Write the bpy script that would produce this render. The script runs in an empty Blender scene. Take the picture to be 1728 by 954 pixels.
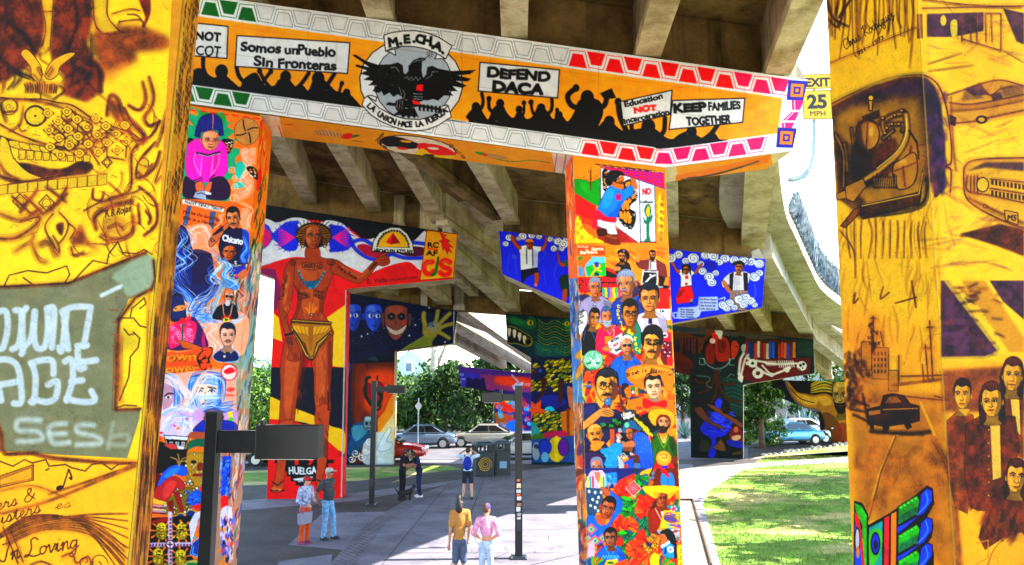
import bpy, bmesh, math, random
import numpy as np
from mathutils import Vector, Matrix
R=math.radians
scene=bpy.context.scene
# ---------------------------------------------------------------- camera, sky, sun, exposure
CAMZ=3.9; FPX=1250.0; W0,H0=1728.0,954.0; HORIZ=650.0
PITCH=math.atan((HORIZ-H0/2)/FPX)
cam=bpy.data.cameras.new('camera'); camo=bpy.data.objects.new('camera',cam)
scene.collection.objects.link(camo); scene.camera=camo
camo.location=(0,0,CAMZ); camo.rotation_euler=(R(90)+PITCH,0,0)
cam.sensor_width=36; cam.sensor_fit='HORIZONTAL'; cam.lens=36*FPX/W0
cam.clip_start=.05; cam.clip_end=3000
SUN_AZ=R(3); SUN_EL=R(45)          # azimuth measured from +X (right) towards +Y (away)
world=bpy.data.worlds.new('World'); scene.world=world; world.use_nodes=True
nt=world.node_tree; bg=nt.nodes['Background']
sky=nt.nodes.new('ShaderNodeTexSky'); sky.sky_type='NISHITA'; sky.sun_disc=False
sky.sun_elevation=SUN_EL; sky.sun_rotation=R(90)-SUN_AZ
sky.dust_density=.4; sky.air_density=1.4; sky.ozone_density=2.0
nt.links.new(sky.outputs[0],bg.inputs[0]); bg.inputs[1].default_value=.15
sl=bpy.data.lights.new('sun','SUN'); sl.energy=4.0; sl.angle=R(.5); sl.color=(1,.93,.82)
so=bpy.data.objects.new('sun',sl); scene.collection.objects.link(so)
sdir=Vector((math.cos(SUN_AZ)*math.cos(SUN_EL),math.sin(SUN_AZ)*math.cos(SUN_EL),math.sin(SUN_EL)))
so.rotation_euler=sdir.to_track_quat('Z','Y').to_euler(); so.location=sdir*60
vs=scene.view_settings; vs.view_transform='Standard'; vs.look='None'; vs.gamma=1; vs.exposure=2.6
vs.use_curve_mapping=False
scene.render.engine='CYCLES'
scene.cycles.max_bounces=10; scene.cycles.diffuse_bounces=6; scene.cycles.use_denoising=True
scene.cycles.caustics_reflective=False; scene.cycles.caustics_refractive=False
rng=np.random.default_rng(7); random.seed(7)
# ---------------------------------------------------------------- geometry helpers
FWD=Vector((0,math.cos(PITCH),math.sin(PITCH))); UPV=Vector((0,-math.sin(PITCH),math.cos(PITCH)))
EYE=Vector((0,0,CAMZ))
def ray(px,py): return Vector((1,0,0))*((px-W0/2)/FPX)+UPV*(-(py-H0/2)/FPX)+FWD
def at_plane(px,py,p0,n):
    d=ray(px,py); return EYE+d*((p0-EYE).dot(n)/d.dot(n))
def at_z(px,py,z=0.0):
    d=ray(px,py); return EYE+d*((z-CAMZ)/d.z)
def at_y(px,py,y):
    d=ray(px,py); return EYE+d*(y/d.y)
def proj(P):
    P=np.asarray(P,dtype=np.float64); q=P-np.array(EYE)
    zc=q@np.array(FWD); return W0/2+FPX*q[:,0]/zc, H0/2-FPX*(q@np.array(UPV))/zc
def hexc(h):
    if not isinstance(h,str): return tuple(h)
    h=h.lstrip('#')
    if len(h)==3: h=''.join(c*2 for c in h)
    return tuple(int(h[i:i+2],16)/255 for i in (0,2,4))
def lin(c): return tuple((x/12.92 if x<=.04045 else ((x+.055)/1.055)**2.4) for x in hexc(c))
COL=scene.collection
def tag(o,label=None,cat=None,group=None,kind=None):
    if label: o['label']=label
    if cat: o['category']=cat
    if group: o['group']=group
    if kind: o['kind']=kind
    return o
def empty(name,loc=(0,0,0),rz=0,label=None,cat=None,group=None):
    o=bpy.data.objects.new(name,None); o.empty_display_size=.1; COL.objects.link(o)
    o.location=loc; o.rotation_euler=(0,0,rz); return tag(o,label,cat,group)
def mesh_obj(name,verts,faces,mats,parent=None,mi=None,smooth=False,world=False):
    me=bpy.data.meshes.new(name); me.from_pydata([tuple(v) for v in verts],[],faces)
    for m in (mats if isinstance(mats,(list,tuple)) else [mats]): me.materials.append(m)
    if mi is not None: me.polygons.foreach_set('material_index',mi)
    if smooth: me.polygons.foreach_set('use_smooth',[True]*len(faces))
    o=bpy.data.objects.new(name,me); COL.objects.link(o)
    if parent:
        o.parent=parent
        if world: o.matrix_parent_inverse=WM(parent).inverted()
    me.update(); return o
def WM(o):
    m=Matrix.LocRotScale(o.location,o.rotation_euler,o.scale)
    return (WM(o.parent)@o.matrix_parent_inverse@m) if o.parent else m
def copy_tree(o,parent=None):
    c=o.copy(); COL.objects.link(c)
    if parent: c.parent=parent
    for ch in list(o.children): copy_tree(ch,c)
    return c
class MB:
    """collects simple solids and builds them as ONE mesh"""
    def __init__(s): s.v=[];s.f=[];s.m=[]
    def add(s,vs,fs,mi=0):
        b=len(s.v); s.v+= [tuple(v) for v in vs]; s.f+=[tuple(b+i for i in f) for f in fs]; s.m+=[mi]*len(fs)
    def box(s,c,d,rz=0,mi=0,M=None):
        x,y,z=d[0]/2,d[1]/2,d[2]/2; ca,sa=math.cos(rz),math.sin(rz)
        vs=[]
        for X,Y,Z in ((-x,-y,-z),(x,-y,-z),(x,y,-z),(-x,y,-z),(-x,-y,z),(x,-y,z),(x,y,z),(-x,y,z)):
            p=Vector((c[0]+X*ca-Y*sa,c[1]+X*sa+Y*ca,c[2]+Z)); vs.append(M@p if M else p)
        s.add(vs,[(3,2,1,0),(4,5,6,7),(0,1,5,4),(1,2,6,5),(2,3,7,6),(3,0,4,7)],mi)
    def hexa(s,b,t,mi=0):   # bottom 4 pts (ccw from above), top 4 pts
        s.add(list(b)+list(t),[(3,2,1,0),(4,5,6,7),(0,1,5,4),(1,2,6,5),(2,3,7,6),(3,0,4,7)],mi)
    def tube(s,pts,rad,n=8,mi=0,cap=True):
        pts=[Vector(p) for p in pts]; rad=rad if isinstance(rad,(list,tuple)) else [rad]*len(pts)
        b=len(s.v); ref=None
        for i,p in enumerate(pts):
            t=(pts[min(i+1,len(pts)-1)]-pts[max(i-1,0)]).normalized()
            if ref is None: ref=Vector((1,0,0)) if abs(t.x)<.8 else Vector((0,1,0))
            u=(ref-t*ref.dot(t)).normalized(); w=t.cross(u); ref=u
            for k in range(n):
                a=2*math.pi*k/n; s.v.append(tuple(p+(u*math.cos(a)+w*math.sin(a))*rad[i]))
        for i in range(len(pts)-1):
            for k in range(n):
                s.f.append((b+i*n+k,b+i*n+(k+1)%n,b+(i+1)*n+(k+1)%n,b+(i+1)*n+k)); s.m.append(mi)
        if cap:
            s.f.append(tuple(b+k for k in range(n))[::-1]); s.m.append(mi)
            e=b+(len(pts)-1)*n; s.f.append(tuple(e+k for k in range(n))); s.m.append(mi)
    def ball(s,c,r,mi=0,nu=10,nv=7,M=None):
        r=r if isinstance(r,(tuple,list)) else (r,r,r); b=len(s.v)
        for i in range(nv+1):
            th=math.pi*i/nv
            for k in range(nu):
                ph=2*math.pi*k/nu
                q=Vector((r[0]*math.sin(th)*math.cos(ph),r[1]*math.sin(th)*math.sin(ph),r[2]*math.cos(th)))
                if M: q=M@q
                s.v.append(tuple(q+Vector(c)))
        for i in range(nv):
            for k in range(nu):
                s.f.append((b+i*nu+k,b+(i+1)*nu+k,b+(i+1)*nu+(k+1)%nu,b+i*nu+(k+1)%nu)); s.m.append(mi)
    def prism(s,outline,p0,ex,ey,ez,t,mi=0):   # 2D outline in (ex,ey) extruded along ez by t
        n=len(outline); A=[p0+ex*x+ey*y for x,y in outline]; B=[a+ez*t for a in A]
        s.add(A+B,[tuple(range(n))[::-1],tuple(range(n,2*n))]+[(i,(i+1)%n,n+(i+1)%n,n+i) for i in range(n)],mi)
    def build(s,name,mats,parent=None,smooth=False,bevel=0):
        o=mesh_obj(name,s.v,s.f,mats,parent,s.m,smooth)
        bm=bmesh.new(); bm.from_mesh(o.data); bmesh.ops.recalc_face_normals(bm,faces=bm.faces); bm.to_mesh(o.data); bm.free()
        if bevel:
            m=o.modifiers.new('bevel','BEVEL'); m.width=bevel; m.segments=2; m.limit_method='ANGLE'; m.angle_limit=R(40)
        return o
# ---------------------------------------------------------------- materials
def mat(name,col,rough=.6,metal=0,noise=0,nscale=8,bump=0,bscale=30,spec=.5,coat=0,alpha=None,var=None):
    m=bpy.data.materials.new(name); m.use_nodes=True; t=m.node_tree; b=t.nodes['Principled BSDF']
    c=lin(col); b.inputs['Base Color'].default_value=(*c,1); b.inputs['Roughness'].default_value=rough
    b.inputs['Metallic'].default_value=metal; b.inputs['Specular IOR Level'].default_value=spec
    b.inputs['Coat Weight'].default_value=coat
    geo=t.nodes.new('ShaderNodeNewGeometry')
    if noise:
        n=t.nodes.new('ShaderNodeTexNoise'); n.inputs['Scale'].default_value=nscale; n.inputs['Detail'].default_value=6
        t.links.new(geo.outputs['Position'],n.inputs['Vector'])
        r=t.nodes.new('ShaderNodeValToRGB'); e=r.color_ramp.elements
        c2=lin(var) if var else tuple(min(1,x*(1+noise)) for x in c)
        c1=tuple(x*(1-noise) for x in c) if not var else c
        e[0].position=.32; e[1].position=.68; e[0].color=(*c1,1); e[1].color=(*c2,1)
        t.links.new(n.outputs['Fac'],r.inputs[0]); t.links.new(r.outputs[0],b.inputs['Base Color'])
    if bump:
        n2=t.nodes.new('ShaderNodeTexNoise'); n2.inputs['Scale'].default_value=bscale; n2.inputs['Detail'].default_value=4
        t.links.new(geo.outputs['Position'],n2.inputs['Vector'])
        bp=t.nodes.new('ShaderNodeBump'); bp.inputs['Strength'].default_value=bump; bp.inputs['Distance'].default_value=.02
        t.links.new(n2.outputs['Fac'],bp.inputs['Height']); t.links.new(bp.outputs[0],b.inputs['Normal'])
    return m
def concrete(name,base,stain,amount=.5,streak=True):
    m=bpy.data.materials.new(name); m.use_nodes=True; t=m.node_tree; b=t.nodes['Principled BSDF']
    b.inputs['Roughness'].default_value=.85; b.inputs['Specular IOR Level'].default_value=.25
    geo=t.nodes.new('ShaderNodeNewGeometry')
    def noise(scale,sx=1,sy=1,sz=1,det=8,rough=.6):
        mp=t.nodes.new('ShaderNodeMapping'); mp.inputs['Scale'].default_value=(sx,sy,sz)
        n=t.nodes.new('ShaderNodeTexNoise'); n.inputs['Scale'].default_value=scale; n.inputs['Detail'].default_value=det; n.inputs['Roughness'].default_value=rough
        t.links.new(geo.outputs['Position'],mp.inputs[0]); t.links.new(mp.outputs[0],n.inputs['Vector']); return n.outputs['Fac']
    def ramp(s,a,bb,ca=(0,0,0,1),cb=(1,1,1,1)):
        r=t.nodes.new('ShaderNodeValToRGB'); r.color_ramp.elements[0].position=a; r.color_ramp.elements[1].position=bb
        r.color_ramp.elements[0].color=ca; r.color_ramp.elements[1].color=cb; t.links.new(s,r.inputs[0]); return r.outputs[0]
    def mix(f,a,bb,mode='MIX'):
        x=t.nodes.new('ShaderNodeMix'); x.data_type='RGBA'; x.blend_type=mode
        if isinstance(f,float): x.inputs[0].default_value=f
        else: t.links.new(f,x.inputs[0])
        for i,v in ((6,a),(7,bb)):
            if isinstance(v,tuple): x.inputs[i].default_value=(*v,1)
            else: t.links.new(v,x.inputs[i])
        return x.outputs[2]
    cb=lin(base); cs=lin(stain)
    blot=ramp(noise(.9),.5-.25*amount,.72)
    c=mix(blot,cb,cs)
    if streak: c=mix(ramp(noise(2.2,1,1,.12),.5,.75),c,tuple(x*.8 for x in cs))
    fine=ramp(noise(14,det=5),.25,.8,(.72,.72,.72,1),(1.12,1.12,1.12,1))
    c=mix(1.0,c,fine,'MULTIPLY')
    pores=ramp(noise(42,det=2),.68,.76,(1,1,1,1),(.55,.52,.5,1)); c=mix(.6,c,pores,'MULTIPLY')
    t.links.new(c,b.inputs['Base Color'])
    bp=t.nodes.new('ShaderNodeBump'); bp.inputs['Strength'].default_value=.14; bp.inputs['Distance'].default_value=.02
    t.links.new(noise(14,det=8),bp.inputs['Height']); t.links.new(bp.outputs[0],b.inputs['Normal'])
    return m
# ---------------------------------------------------------------- painter: a mural is painted into its wall's own grid of coloured points
def pts(s):
    if isinstance(s,str): a=[float(x) for x in s.replace(',',' ').split()]; return np.array(a).reshape(-1,2)
    return np.asarray(s,dtype=float).reshape(-1,2)
def crom(p,closed,n=6):
    p=np.asarray(p); N=len(p)
    if N<3: return p
    out=[]; rg=range(N) if closed else range(N-1)
    for i in rg:
        if closed: a,b,c,d=p[i-1],p[i],p[(i+1)%N],p[(i+2)%N]
        else: a,b,c,d=p[max(i-1,0)],p[i],p[i+1],p[min(i+2,N-1)]
        for k in range(n):
            t=k/n; out.append(.5*((2*b)+(c-a)*t+(2*a-5*b+4*c-d)*t*t+(3*b-a-3*c+d)*t**3))
    if not closed: out.append(p[-1])
    return np.array(out)
def upnoise(h,w,cell,seed):
    g=np.random.default_rng(seed); gh,gw=int(h/cell)+3,int(w/cell)+3
    a=g.random((gh,gw)).astype(np.float32)
    y=np.arange(h)/cell; x=np.arange(w)/cell; yi=y.astype(int); xi=x.astype(int)
    fy=(y-yi)[:,None]; fx=(x-xi)[None]; fy=fy*fy*(3-2*fy); fx=fx*fx*(3-2*fx)
    return (a[yi][:,xi]*(1-fy)*(1-fx)+a[yi+1][:,xi]*fy*(1-fx)+a[yi][:,xi+1]*(1-fy)*fx+a[yi+1][:,xi+1]*fy*fx).astype(np.float32)
def fbm(h,w,cell,seed,o=4):
    s=0;amp=1;tot=0
    for i in range(o):
        c=max(1.01,cell/2**i); s=s+amp*upnoise(h,w,c,seed*13+i); tot+=amp; amp*=.55
    return s/tot
_txt={}
def outlines(text,bold=0):
    if text in _txt: return _txt[text]
    cu=bpy.data.curves.new('t','FONT'); cu.body=text; cu.fill_mode='NONE'
    cu.resolution_u=4; ob=bpy.data.objects.new('t',cu); me=bpy.data.meshes.new_from_object(ob)
    v=np.array([(p.co.x,p.co.y) for p in me.vertices]); nb={}
    for e in me.edges:
        a,b=e.vertices; nb.setdefault(a,[]).append(b); nb.setdefault(b,[]).append(a)
    seen=set(); loops=[]
    for s in nb:
        if s in seen: continue
        lp=[s]; seen.add(s); cur=s
        while True:
            nx=[k for k in nb[cur] if k not in seen]
            if not nx: break
            cur=nx[0]; seen.add(cur); lp.append(cur)
        loops.append(v[lp])
    bpy.data.objects.remove(ob); bpy.data.curves.remove(cu); bpy.data.meshes.remove(me)
    _txt[text]=loops; return loops
class Canvas:
    def __init__(s,x0,y0,x1,y1,k=1.5,bg='#fff'):
        s.x0,s.y0,s.k=x0,y0,k; s.w=int((x1-x0)*k)+1; s.h=int((y1-y0)*k)+1
        s.a=np.empty((s.h,s.w,3),np.float32); s.a[:]=hexc(bg); s.ox=s.oy=0.0; s.sc=1.0; s.R=None
    def view(s,ox=0,oy=0,sc=1): s.ox,s.oy,s.sc=ox,oy,sc; return s
    def tilt(s,x=0,y=0,deg=0): s.R=(x,y,R(deg)) if deg else None; return s
    def _t(s,p):
        p=pts(p)
        if s.R:
            x,y,a=s.R; q=p-np.array([x,y]); p=np.stack([x+q[:,0]*math.cos(a)-q[:,1]*math.sin(a),y+q[:,0]*math.sin(a)+q[:,1]*math.cos(a)],1)
        return (p/s.sc+np.array([s.ox-s.x0,s.oy-s.y0]))*s.k
    def _blend(s,mask,bx,by,col,op):
        h,w=mask.shape; X0,Y0=max(bx,0),max(by,0); X1,Y1=min(bx+w,s.w),min(by+h,s.h)
        if X1<=X0 or Y1<=Y0: return
        m=(mask[Y0-by:Y1-by,X0-bx:X1-bx]*op)[...,None]
        r=s.a[Y0:Y1,X0:X1]; r+= (np.array(hexc(col),np.float32)-r)*m
    def _mask(s,loops,SS=3):
        al=np.concatenate(loops); lo=np.floor(al.min(0)).astype(int)-1; hi=np.ceil(al.max(0)).astype(int)+2
        lo=np.maximum(lo,-2); hi=np.minimum(hi,[s.w+2,s.h+2])
        w,h=hi-lo
        if w<=0 or h<=0: return None
        acc=np.zeros((h*SS,w*SS+1),np.int32)
        for lp in loops:
            q=(lp-lo)*SS; A=q; B=np.roll(q,-1,0)
            for (ax,ay),(bx,by) in zip(A,B):
                if ay==by: continue
                if ay>by: ax,ay,bx,by=bx,by,ax,ay
                r0=max(int(math.ceil(ay-.5)),0); r1=min(int(math.ceil(by-.5)),h*SS)
                if r1<=r0: continue
                rows=np.arange(r0,r1); xs=ax+(rows+.5-ay)*(bx-ax)/(by-ay)
                acc[rows,np.clip(np.ceil(xs-.5).astype(int),0,w*SS)]+=1
        m=(np.cumsum(acc,1)[:,:-1]&1).astype(np.float32)
        return m.reshape(h,SS,w,SS).mean((1,3)),lo[0],lo[1]
    def p(s,col,P,sm=0,op=1,soft=0,ol=None,ow=.8):
        q=s._t(P)
        if sm: q=crom(q,True)
        r=s._mask([q])
        if r is not None:
            m,bx,by=r
            if soft:
                n=max(1,int(soft*s.k)); m=np.pad(m,n*2); bx-=n*2; by-=n*2
                kr=np.ones(2*n+1)/(2*n+1)
                for _ in range(2):
                    m=np.apply_along_axis(lambda v:np.convolve(v,kr,'same'),0,m); m=np.apply_along_axis(lambda v:np.convolve(v,kr,'same'),1,m)
            s._blend(m,bx,by,col,op)
        if ol: s._ln(ol,np.vstack([q,q[:1]]),ow)
        return s
    def e(s,col,x,y,rx,ry=None,rot=0,op=1,soft=0,ol=None,ow=.8,n=20):
        ry=rx if ry is None else ry; a=np.linspace(0,2*np.pi,n,endpoint=False)
        X=rx*np.cos(a); Y=ry*np.sin(a); c,si=math.cos(rot),math.sin(rot)
        return s.p(col,np.stack([x+X*c-Y*si,y+X*si+Y*c],1),0,op,soft,ol,ow)
    def r(s,col,x0,y0,x1,y1,**k): return s.p(col,[x0,y0,x1,y0,x1,y1,x0,y1],**k)
    def l(s,col,P,w=1,sm=0,op=1,soft=.35,taper=0):
        q=s._t(P)
        if sm: q=crom(q,False)
        return s._ln(col,q,w,op,soft,taper)
    def _ln(s,col,q,w=1,op=1,soft=.35,taper=0):
        hw=w*s.k/2; ms=soft*w*s.k+.7; pad=int(hw+ms)+2
        lo=np.floor(q.min(0)).astype(int)-pad; hi=np.ceil(q.max(0)).astype(int)+pad
        lo=np.maximum(lo,0); hi=np.minimum(hi,[s.w,s.h])
        if (hi<=lo).any(): return s
        D=np.full((hi[1]-lo[1],hi[0]-lo[0]),1e9,np.float32); n=len(q)-1
        for i in range(n):
            a,b=q[i],q[i+1]; pl=np.floor(np.minimum(a,b)).astype(int)-pad; ph=np.ceil(np.maximum(a,b)).astype(int)+pad
            pl=np.maximum(pl,lo); ph=np.minimum(ph,hi)
            if (ph<=pl).any(): continue
            X=np.arange(pl[0],ph[0])[None]+.5; Y=np.arange(pl[1],ph[1])[:,None]+.5
            d=b-a; L=d@d
            if L<1e-9: continue
            t=np.clip(((X-a[0])*d[0]+(Y-a[1])*d[1])/L,0,1)
            dist=np.hypot(X-a[0]-t*d[0],Y-a[1]-t*d[1])
            if taper: dist=dist+hw*(np.abs(((i+t)/n)*2-1)**2)*taper
            v=D[pl[1]-lo[1]:ph[1]-lo[1],pl[0]-lo[0]:ph[0]-lo[0]]; np.minimum(v,dist,out=v)
        m=np.clip((hw+ms/2-D)/ms,0,1); s._blend(m,lo[0],lo[1],col,op); return s
    def t(s,text,x,y,size,col,rot=0,sx=1,bold=0,skew=0,arc=None,op=1,center=False,fit=0):
        """text with its baseline start (or centre) at x,y; size = cap height-ish; rot in degrees, clockwise"""
        lp=[l.copy() for l in outlines(text)]
        if not lp: return s
        al=np.concatenate(lp)
        if fit: sx=fit/max(1e-6,(al[:,0].max()-al[:,0].min())*size*1.4)
        c0=(al[:,0].min()+al[:,0].max())/2 if center else al[:,0].min()
        ca,sa=math.cos(R(rot)),math.sin(R(rot)); out=[]
        for l in lp:
            X=(l[:,0]-c0)*size*sx*1.4+l[:,1]*size*1.4*skew; Y=-l[:,1]*size*1.4; f=X/size
            Y=Y*(1+.07*np.sin(f*2.1+x))+size*.035*np.sin(f*1.7+y)+size*.02*np.sin(f*7); X=X+size*.03*np.sin(Y/size*3+f*2.3)
            if arc:
                th=X/arc; rr=arc-Y; X,Y=rr*np.sin(th),arc-rr*np.cos(th)
            out.append(s._t(np.stack([x+X*ca-Y*sa,y+X*sa+Y*ca],1)))
        r=s._mask(out,4)
        if r is not None: s._blend(r[0],r[1],r[2],col,op)
        if bold:
            for o in out: s._ln(col,np.vstack([o,o[:1]]),bold,op)
        return s
    def spiral(s,col,x,y,r,turns=1.6,w=1,dir=1,a0=0,op=1):
        a=np.linspace(0,turns*2*np.pi,int(14*turns)); rr=r*(1-.88*a/a[-1])
        return s.l(col,np.stack([x+rr*np.cos(a0+dir*a),y+rr*np.sin(a0+dir*a)],1),w,op=op)
    def key(s,col,x,y,u,w=1,flip=1):   # a square spiral
        q=[(0,0),(4,0),(4,-4),(1,-4),(1,-1.6),(2.6,-1.6),(2.6,-2.8)]
        return s.l(col,[(x+a*u*flip,y+b*u) for a,b in q],w)
    def weather(s,seed=1,amp=.10,cell=14,warp=.7,streak=.0):
        h,w=s.h,s.w
        if warp:
            dx=(fbm(h,w,9,seed+5,2)-.5)*4*warp; dy=(fbm(h,w,9,seed+9,2)-.5)*4*warp
            yy,xx=np.mgrid[0:h,0:w]; s.a=s.a[np.clip((yy+dy).round().astype(int),0,h-1),np.clip((xx+dx).round().astype(int),0,w-1)]
        n=fbm(h,w,cell*s.k,seed,4)-.5; n2=fbm(h,w,3*s.k,seed+3,2)-.5
        s.a*=(1+amp*2*n+amp*.8*n2)[...,None]; s.a+=((1-s.a)*np.clip(n2,0,1)[...,None]*amp*.5)
        np.clip(s.a,0,1,out=s.a); return s
    def sample(s,px,py):
        x=np.clip((px-s.x0)*s.k-.5,0,s.w-1.001); y=np.clip((py-s.y0)*s.k-.5,0,s.h-1.001)
        xi=x.astype(int); yi=y.astype(int); fx=(x-xi)[:,None]; fy=(y-yi)[:,None]
        xj=np.minimum(xi+1,s.w-1); yj=np.minimum(yi+1,s.h-1)
        return s.a[yi,xi]*(1-fx)*(1-fy)+s.a[yi,xj]*fx*(1-fy)+s.a[yj,xi]*(1-fx)*fy+s.a[yj,xj]*fx*fy
def paint_mat():
    m=bpy.data.materials.new('mural paint on concrete'); m.use_nodes=True; t=m.node_tree; b=t.nodes['Principled BSDF']
    at=t.nodes.new('ShaderNodeAttribute'); at.attribute_name='paint'
    geo=t.nodes.new('ShaderNodeNewGeometry')
    n=t.nodes.new('ShaderNodeTexNoise'); n.inputs['Scale'].default_value=6; n.inputs['Detail'].default_value=8
    t.links.new(geo.outputs['Position'],n.inputs['Vector'])
    r=t.nodes.new('ShaderNodeValToRGB'); r.color_ramp.elements[0].color=(.9,.9,.91,1); r.color_ramp.elements[1].color=(1.03,1.03,1.02,1)
    r.color_ramp.elements[0].position=.25; r.color_ramp.elements[1].position=.7
    t.links.new(n.outputs['Fac'],r.inputs[0])
    x=t.nodes.new('ShaderNodeMix'); x.data_type='RGBA'; x.blend_type='MULTIPLY'; x.inputs[0].default_value=1
    t.links.new(at.outputs['Color'],x.inputs[6]); t.links.new(r.outputs[0],x.inputs[7])
    v=t.nodes.new('ShaderNodeTexNoise'); v.inputs['Scale'].default_value=70; v.inputs['Detail'].default_value=2
    t.links.new(geo.outputs['Position'],v.inputs['Vector'])
    r2=t.nodes.new('ShaderNodeValToRGB'); r2.color_ramp.elements[0].position=.70; r2.color_ramp.elements[1].position=.78
    r2.color_ramp.elements[0].color=(1,1,1,1); r2.color_ramp.elements[1].color=(.35,.33,.3,1); t.links.new(v.outputs['Fac'],r2.inputs[0])
    y=t.nodes.new('ShaderNodeMix'); y.data_type='RGBA'; y.blend_type='MULTIPLY'; y.inputs[0].default_value=.8
    t.links.new(x.outputs[2],y.inputs[6]); t.links.new(r2.outputs[0],y.inputs[7])
    t.links.new(y.outputs[2],b.inputs['Base Color']); b.inputs['Roughness'].default_value=.65; b.inputs['Specular IOR Level'].default_value=.18
    bp=t.nodes.new('ShaderNodeBump'); bp.inputs['Strength'].default_value=.12; bp.inputs['Distance'].default_value=.02
    t.links.new(n.outputs['Fac'],bp.inputs['Height']); t.links.new(bp.outputs[0],b.inputs['Normal'])
    return m
PAINT=paint_mat()
def mural(quads,canvas,parent,step=1.0,proud=.004,name='mural',albedo=.86,sat=1.5):
    """quads: list of 4 world points (TL,TR,BR,BL); one mesh of fine paint points lying on those wall faces"""
    V=[];Fc=[];C=[];base=0
    for q in quads:
        q=[np.array(v,dtype=float) for v in q]
        X,Y=proj(np.array(q)); nx=int(max(2,max(math.hypot(X[1]-X[0],Y[1]-Y[0]),math.hypot(X[2]-X[3],Y[2]-Y[3]))/step))
        ny=int(max(2,max(math.hypot(X[3]-X[0],Y[3]-Y[0]),math.hypot(X[2]-X[1],Y[2]-Y[1]))/step))
        nrm=np.cross(q[1]-q[0],q[3]-q[0]); nrm/=np.linalg.norm(nrm)
        if nrm@(np.array(EYE)-q[0])<0: nrm=-nrm
        u,v=np.meshgrid(np.linspace(0,1,nx+1),np.linspace(0,1,ny+1)); u=u.ravel()[:,None]; v=v.ravel()[:,None]
        P=q[0]*(1-u)*(1-v)+q[1]*u*(1-v)+q[2]*u*v+q[3]*(1-u)*v
        px,py=proj(P); c=canvas.sample(px,py); l=c@np.array([.3,.59,.11]); c=np.clip(l[:,None]+(c-l[:,None])*sat,0,1); c=c**1.32
        C.append(np.where(c<=.04045,c/12.92,((c+.055)/1.055)**2.4)*albedo); V.append(P+nrm*proud)
        i=(np.arange(ny)[:,None]*(nx+1)+np.arange(nx)[None]).ravel()+base
        Fc.append(np.stack([i,i+nx+1,i+nx+2,i+1],1)); base+=len(P)
    V=np.concatenate(V);Fc=np.concatenate(Fc);C=np.concatenate(C)
    me=bpy.data.meshes.new(name); nf=len(Fc)
    me.vertices.add(len(V)); me.vertices.foreach_set('co',V.astype(np.float32).ravel())
    me.loops.add(nf*4); me.loops.foreach_set('vertex_index',Fc.astype(np.int32).ravel())
    me.polygons.add(nf); me.polygons.foreach_set('loop_start',np.arange(0,nf*4,4,dtype=np.int32))
    me.update(calc_edges=True); me.validate()
    at=me.attributes.new('paint','FLOAT_COLOR','POINT')
    at.data.foreach_set('color',np.concatenate([C,np.ones((len(C),1))],1).astype(np.float32).ravel())
    me.materials.append(PAINT); o=bpy.data.objects.new(name,me); COL.objects.link(o); o.parent=parent
    return o
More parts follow.
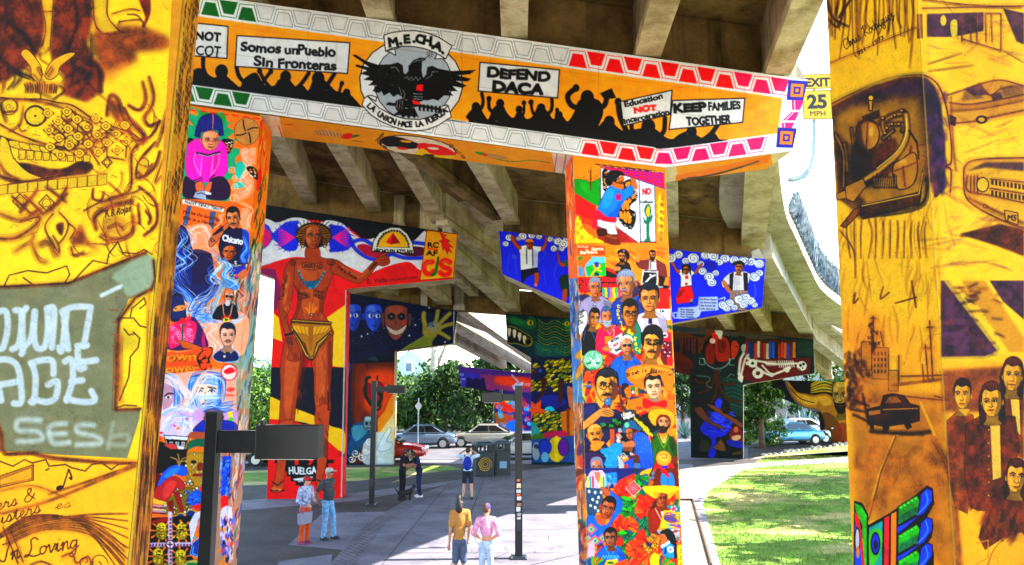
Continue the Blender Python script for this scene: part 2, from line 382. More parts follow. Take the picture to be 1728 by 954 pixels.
# ---------------------------------------------------------------- the pictures painted on the concrete
def sh(c,f):
    c=hexc(c); return tuple(min(1,max(0,x*f)) for x in c)
def mixc(a,b,t): a,b=hexc(a),hexc(b); return tuple(x*(1-t)+y*t for x,y in zip(a,b))
def face(c,x,y,w,h,*a,tilt=0,**k):
    q=math.sin(x*12.7+y*3.1)
    if not tilt: tilt=5*q
    a=list(a)
    if len(a)>2: a[2]=a[2]+.6*math.cos(x*5.3+y*7.7)
    c.tilt(x,y+h*.5,tilt); _face(c,x,y,w*(1+.05*math.cos(x+y)),h,*a,**k); c.tilt()
def _face(c,x,y,w,h,skin='#d29a68',hair='#17130f',look=0,st=0,bd=0,gl=0,style='short',dark=.5,sex=0,hairhi=None,neck=1,hc=None,eyes='#201510',side=1):
    """a painted portrait head centred at x,y in the current view; w,h in view units"""
    U=lambda L:[(x+w*(a if i%1==0 else a),y+h*b) for i,(a,b) in enumerate(pts(L))]
    dk=sh(skin,dark); lt=mixc(skin,'#fff3df',.45); ln=mixc(sh(skin,.35),'#1a0c08',.5); px=1/c.sc
    lw=max(.5,w*px*.028)
    if style=='long': c.p(hair,U('-.3,-.55 .3,-.55 .62,-.2 .66,.3 .6,.75 .35,.8 -.35,.8 -.6,.75 -.66,.3 -.62,-.2'),sm=1)
    if neck: c.p(sh(skin,.72),U('-.25,.25 .25,.25 .3,.6 .42,.78 -.42,.78 -.3,.6'),sm=1)
    for s_ in (-1,1):
        c.e(sh(skin,.85),x+s_*.5*w-look*.06*w,y+.03*h,.07*w,.11*h); 
    c.p(skin,U('-.49,-.08 -.44,-.36 -.22,-.5 0,-.53 .22,-.5 .44,-.36 .49,-.08 .44,.2 .27,.43 .1,.5 -.1,.5 -.27,.43 -.44,.2'),sm=1,ol=ln,ow=lw)
    d=side
    c.p(dk,[(x+d*a*w,y+b*h) for a,b in pts('.47,-.3 .47,.15 .27,.42 .08,.49 .16,.3 .24,.1 .2,-.06 .34,-.16 .3,-.35')],sm=1,op=.72)
    c.p(lt,[(x-d*a*w,y+b*h) for a,b in pts('.1,-.42 .36,-.33 .4,-.14 .15,-.17')],sm=1,op=.6)
    c.p(lt,[(x-d*a*w,y+b*h) for a,b in pts('.4,.06 .2,.07 .16,.2 .3,.28')],sm=1,op=.5)
    lx=look*.1*w; v1=math.sin(x*3.7+y*1.3); v2=math.cos(x*1.9-y*2.3); v3=math.sin(x*.7+y*5.1)
    gg=np.random.default_rng(int(abs(x*7+y*13)))
    for k in range(14):
        t1,t2=gg.uniform(-.4,.4),gg.uniform(-.42,.4); c.l([dk,lt,sh(skin,.8),mixc(skin,'#c0503a',.35)][k%4],[(x+t1*w,y+t2*h),(x+(t1+gg.normal(0,.05))*w,y+(t2+.12)*h)],max(.7,w*px*.07),op=.4,soft=.8)
    # sockets, eyes, brows
    for s_ in (-1,1):
        ex=x+s_*(.21+.02*v1)*w+lx; ey=y-(.03+.025*v2)*h+s_*.008*h*v3
        c.e(dk,ex,ey-.02*h,.14*w,.075*h,op=.55)
        if gl!=2:
            c.e('#e8dcc8',ex,ey,(.085+.018*v1)*w,(.028+.009*v3)*h); c.e(eyes,ex+lx*.3,ey,.042*w,.036*h)
            c.l('#1d0f0a',[(ex-.11*w,ey+.005*h),(ex-.04*w,ey-.04*h),(ex+.06*w,ey-.04*h),(ex+.12*w,ey+.01*h)],lw*1.1)
        c.l(hair if hc is None else hc,[(ex-s_*.12*w,ey-.085*h),(ex+s_*.02*w,ey-.125*h),(ex+s_*.14*w,ey-.085*h)],lw*((2.1+.9*v3) if not sex else 1.4))
    # nose
    c.l(dk,[(x+.03*w*d+lx,y-.06*h),(x+(.07+.03*v2)*w*d+lx*1.3,y+.13*h),(x+.1*w*d+lx,y+.17*h)],lw*1.3)
    c.l(ln,[(x-.1*w+lx,y+.165*h),(x-.03*w+lx,y+.19*h),(x+.03*w+lx,y+.19*h),(x+.1*w+lx,y+.165*h)],lw*1.2)
    c.e(lt,x-.02*w*d+lx,y+.12*h,.035*w,.05*h,op=.7)
    # mouth
    my=y+(.3+.02*v1)*h
    c.p('#a8443a' if sex else mixc(skin,'#7c2a22',.45),[(x+lx+a*w,my+b*h) for a,b in pts('-.17,0 -.06,-.03 0,-.018 .06,-.03 .17,0 .07,.045 -.07,.045')],sm=1)
    c.l('#3a120e',[(x+lx-.17*w,my),(x+lx,my+.008*h),(x+lx+.17*w,my)],lw)
    c.l(dk,[(x-.08*w,y+.385*h),(x+.08*w,y+.385*h)],lw)
    if bd: c.p(bd,[(x+lx*.5+a*w,y+b*h) for a,b in pts('-.44,.1 -.34,.2 -.22,.22 0,.24 .22,.22 .34,.2 .44,.1 .38,.38 .2,.56 0,.6 -.2,.56 -.38,.38')],sm=1) and c.l('#7c2f28',[(x-.12*w,my+.02*h),(x+.12*w,my+.02*h)],lw*1.6)
    if st: c.p(st,[(x+lx+a*w,y+b*h) for a,b in pts('-.26,.3 -.2,.23 -.05,.2 0,.215 .05,.2 .2,.23 .26,.3 .16,.28 0,.265 -.16,.28')],sm=1)
    if gl:
        for s_ in (-1,1):
            ex=x+s_*.21*w+lx
            if gl==2: c.e('#14161c',ex,y-.02*h,.17*w,.085*h); c.l('#8890a8',[(ex-.08*w,y-.05*h),(ex+.03*w,y-.06*h)],lw)
            else: c.e('#000',ex,y-.02*h,.165*w,.09*h,op=0,ol='#2a1a12',ow=lw*1.3)
        c.l('#1a1412',[(x-.06*w+lx,y-.03*h),(x+.06*w+lx,y-.03*h)],lw*1.3)
    if style in('short','long'):
        c.p(hair,U('-.53,.0 -.56,-.3 -.4,-.58 -.1,-.7 .2,-.68 .46,-.54 .56,-.28 .53,.0 .47,-.1 .44,-.3 .24,-.38 -.05,-.33 -.3,-.4 -.44,-.28 -.47,-.1'),sm=1)
        hi=hairhi or mixc(hair,'#7d8aa0',.35)
        for k in range(6): 
            a=-.4+.16*k; c.l(hi,[(x+a*w,y-.42*h),(x+(a*.8+.03)*w,y-.54*h),(x+(a*.6+.1)*w,y-.62*h)],lw*.9,op=.8)
    if style=='part': 
        c.p(hair,U('-.54,.12 -.56,-.3 -.4,-.58 0,-.66 .4,-.58 .56,-.3 .54,.12 .45,-.05 .36,-.3 .02,-.46 -.36,-.3 -.45,-.05'),sm=1)
        c.l(mixc(hair,skin,.6),[(x,y-.66*h),(x,y-.44*h)],lw)
def bust(c,x,y,w,h,col,col2=None,folds=4,ol='#121018'):
    """shoulders with the neck hollow at x,y"""
    P=[(x+a*w,y+b*h) for a,b in pts('-.16,-.04 -.3,.03 -.47,.2 -.52,.5 -.53,1 .53,1 .52,.5 .47,.2 .3,.03 .16,-.04 0,.12')]
    c.p(col,P,ol=ol,ow=.6); dk=sh(col,.62); lt=mixc(col,'#fff',.25)
    c.p(dk,[(x+a*w,y+b*h) for a,b in pts('.2,.1 .46,.22 .52,.5 .53,1 .3,1 .34,.5')],op=.5)
    for k in range(folds):
        a=-.4+.8*k/max(1,folds-1); c.l(dk if k%2 else lt,[(x+a*w*.6,y+.25*h),(x+a*w*.9,y+.6*h),(x+a*w*.85,y+h)],.9,sm=1,op=.7)
    if col2: c.l(col2,[(x-.2*w,y-.02*h),(x,y+.3*h),(x+.2*w,y-.02*h)],1.8)
def clouds(c,L,col='#f4f4f8',ol='#22306a',ow=.9):
    for x,y,r in L: c.e(ol,x,y,r+ow*c.sc*.8,r*.85+ow*c.sc*.8)
    for x,y,r in L: c.e(col,x,y,r,r*.85)
    for i,(x,y,r) in enumerate(L): c.spiral(ol,x,y,r*.8,1.4,ow*.8,1 if i%2 else -1,i*1.3)
def smoke(c,P,w,cols,n=6,ow=.8,seed=0,amp=.5):
    g=np.random.default_rng(seed); p=pts(P)
    for k in range(n):
        off=np.cumsum(g.normal(0,amp*w*.25,p.shape),0)+g.normal(0,w*.3,(1,2))
        c.l(cols[k%len(cols)],p+off,ow*(.6+g.random()),sm=1,op=.85,taper=.8)
def brushwork(c,x0,y0,x1,y1,cols,n,L,w,ang=90,seed=1,op=.6,spread=20):
    g=np.random.default_rng(seed)
    for k in range(n):
        x,y=g.uniform(x0,x1),g.uniform(y0,y1); a=R(ang+g.normal(0,spread)); l=L*g.uniform(.4,1.3)
        mx,my=x+l*.5*math.cos(a)+g.normal(0,l*.08),y+l*.5*math.sin(a)
        c.l(cols[int(g.integers(len(cols)))],[(x,y),(mx,my),(x+l*math.cos(a),y+l*math.sin(a))],w*g.uniform(.5,1.4),sm=1,op=op,taper=.7)
def trapezoids(c,path,xs,depth0,depth1,up0,fill,gray):
    """zigzag border of alternating trapezoids between two curves; path(x,d) gives y"""
    for i,x in enumerate(xs):
        f=fill(x); up=(i+up0)%2; a,b=(17,9) if up else (9,17)
        q=[(x-b,path(x-b,depth0)),(x+b,path(x+b,depth0)),(x+a,path(x+a,depth1)),(x-a,path(x-a,depth1))]
        if f=='line': c.p('#e8e8ea',q,ol=gray,ow=1.0)
        else: c.p(f,q)
        lc='#9aa2aa' if f=='line' else f
        z=[(x-(b+4.5),path(x-b-4,depth0-(.0 if up else .0))),(x-(a+4.5),path(x-a-4,depth1))]
        c.l(lc,z,1.1)
        nx=x+15.4
        c.l(lc,[(x-a-4.5,path(x-a-4,depth1)),(x+a*.0+(-a+3 if not up else -a),path(x,depth1))],.01)
def mural_banner():
    c=Canvas(140,-45,1375,300,1.6,'#f2f2f4')
    top=lambda x:-35+(x-150)*.14015
    bot=lambda x:(152+(x-150)*.1348) if x<1122 else 283-(x-1122)*.1302
    # yellow field
    xs=list(range(140,1340,20)); yT=[(x,top(x)+37) for x in range(140,1321,20)]; yB=[(x,bot(x)-33) for x in list(range(140,1121,20))+[1122,1180,1240,1305]]
    c.p('#ffb40c',yT+[(1312,bot(1312)-33)]+yB[::-1][0:])
    g=np.random.default_rng(3)
    for k in range(420):
        x=g.uniform(300,1310); y=g.uniform(top(x)+40,bot(x)-38); c.e('#ffc93a' if g.random()<.6 else '#ff9f08',x,y,g.uniform(4,14),g.uniform(3,7),op=.22)
    def path_top(x,d): return top(x)+4+d*29
    def path_bot(x,d): return bot(x)-30+d*26
    ft=lambda x:'#0f6a33' if x<432 else 'line' if x<962 else '#e8202c' if x<1235 else '#ea1f6c'
    fb=lambda x:'#0f6a33' if x<436 else 'line' if x<972 else '#ea2030' if x<1100 else '#ea1f74'
    def border(path,x0,x1,fill,u0):
        x=x0;i=u0
        while x<x1:
            f=fill(x); up=i%2; a,b=(15.5,8.5) if up else (8.5,15.5); d0,d1=(.24,1.0) if up else (.0,.76)
            q=[(x-b,path(x-b,d0)),(x+b,path(x+b,d0)),(x+a,path(x+a,d1)),(x-a,path(x-a,d1))]
            if f=='line': c.p('#e9e9ec',q,ol='#7f8892',ow=.9)
            else: c.p(f,q)
            lc='#7f8892' if f=='line' else f; e=.06 if up else .94
            A=(x-(b if up else a)-3.6,path(x-b,e)); B=(x+(b if up else a)+3.6,path(x+b,e)); nf=1-e
            c.l(lc,[A,B,(x+31-(b if up else a)-3.6,path(x+24,nf))],1.1)
            x+=31;i+=1
    border(path_top,200,1318,ft,0); border(path_bot,190,1303,fb,1)
    # right end border and corner squares
    for t,(a,b,e) in enumerate(((0,.34,1),(.36,.66,0),(.68,1,1))):
        P=lambda s,u:(1346-25*s+ (u-.5)*26, 168+s*56)
        w0,w1=(.85,.35) if e else (.2,.65)
        c.p('#ea2a86',[P(a+.02,.12 if e else .45),P(a+.02,.95),P(b-.02,.95),P(b-.02,.45 if e else .12)])
        c.l('#f2f2f4',[P(a+.02,.3 if e else .62),P(b-.02,.62 if e else .3)],1.6)
    for x,y in ((1345,153),(1327,233)):
        for s_,col in ((17.5,'#2b2c86'),(11.5,'#f79a36'),(6.5,'#2b2c86'),(3,'#f7a24a')):
            c.p(col,[(x-s_*.95+.1*s_,y-s_*1.02),(x+s_,y-s_*.9),(x+s_*.9-.1*s_,y+s_*.98),(x-s_,y+s_*.92)])
    # crowd in black silhouette
    K='#0d0d10'
    mass=[(140,bot(140)-31)]
    prof=[(300,118),(318,126),(336,120),(348,128),(362,136),(376,130),(392,142),(405,152),(412,138),(432,128),(446,148),(462,150),(470,140),(484,136),(500,152),(512,150),(520,158),(528,142),(540,136),(556,148),(566,158),(580,162),(590,164),(602,176),(612,186),(630,190)]
    prof=[(a,b-5) for a,b in prof]; 
    mass+=prof+[(640,bot(640)-31),(780,bot(780)-31)]
    prof2=[(786,202),(796,190),(808,186),(818,200),(824,206),(832,188),(846,180),(856,196),(866,204),(874,192),(882,196),(888,206),(898,202),(906,188),(918,188),(926,196),(934,206),(942,198),(950,202),(958,210),(968,196),(976,176),(992,170),(1012,176),(1018,196),(1010,218),(1018,210),(1030,208),(1042,220),(1052,226),(1062,224),(1080,222),(1094,216),(1110,226),(1122,236),(1134,240),(1146,232),(1164,226),(1180,236),(1192,238),(1200,226),(1208,232),(1214,240)]
    prof2=[(a,b-5) for a,b in prof2]
    mass+=prof2+[(1224,bot(1224)-32),(1122,bot(1122)-32)]+[(x,bot(x)-32) for x in range(1100,140,-40)]
    c.p(K,mass,sm=1)
    for x,y,r in ((374,121,11),(482,130,9.5),(537,133,11),(585,157,6.5),(577,141,4),(438,120,4.5),(457,121,4.5),(803,181,7.5),(844,175,7),(825,167,4.5),(876,185,6),(884,174,4),(896,173,4.5),(913,183,7.5),(944,194,5.5),(940,186,3.5),(991,165,11.5),(972,149,6),(1028,206,9.5),(1043,172,6),(1094,214,12),(1167,223,9),(343,100,4)):
        c.e(K,x,y,r,r*1.12)
    for L,w in (('343,100 344,118 356,138 372,146',7),('399,112 404,130 420,146',7),('438,120 446,136 458,150',6),('457,121 446,136 438,150',6),('521,124 510,140 500,150',7),('566,122 556,138 546,150',7),('577,141 573,156 578,166',5),('813,158 815,176 806,192',6),('825,167 826,184 836,192',6),('884,174 884,190 878,200',4.5),('896,173 899,190 908,198',5),('931,164 931,184 922,196',6),('940,186 938,200 944,210',4),('972,149 958,162 964,178 980,184',9),('1010,184 1020,178 1024,165',9),('1043,172 1046,196 1056,220',9),('1122,200 1120,222 1108,234',8),('1211,211 1200,226 1184,238',8),('1068,200 1066,218 1078,228',7)):
        c.l(K,L,w,sm=1,soft=.12)
    c.p(K,'1012,158 1032,149 1040,166 1020,168')
    # placards
    sg='#eeeef0'
    for q in ('318,38 385,45 383,99 318,94','400,60.5 590.6,72.6 586.5,124.5 397,112.5','810,105.5 944,118 941,166 807,154','1047,172 1134,152.6 1131,193 1052,213','1135,170 1257,166 1253,207 1129,219'):
        c.p(sg,q,ol=K,ow=2)
    c.t('NOT',330,67,14,K,4,bold=2.0,fit=42); c.t('COT',331,93,17,K,4,bold=.9,fit=41)
    c.t('Somos',407,86,15.5,K,4,bold=2.0,fit=66); c.t('un',481,91,15,K,4,bold=1.7,fit=21); c.t('Pueblo',503,92,16,K,4,bold=1.9,fit=62)
    c.t('Sin',429,111,16,K,4,bold=1.9,fit=31); c.t('Fronteras',470,114,16,K,3,bold=1.9,fit=97)
    c.t('DEFEND',823,130,16,K,4,bold=3.0,fit=104); c.t('DACA',832,154,17,K,4,bold=3.6,fit=84)
    c.t('Education',1055,181,9,K,-13,bold=1.4,fit=65); c.t('NOT',1071,191,9.5,'#e2231a',-8,bold=2.2,fit=37); c.t('Incarceration',1054,209,9,K,-12,bold=1.3,fit=77)
    c.t('KEEP',1138,190,14,K,-3,bold=3.0,fit=53); c.t('FAMILIES',1196,187,13.5,K,-3,bold=1.5,fit=53); c.t('TOGETHER',1159,212,14,K,-3,bold=1.7,fit=74)
    # emblem
    c.view(560,40,5.02)
    c.e('#0d0d10',672,500,443,372,rot=.1); c.e('#eeeef0',672,500,433,362,rot=.1); c.e('#0d0d10',690,500,335,325,rot=.1); c.e('#bfc4cc',690,500,328,318,rot=.1)
    def ribbon(q): c.p('#f0f0f2',q,ol=K,ow=1.5)
    ribbon('300,615 330,608 382,625 372,660 340,640'); ribbon('918,705 975,690 1010,785 985,740 930,745')
    ribbon('455,235 535,215 540,272 500,245'); ribbon('905,235 870,300 965,298')
    ribbon('440,100 500,78 600,64 700,60 800,78 900,115 1018,188 965,300 880,248 780,212 700,197 600,192 520,205 455,235')
    ribbon('300,615 270,640 256,690 330,775 420,832 520,875 620,903 700,910 800,902 900,865 1012,790 985,695 930,750 860,785 740,815 620,808 520,780 400,715')
    W=[('M',525,190,-10),('.',585,176,-6),('E',640,168,-5),('.',697,162,0),('C',745,168,6),('H',805,182,9),('.',852,198,12),('A',885,222,22),('.',938,252,26)]
    for ch,x,y,r in W: c.t(ch,x,y,74,K,r,1.1,2.6,center=True)
    txt='LA UNION HACE LA FUERZA'; n=len(txt)
    for i,ch in enumerate(txt):
        if ch==' ': continue
        t=i/(n-1); x=305+t*665; y=712+ (1-((t-.53)/.53)**2)*165+ (25 if t>.5 else 0)*(t-.5); rot=math.degrees(math.atan2(-(t-.53)*2/.53**2*165,665))
        c.t(ch,x,y,46,K,rot,.92,1.5,center=True)
    # eagle
    c.p(K,'172,268 200,262 290,318 390,350 500,346 560,330 600,355 608,420 640,440 650,540 620,640 560,600 520,622 490,585 440,612 420,572 400,590 345,572 380,522 308,526 350,488 268,476 320,446 238,426 300,398 196,362 210,348 320,372')
    c.p(K,'1222,393 1170,430 1060,440 1180,468 1150,492 1050,486 1144,528 1100,545 1020,530 1066,575 990,572 1030,612 950,610 900,655 860,640 810,652 770,648 755,560 768,470 800,430 808,372 850,358 900,382 1000,402 1100,400')
    c.p(K,'648,362 690,312 742,290 800,292 790,310 764,322 760,400 775,470 770,560 740,700 650,720 590,700 600,560 610,450 650,400')
    c.p(K,'518,775 590,725 700,715 738,800 715,785 700,805 676,782 650,805 630,780 600,802 585,775 545,778')
    for L in ('612,470 640,448 650,478 672,450 690,480 712,452 730,482 752,458','600,560 620,600 606,640 640,650','570,540 590,600 570,640','500,375 540,370 570,410','800,470 845,440 850,410 900,408','735,320 780,300','690,330 740,305','560,650 560,700 M'.replace(' M','')):
        c.l('#c9ccd2',L,.8)
    c.l(K,'830,265 800,290',1.2)
    for k in range(8): c.l(K,[(830+14*math.cos(k*.785),262+14*math.sin(k*.785)),(830+30*math.cos(k*.785),262+30*math.sin(k*.785))],.8)
    c.l(K,'700,690 920,728',4); 
    for k in range(6): x=735+k*34; c.p(K,[(x,680+k*4),(x+20,682+k*4),(x+20,742+k*3),(x,738+k*3)])
    c.p(K,'458,690 480,666 540,676 530,700')
    c.l(K,'470,683 700,700',3)
    c.p('#e8352a','722,520 772,516 770,560 742,690 690,682 680,655 700,640'); c.p(K,'690,575 770,580 772,655 700,650',sm=1)
    for y in (594,618,638): c.l('#c9ccd2',[(692,y),(768,y+6)],.9)
    c.p(K,'540,660 610,640 630,700 590,745 545,730',sm=1)
    for x in (556,578,600): c.l('#c9ccd2',[(x,650),(x-8,725)],.8)
    c.view(); g=np.random.default_rng(5)
    for k in range(90):
        x=g.uniform(190,1350); y=top(x)+g.uniform(0,90); c.l(['#8a7048','#a89878','#6a5a48'][k%3],[(x,y),(x+g.normal(0,.6),y+g.uniform(10,50))],g.uniform(.6,2.6),op=.14,soft=1.2)
    for d in (47,95): c.l('#6a5a40',[(150,top(150)+d),(1340,top(1340)+d*.9)],.8,op=.3)
    for x in (520,780,1010,1180): c.l('#5a4a34',[(x,top(x)),(x-1,bot(x))],.7,op=.35)
    for k in range(60): x=g.uniform(300,1330); c.e('#b8ae98',x,g.uniform(top(x),bot(x)),g.uniform(.6,2.4),g.uniform(.5,1.6),op=.5)
    return c.weather(11,.05,30,.25)
def mural_soffit():
    c=Canvas(280,160,1400,340,1.4,'#f7b21a')
    bot=lambda x:(152+(x-150)*.1348) if x<1122 else 283-(x-1122)*.1302
    for x0,x1,cl in ((436,452,'#e9ddc8'),(452,470,'#f6e7d2'),(930,968,'#efe4d4'),(1110,1140,'#e2d6c4'),(1300,1340,'#eadcc4')):
        c.p(cl,[(x0,bot(x0)-4),(x1,bot(x1)-4),(x1+10,bot(x1)+48),(x0+10,bot(x0)+48)])
    c.l('#c0392b','438,206 452,230',2); c.l('#c0392b','470,212 478,236',1.5)
    for x in (940,955): c.l('#7a68a0',[(x,bot(x)),(x-6,bot(x)+40)],1.2)
    brushwork(c,470,200,930,290,['#ffc43c','#f09c10','#ffd060'],90,26,4,8,3,.35)
    # two coloured oval with four footprints
    c.view(320,180,2.7)
    c.e('#241a18',1040,184,178,50,rot=.14); c.e('#f4e7d6',1040,184,172,46,rot=.14)
    c.p('#16181f','868,150 900,135 960,140 1020,160 1048,172 1030,190 980,190 940,182 900,180 872,160',sm=1)
    c.p('#e03a38','1048,166 1120,172 1180,192 1212,214 1200,226 1140,222 1080,214 1040,190',sm=1)
    c.p('#f6d21c','1024,216 1060,190 1100,214 1150,222 1208,222 1180,240 1110,238 1050,228',sm=1)
    for x,y,col in ((985,158,'#f0b81c'),(970,190,'#d43c34'),(1110,190,'#fff0e0'),(1090,222,'#2a1a10')): c.e(col,x,y,26,6,rot=.1)
    for i,ch in enumerate('Revolucion'): c.t(ch,846+ (0 if i>4 else (4-i)*6)+ (i-4)*8*(i>4),130+i*6.5,17,'#3a2a12',40,1,.3)
    for i,ch in enumerate('Creation'): c.t(ch,1180+i*9,176+i*8,17,'#3a2a12',50,1,.3)
    # quills and peppers
    c.p('#d9b58a','560,112 620,104 690,122 720,134 660,138 590,128',sm=1); 
    for k in range(9): c.l('#7c4d2a',[(575+k*16,108+k*2),(585+k*16,128+k*2)],.7)
    c.p('#1d7a36','690,140 740,130 780,128 740,142',sm=1); c.p('#e02c20','700,126 740,122 735,145 700,145',sm=1)
    c.l('#8a5a20','430,80 470,84',1); c.l('#8a5a20','740,155 790,160',1)
    c.p('#c9a57a','1340,212 1400,218 1450,236 1400,240 1350,228',sm=1); c.p('#2c9a50','1300,205 1340,210 1360,222 1320,218',sm=1); c.p('#e2452a','1335,212 1352,214 1350,226 1336,222',sm=1)
    c.l('#4f9a58','1400,240 1480,250 1560,244 1640,256',1.2,sm=1)
    c.view()
    c.p('#f79a26','1140,296 1300,262 1296,274 1140,308'); c.l('#58606e','1150,303 1190,297 1230,288 1280,272',3,sm=1,op=.8); c.l('#343a50','1160,300 1200,296 1250,282',1.6,sm=1)
    return c.weather(12,.07,20,.4)

_SC={'I':'.1,1 .5,1.05 .4,.6 .3,0 .1,-.02 .0,.1','L':'.7,.95 .5,1.1 .3,.95 .35,.5 .2,.05 .0,.0 .1,.12 .5,-.05 .85,.0','C':'.7,.85 .5,1.05 .15,.8 .05,.3 .25,-.02 .6,.1','R':'.2,0 .3,1 .05,.85 .4,1.1 .7,.9 .55,.6 .3,.52 .45,.3 .8,-.02','S':'.65,.9 .45,1.1 .25,.85 .5,.5 .5,.15 .2,-.02 .0,.15','n':'0,.3 .12,.5 .1,0 .2,.4 .35,.5 .38,.2 .42,.02 .55,.12','o':'.3,.48 .1,.4 .08,.1 .25,0 .42,.2 .36,.45 .3,.46 .45,.4 .55,.42','v':'0,.35 .1,.5 .18,.1 .25,.02 .42,.4 .4,.5 .55,.42','i':'0,.12 .12,.5 .1,.1 .18,0 .32,.14','g':'.42,.42 .2,.5 .06,.2 .2,.02 .4,.3 .42,.5 .38,-.3 .2,-.5 .05,-.35 .3,-.1 .55,.12','s':'0,.08 .22,.52 .32,.25 .22,.0 .08,.04 .25,.0 .42,.12','t':'0,.12 .2,.8 .14,.1 .22,0 .36,.12','e':'0,.12 .2,.22 .34,.4 .22,.52 .1,.3 .14,.04 .28,0 .42,.14','r':'0,.12 .12,.55 .16,.42 .3,.42 .27,.1 .34,.0 .45,.12','h':'0,.1 .2,.9 .14,1 .1,0 .2,.4 .34,.48 .36,.05 .5,.12','d':'.42,.42 .2,.5 .06,.2 .2,.02 .4,.3 .5,1 .42,.1 .5,0 .6,.1','u':'0,.3 .08,.5 .1,.1 .22,0 .36,.3 .38,.5 .38,.05 .52,.12','z':'0,.4 .3,.48 .1,.25 .3,.2 .25,-.2 .05,-.3 .3,-.05 .5,.12','&':'.7,.1 .3,.6 .25,.95 .45,1.0 .45,.75 .1,.35 .1,.05 .4,.0 .7,.5'}
_SW={'L':.8,'I':.62,'C':.7,'R':.8,'S':.7,'&':.8,'i':.32,'t':.34}
def script(c,text,x,y,size,col,rot,w=1.6,fit=0):
    """brush lettering in joined strokes"""
    W=sum(.35 if ch==' ' else _SW.get(ch,.48) for ch in text); k=(fit/W if fit else size); ca,sa=math.cos(R(rot)),math.sin(R(rot)); X=0
    T=lambda a,b:(x+(X+a+.22*b)*k*ca+b*size*sa,y+(X+a+.22*b)*k*sa-b*size*ca)
    for ch in text:
        if ch==' ': X+=.35; continue
        P=[T(a,b) for a,b in pts(_SC[ch])]; c.l(col,P,w,1,.95,soft=.3)
        if ch=='i': c.e(col,*T(.2,.72),w*c.sc*.5)
        if ch=='t': c.l(col,[T(0,.58),T(.36,.62)],w*.8,0,.95)
        X+=_SW.get(ch,.48)
def mural_column_right():
    c=Canvas(930,250,1180,1040,1.8,'#f7a413')
    K='#141216'
    # ---- side face: streaky paint
    c.p('#e8862a','930,250 967,262 975,480 930,480'); c.p('#5a86b8','930,470 976,470 984,640 930,640'); c.p('#6f98b4','930,620 984,620 987,690 930,690'); c.p('#c68a58','930,680 986,680 994,1040 930,1040')
    brushwork(c,935,260,968,480,['#f7a238','#c0551c','#f9c070','#2c5a9c','#e0701c','#fff0d0'],120,26,2.2,88,4,.8,5)
    brushwork(c,940,470,978,690,['#e9d5c0','#3a6cb0','#d89060','#20406c','#c8d8e0','#a05c38'],140,30,2.2,88,5,.8,5)
    brushwork(c,940,680,988,1030,['#e8c4a0','#8c4a30','#3a5c8c','#f0d8b8','#b0703c','#5c2a3a','#e8a050'],170,34,2.2,88,6,.8,5)
    # ---- top scene (crop 960,270)
    c.view(960,270,6.817)
    c.p('#f8a914','60,20 1100,150 1200,954 70,954')
    c.p('#1f9c3a','60,225 140,222 210,245 255,262 300,235 365,208 362,500 310,530 200,470 62,375',sm=0,ol='#14582a'); c.p('#3fb44a','120,260 220,280 250,400 150,330',sm=1,op=.5)
    c.l('#7a4a1c','250,345 250,120',2.6); 
    for q in ('250,215 220,235 175,222 170,195 195,190','250,215 285,220 320,205 322,185 300,185','250,150 225,140 240,95 258,92 260,110','250,150 290,150'): c.l('#8a5a1c',q,.8,sm=1)
    c.p('#ee3b34','60,380 310,530 300,600 380,740 880,954 60,954'); c.p('#f4603c','60,620 260,690 420,800 700,954 80,954'); c.p('#f98a28','60,760 200,740 330,830 380,954 60,954',sm=1)
    for q in ('70,395 310,560','70,520 300,650','110,470 130,580 240,650','90,600 250,590','140,440 280,520 200,610','60,610 120,596 330,720 520,840 700,930'): c.l('#a81828',q,1)
    c.p('#8c2a20','320,760 420,800 600,800 880,954 340,954',op=.85); c.p('#a23630','560,790 900,954 640,954'); 
    for k in range(7): c.l('#e2703c',[(640+k*40,830+k*18),(760+k*46,960)],.8)
    # monarch wing panel
    c.p('#f4f2f6','365,90 805,225 828,954 800,954 540,770 400,660 365,440',ol='#4a2a6a',ow=.9)
    wing='640,250 700,225 735,250 700,330 770,360 790,420 770,470 720,510 700,560 760,600 772,680 740,780 715,800 640,770 580,700 560,640 590,560 640,500 660,420 600,330'
    c.p(K,wing,sm=1); 
    for q in ('650,270 700,250 705,290 660,310','665,300 690,330 655,345','730,400 765,390 755,440 720,450','690,440 720,470 700,500 680,480','640,480 680,470 690,570 650,560','610,530 640,500 640,580 610,570','580,600 610,600 625,680 590,670','625,610 655,600 670,720 630,700','665,600 700,610 720,700 685,730'): c.p('#f6a81c',q,sm=1)
    g=np.random.default_rng(2)
    for k in range(34):
        a=g.random()*6.28; c.e('#f4f2f6',[770,775,745,715,600,580,640,660,775,790][k%10]+g.normal(0,12),[380,440,640,790,720,650,760,780,690,410][k%10]+g.normal(0,14),7,6)
    c.p(K,'385,130 440,110 440,330 400,350 386,250',sm=1); 
    for k in range(26): c.e('#f2e8e0' if k%2 else '#f2a020',400+g.random()*36,130+g.random()*200,7,6)
    # no-certification panel
    c.p('#eef0f8','806,225 985,290 1000,945 826,945',ol='#2a2048',ow=1.1)
    c.t('NO',848,398,70,'#c81f34',2,.62,1.2,fit=90); c.t('Certification',820,498,30,'#1a2a20',0,.62,.3,fit=150)
    c.p('#157a68','905,510 930,520 948,590 930,660 905,670 880,640 866,580 880,530',sm=1); c.p('#f4cf1c','908,530 930,560 925,640 905,655 885,600',sm=1)
    c.p('#157a68','890,660 925,660 925,860 940,940 850,948 890,900'); c.p('#157a68','855,655 890,700 960,630 950,700 915,740 890,740 862,720',sm=1)
    c.l(K,'830,946 1000,946',1.6)
